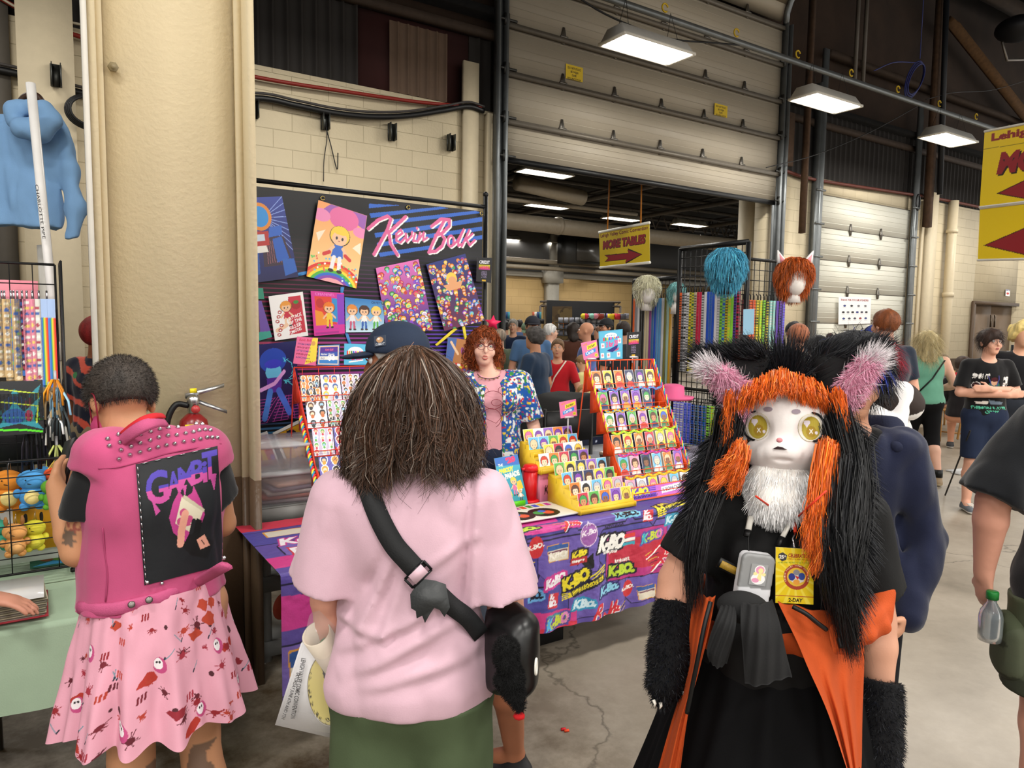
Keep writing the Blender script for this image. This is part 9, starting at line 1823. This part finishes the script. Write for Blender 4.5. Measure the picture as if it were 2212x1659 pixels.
w_=wig('pale wig at the top of the far grid',PX(1398,622,6.4),'c8c4a8',.10,1200,.05);wig('pale teal wig beside the middle post',PX(1462,628,6.2),'7ab0b0',.06,800,.05)
P=PX(1452,862,5.0);t=thing('cowboy_hat','pink cowboy hat hanging on the leash stall','hat',P);q=MB();q.lathe(P,[(.15,.02),(.14,0),(.085,.012),(.08,.09),(.05,.105)],24);q.build('hat_body',mat('d85a8a',.6),t,True)
c=Canvas(1,1.6,20,32,'8ab4cc');quad_sheet('blank_card',c,*[PX(x,y,5.1)for x,y in((1606,668),(1630,667),(1628,722),(1605,724))],.003,vmat(.5,0),label='light blue blank card clipped beside the leashes',cat='card')
for k,(px,py)in enumerate(((1565,1000),(1530,985),(1500,998))):q=MB();q.box(PX(px,py,5.2),(.22,.16,.14),AXU);q.build('clear_box',mat('b8b4c8',.3,alpha=.6),label=('right','middle','left')[k]+' clear box standing under the low grid',cat='box',group='clear boxes')
def dots(w,h,nx,ny,bg='17161e'):
 c=Canvas(w,h,nx,ny,bg);r=random.Random(2)
 for k in range(int(w*h*900)):c.ell(r.uniform(0,w),r.uniform(0,h),.012,.014,r.choice(['c83a4a','3a8ac8','4aa85a','d8a83a','c86ab0','e8e0d8','6a4ab0']))
 return c
tz=.74;s0_,s1_2=sA-.25,sv(PZ(2003,955,tz))[0];v0_,v1_=vA-.22,vA+.55;t=thing('draped_table','table under a black cloth with small coloured skulls pattern','table',W((s0_+s1_2)/2,v0_,0));t['label']='table under a black cloth covered in small coloured spots'
q=MB();q.box(W((s0_+s1_2)/2,(v0_+v1_)/2,tz-.02),(s1_2-s0_-.02,v1_-v0_-.02,.03),AXU);q.build('tabletop',mat('6a6a6a'),t);w=s1_2-s0_
for s in(s0_+.15,s1_2-.15):
 for v in(v0_+.1,v1_-.1):q=MB();q.tube([W(s,v,tz-.03),W(s,v,0)],.015,8);q.build('leg',metal('8a8a88'),t)
c=dots(w,.8,int(w*90),72);V,F,C=sheet(c,W(s0_,v0_,tz),U,N,.002);mk('cloth_top',V,F,vmat(.8,0),t,col=C)
for nm,O,ex,L in(('cloth_front',W(s0_,v0_,.01),U,w),('cloth_end',W(s1_2,v0_,.01),N,v1_-v0_)):
 c=dots(L,.73,int(L*90),66);nrm=np.cross(ex,Z);fn=lambda X,Y:O+X[...,None]*ex+Y[...,None]*Z+nrm*(.015*np.sin(X*38)*(1-Y/.73))[...,None];V,F,C=sheet(c,O,ex,Z,0,fn);mk(nm,V,F,vmat(.8,0),t,True,col=C)
# wooden tables and folding chairs
wood=mat('b07f42',.45,noise=.12,nscale=5)
def ftable(label,s,v,w=1.8,d=.6,src=None):
 t=thing('wooden_table',label,'table',W(s,v,0),'long wooden tables');t.rotation_euler=(0,0,ROTU);q=MB();q.box((0,0,.735),(w,d,.03));q.build('tabletop',wood,t,local=True)
 for x in(-w/2+.15,w/2-.15):
  for y in(-d/2+.08,d/2-.08):q=MB();q.tube([(x,y,.72),(x,y,0)],.016,6);q.build('leg',wood,t,local=True)
 return t
P=PZ(2075,852,.75);s_,v_,_=sv(P);base=None
for k,(ds,dv,lb)in enumerate(((.9,.1,'nearest long wooden table at the right'),(1.4,1.0,'second long wooden table at the right'),(1.8,1.9,'third long wooden table at the right'),(2.2,2.7,'long wooden table nearest the brown wall band'))):
 if base is None:base=ftable(lb,s_+ds,v_+dv)
 else:copy_tree(base,loc=W(s_+ds,v_+dv,0),rz=ROTU,label=lb)
P=PZ(2045,945,0);t=thing('folding_chair','wooden folding chair standing open near the walking woman','chair',P,'wooden folding chairs');t.rotation_euler=(0,0,2.3)
for x in(-.2,.2):q=MB();q.box((x,0,.0),(.022,.04,.9),(np.array((1.,0,0)),norm(np.array((0,.85,.35))),norm(np.array((0,-.35,.85)))));q.v[-1]+=(0,0,.43);q.build('frame',wood,t,local=True);q=MB();q.tube([(x*.9,-.22,.0),(x*.9,.16,.44)],.016,6);q.build('leg',wood,t,local=True)
q=MB();q.box((0,.0,.44),(.4,.36,.02));q.build('seat',wood,t,local=True);q=MB();q.box((0,-.17,.8),(.38,.02,.1));q.build('backrest',wood,t,local=True);q=MB();q.tube([(-.18,-.18,.06),(.18,-.18,.06)],.012,6);q.tube([(-.2,.12,.1),(.2,.12,.1)],.012,6)if False else None;q.build('stretcher',wood,t,local=True)
for k,(px,py,lb)in enumerate(((2085,905,'wooden folding chair behind the young man'),(2030,890,'wooden folding chair pushed under the nearest table'),(2095,880,'wooden folding chair beyond the young man, farther one'))):copy_tree(t,loc=PZ(px,py,0),rz=2.0+.5*k,label=lb)
c=Canvas(1,1.3,12,16,'d8dadc');quad_sheet('easel_board',c,*[PX(x,y,8.2)for x,y in((2176,758),(2212,760),(2210,800),(2172,796))],.01,vmat(.5,0),label='white board on a black easel by the young man',cat='board');q=MB();q.tube([PX(2187,745,8.1),PX(2205,1000,8.1)*[1,1,0]+Z*.0],.015,6);q.tube([PX(2187,745,8.1),PX(2170,1000,8.3)*[1,1,0]],.015,6);q.build('easel',m_black,label='black easel legs behind the young man',cat='easel')
for px,py,d in((2070,1016,7.2),(2082,1021,7.0)):q=MB();q.box(PZ(px,py,.01),(.3,.1,.015),AX(.4));q.build('paper_scrap',mat('c8c8c8'),label='pale scrap lying on the floor, '+('left' if px<2075 else 'right')+' one',cat='paper')
q=MB();q.tube([PX(1794,730,6.9),PX(1803,752,6.9)],.02,8);q.ball(PX(1793,727,6.9),.035);q.build('microphone',mat('3a1a18'),label='dark red microphone head sticking up behind the fur',cat='microphone')
for(px,py,cl)in((1165,1575,'c8202a'),(1172,1578,'e8502a')):q=MB();q.box(PZ(px+52,py,.006),(.02,.01,.008),AX(.3));q.build('floor_scrap',mat(cl),label=('red' if cl[0]=='c' else 'orange')+' scrap on the floor below the plush charm',cat='scrap')
# stalls in the hall behind
bd_=thing('booth_backdrop','black drape backdrop of the far stall under a thin truss','backdrop',PX(1255,700,17)*[1,1,0]);q=MB();q.box(PX(1255,720,17)+Z*.0,(2.0,.05,1.5),AXU);q.build('drape',mat('0e0e10',.9),bd_)
q=MB();a,b=PX(1167,661,16.8),PX(1340,662,17.6);q.tube([a,b],.025,5);q.tube([a+Z*.1,b+Z*.1],.025,5)
for k in range(16):p=a+(b-a)*k/16;q.tube([p,p+(b-a)/16+Z*.1*(1)],.01,4)
for p in(a,b):q.tube([p,p*[1,1,0]],.03,5)
q.build('truss',mat('4a4038',.5),bd_)
c=Canvas(1,1.3,60,78,'4a3a24');c.text('Fury',.2,.55,.6,.2,'a8581c',.2,.1);[c.ell(rb.random(),rb.random()*1.3,.12,.1,rb.choice(['5a4a2c','3c2f1e']))for k in range(25)];quad_sheet('brown_banner',c,*[PX(x,y,16.5)for x,y in((1177,662),(1236,662),(1236,745),(1180,745))],.02,vmat(.8,0),label='brown printed banner with orange script at the far stall',cat='banner')
for i,(x0,x1,y,lb)in enumerate(((1205,1300,693,'upper'),(1205,1300,706,'middle'),(1205,1300,720,'lower'),(1255,1360,684,'top'))):
 for k in range(8):
  px=x0+(x1-x0)*(k+.5)/8;q=MB();q.lathe(PX(px,y+4,15.5),[(.05,0),(.05,.11)],10);q.build('display_tin',mat(('9a9ca4','a8a8b0','8a8c98','c8b04a','c85a5a','6a5a9a')[(k*7+i)%3 if i<3 else(k*5+i)%6],.35),label=f'small {("silver" if i < 3 else "coloured")} tin on the {lb} shelf of the far stall, {ORD[min(k, 6)] if k < 7 else "last"} in the row',cat='tin',group='tins on the far stall')
 q=MB();q.box(PX((x0+x1)/2,y+5,15.6),(1.1,.3,.02),AXU);q.build('shelf_board',m_black,label=f'{lb} black shelf at the far stall',cat='shelf',group='shelves of the far stall')
blob('plush_pile','red, white and pastel plush toys heaped on the far stall top','plush toys',[(c_,PX(x,683,15.2),(.07,.06,.06),n_)for c_,x,n_ in(('c83a4a',1265,'red_plush'),('d8c83a',1261,'yellow_plush'),('8ac0b0',1279,'mint_plush'),('d88a9a',1286,'pink_plush'))],.012)
for px,cl,lb in((1320,'d8c020','yellow triangular flag toy'),(1334,'c83040','red boxed toy'),(1345,'5a5a62','grey boxed toy'),(1297,'8a3020','dark red boxed toy')):q=MB();q.box(PX(px,684,15.3),(.11,.1,.12),AXU);q.build('boxed_toy',mat(cl),label=lb+' on the far stall top',cat='toy')
bt=thing('long_box_table','table with white comic boxes in the far hall','table',PX(1100,700,11)*[1,1,0]);q=MB();q.box([*PX(1095,805,11.2)[:2],.70],(1.5,.7,.04),AXU);q.build('tabletop',m_white,bt)
q=MB();q.box([*PX(1095,805,11.2)[:2],.34],(1.45,.65,.68),AXU);q.build('table_skirt',m_black,bt)
for k in range(7):
 P=PX(1074+15*(k%5),775 if k<5 else 762,10.9 if k<5 else 11.6);q=MB();bx=thing('comic_box',f'white comic box, {ORD[k]} along the far table','box',P,'white comic boxes');q.box([P[0],P[1],.86 if k<5 else.95],(.12,.4,.28 if k<5 else.3),AXU);q.build('carton',mat('dcdcd8',.6),bx);q=MB();q.box([*(P-N*.21)[:2],.86 if k<5 else 1.0],(.03,.004,.09),AXU);q.build('label_mark',m_black,bx)
for k,(px,lb)in enumerate(((1092,'left'),(1160,'right'))):
 t=thing('book_rack',f'rack of comics standing on a far table, {lb} one','rack',PX(px,700,14.5));q=MB();q.box(PX(px,694,14.5),(.25,.15,.1),AXU);q.build('base',m_black,t)
 for j in range(4):q=MB();q.box(PX(px-8+5*j,683,14.5),(.045,.02,.17),AX(ROTU+.2));q.build('comic',mat(('b85a3a','d8d4cc','2a4a7a','3a8a9a')[j]),t)
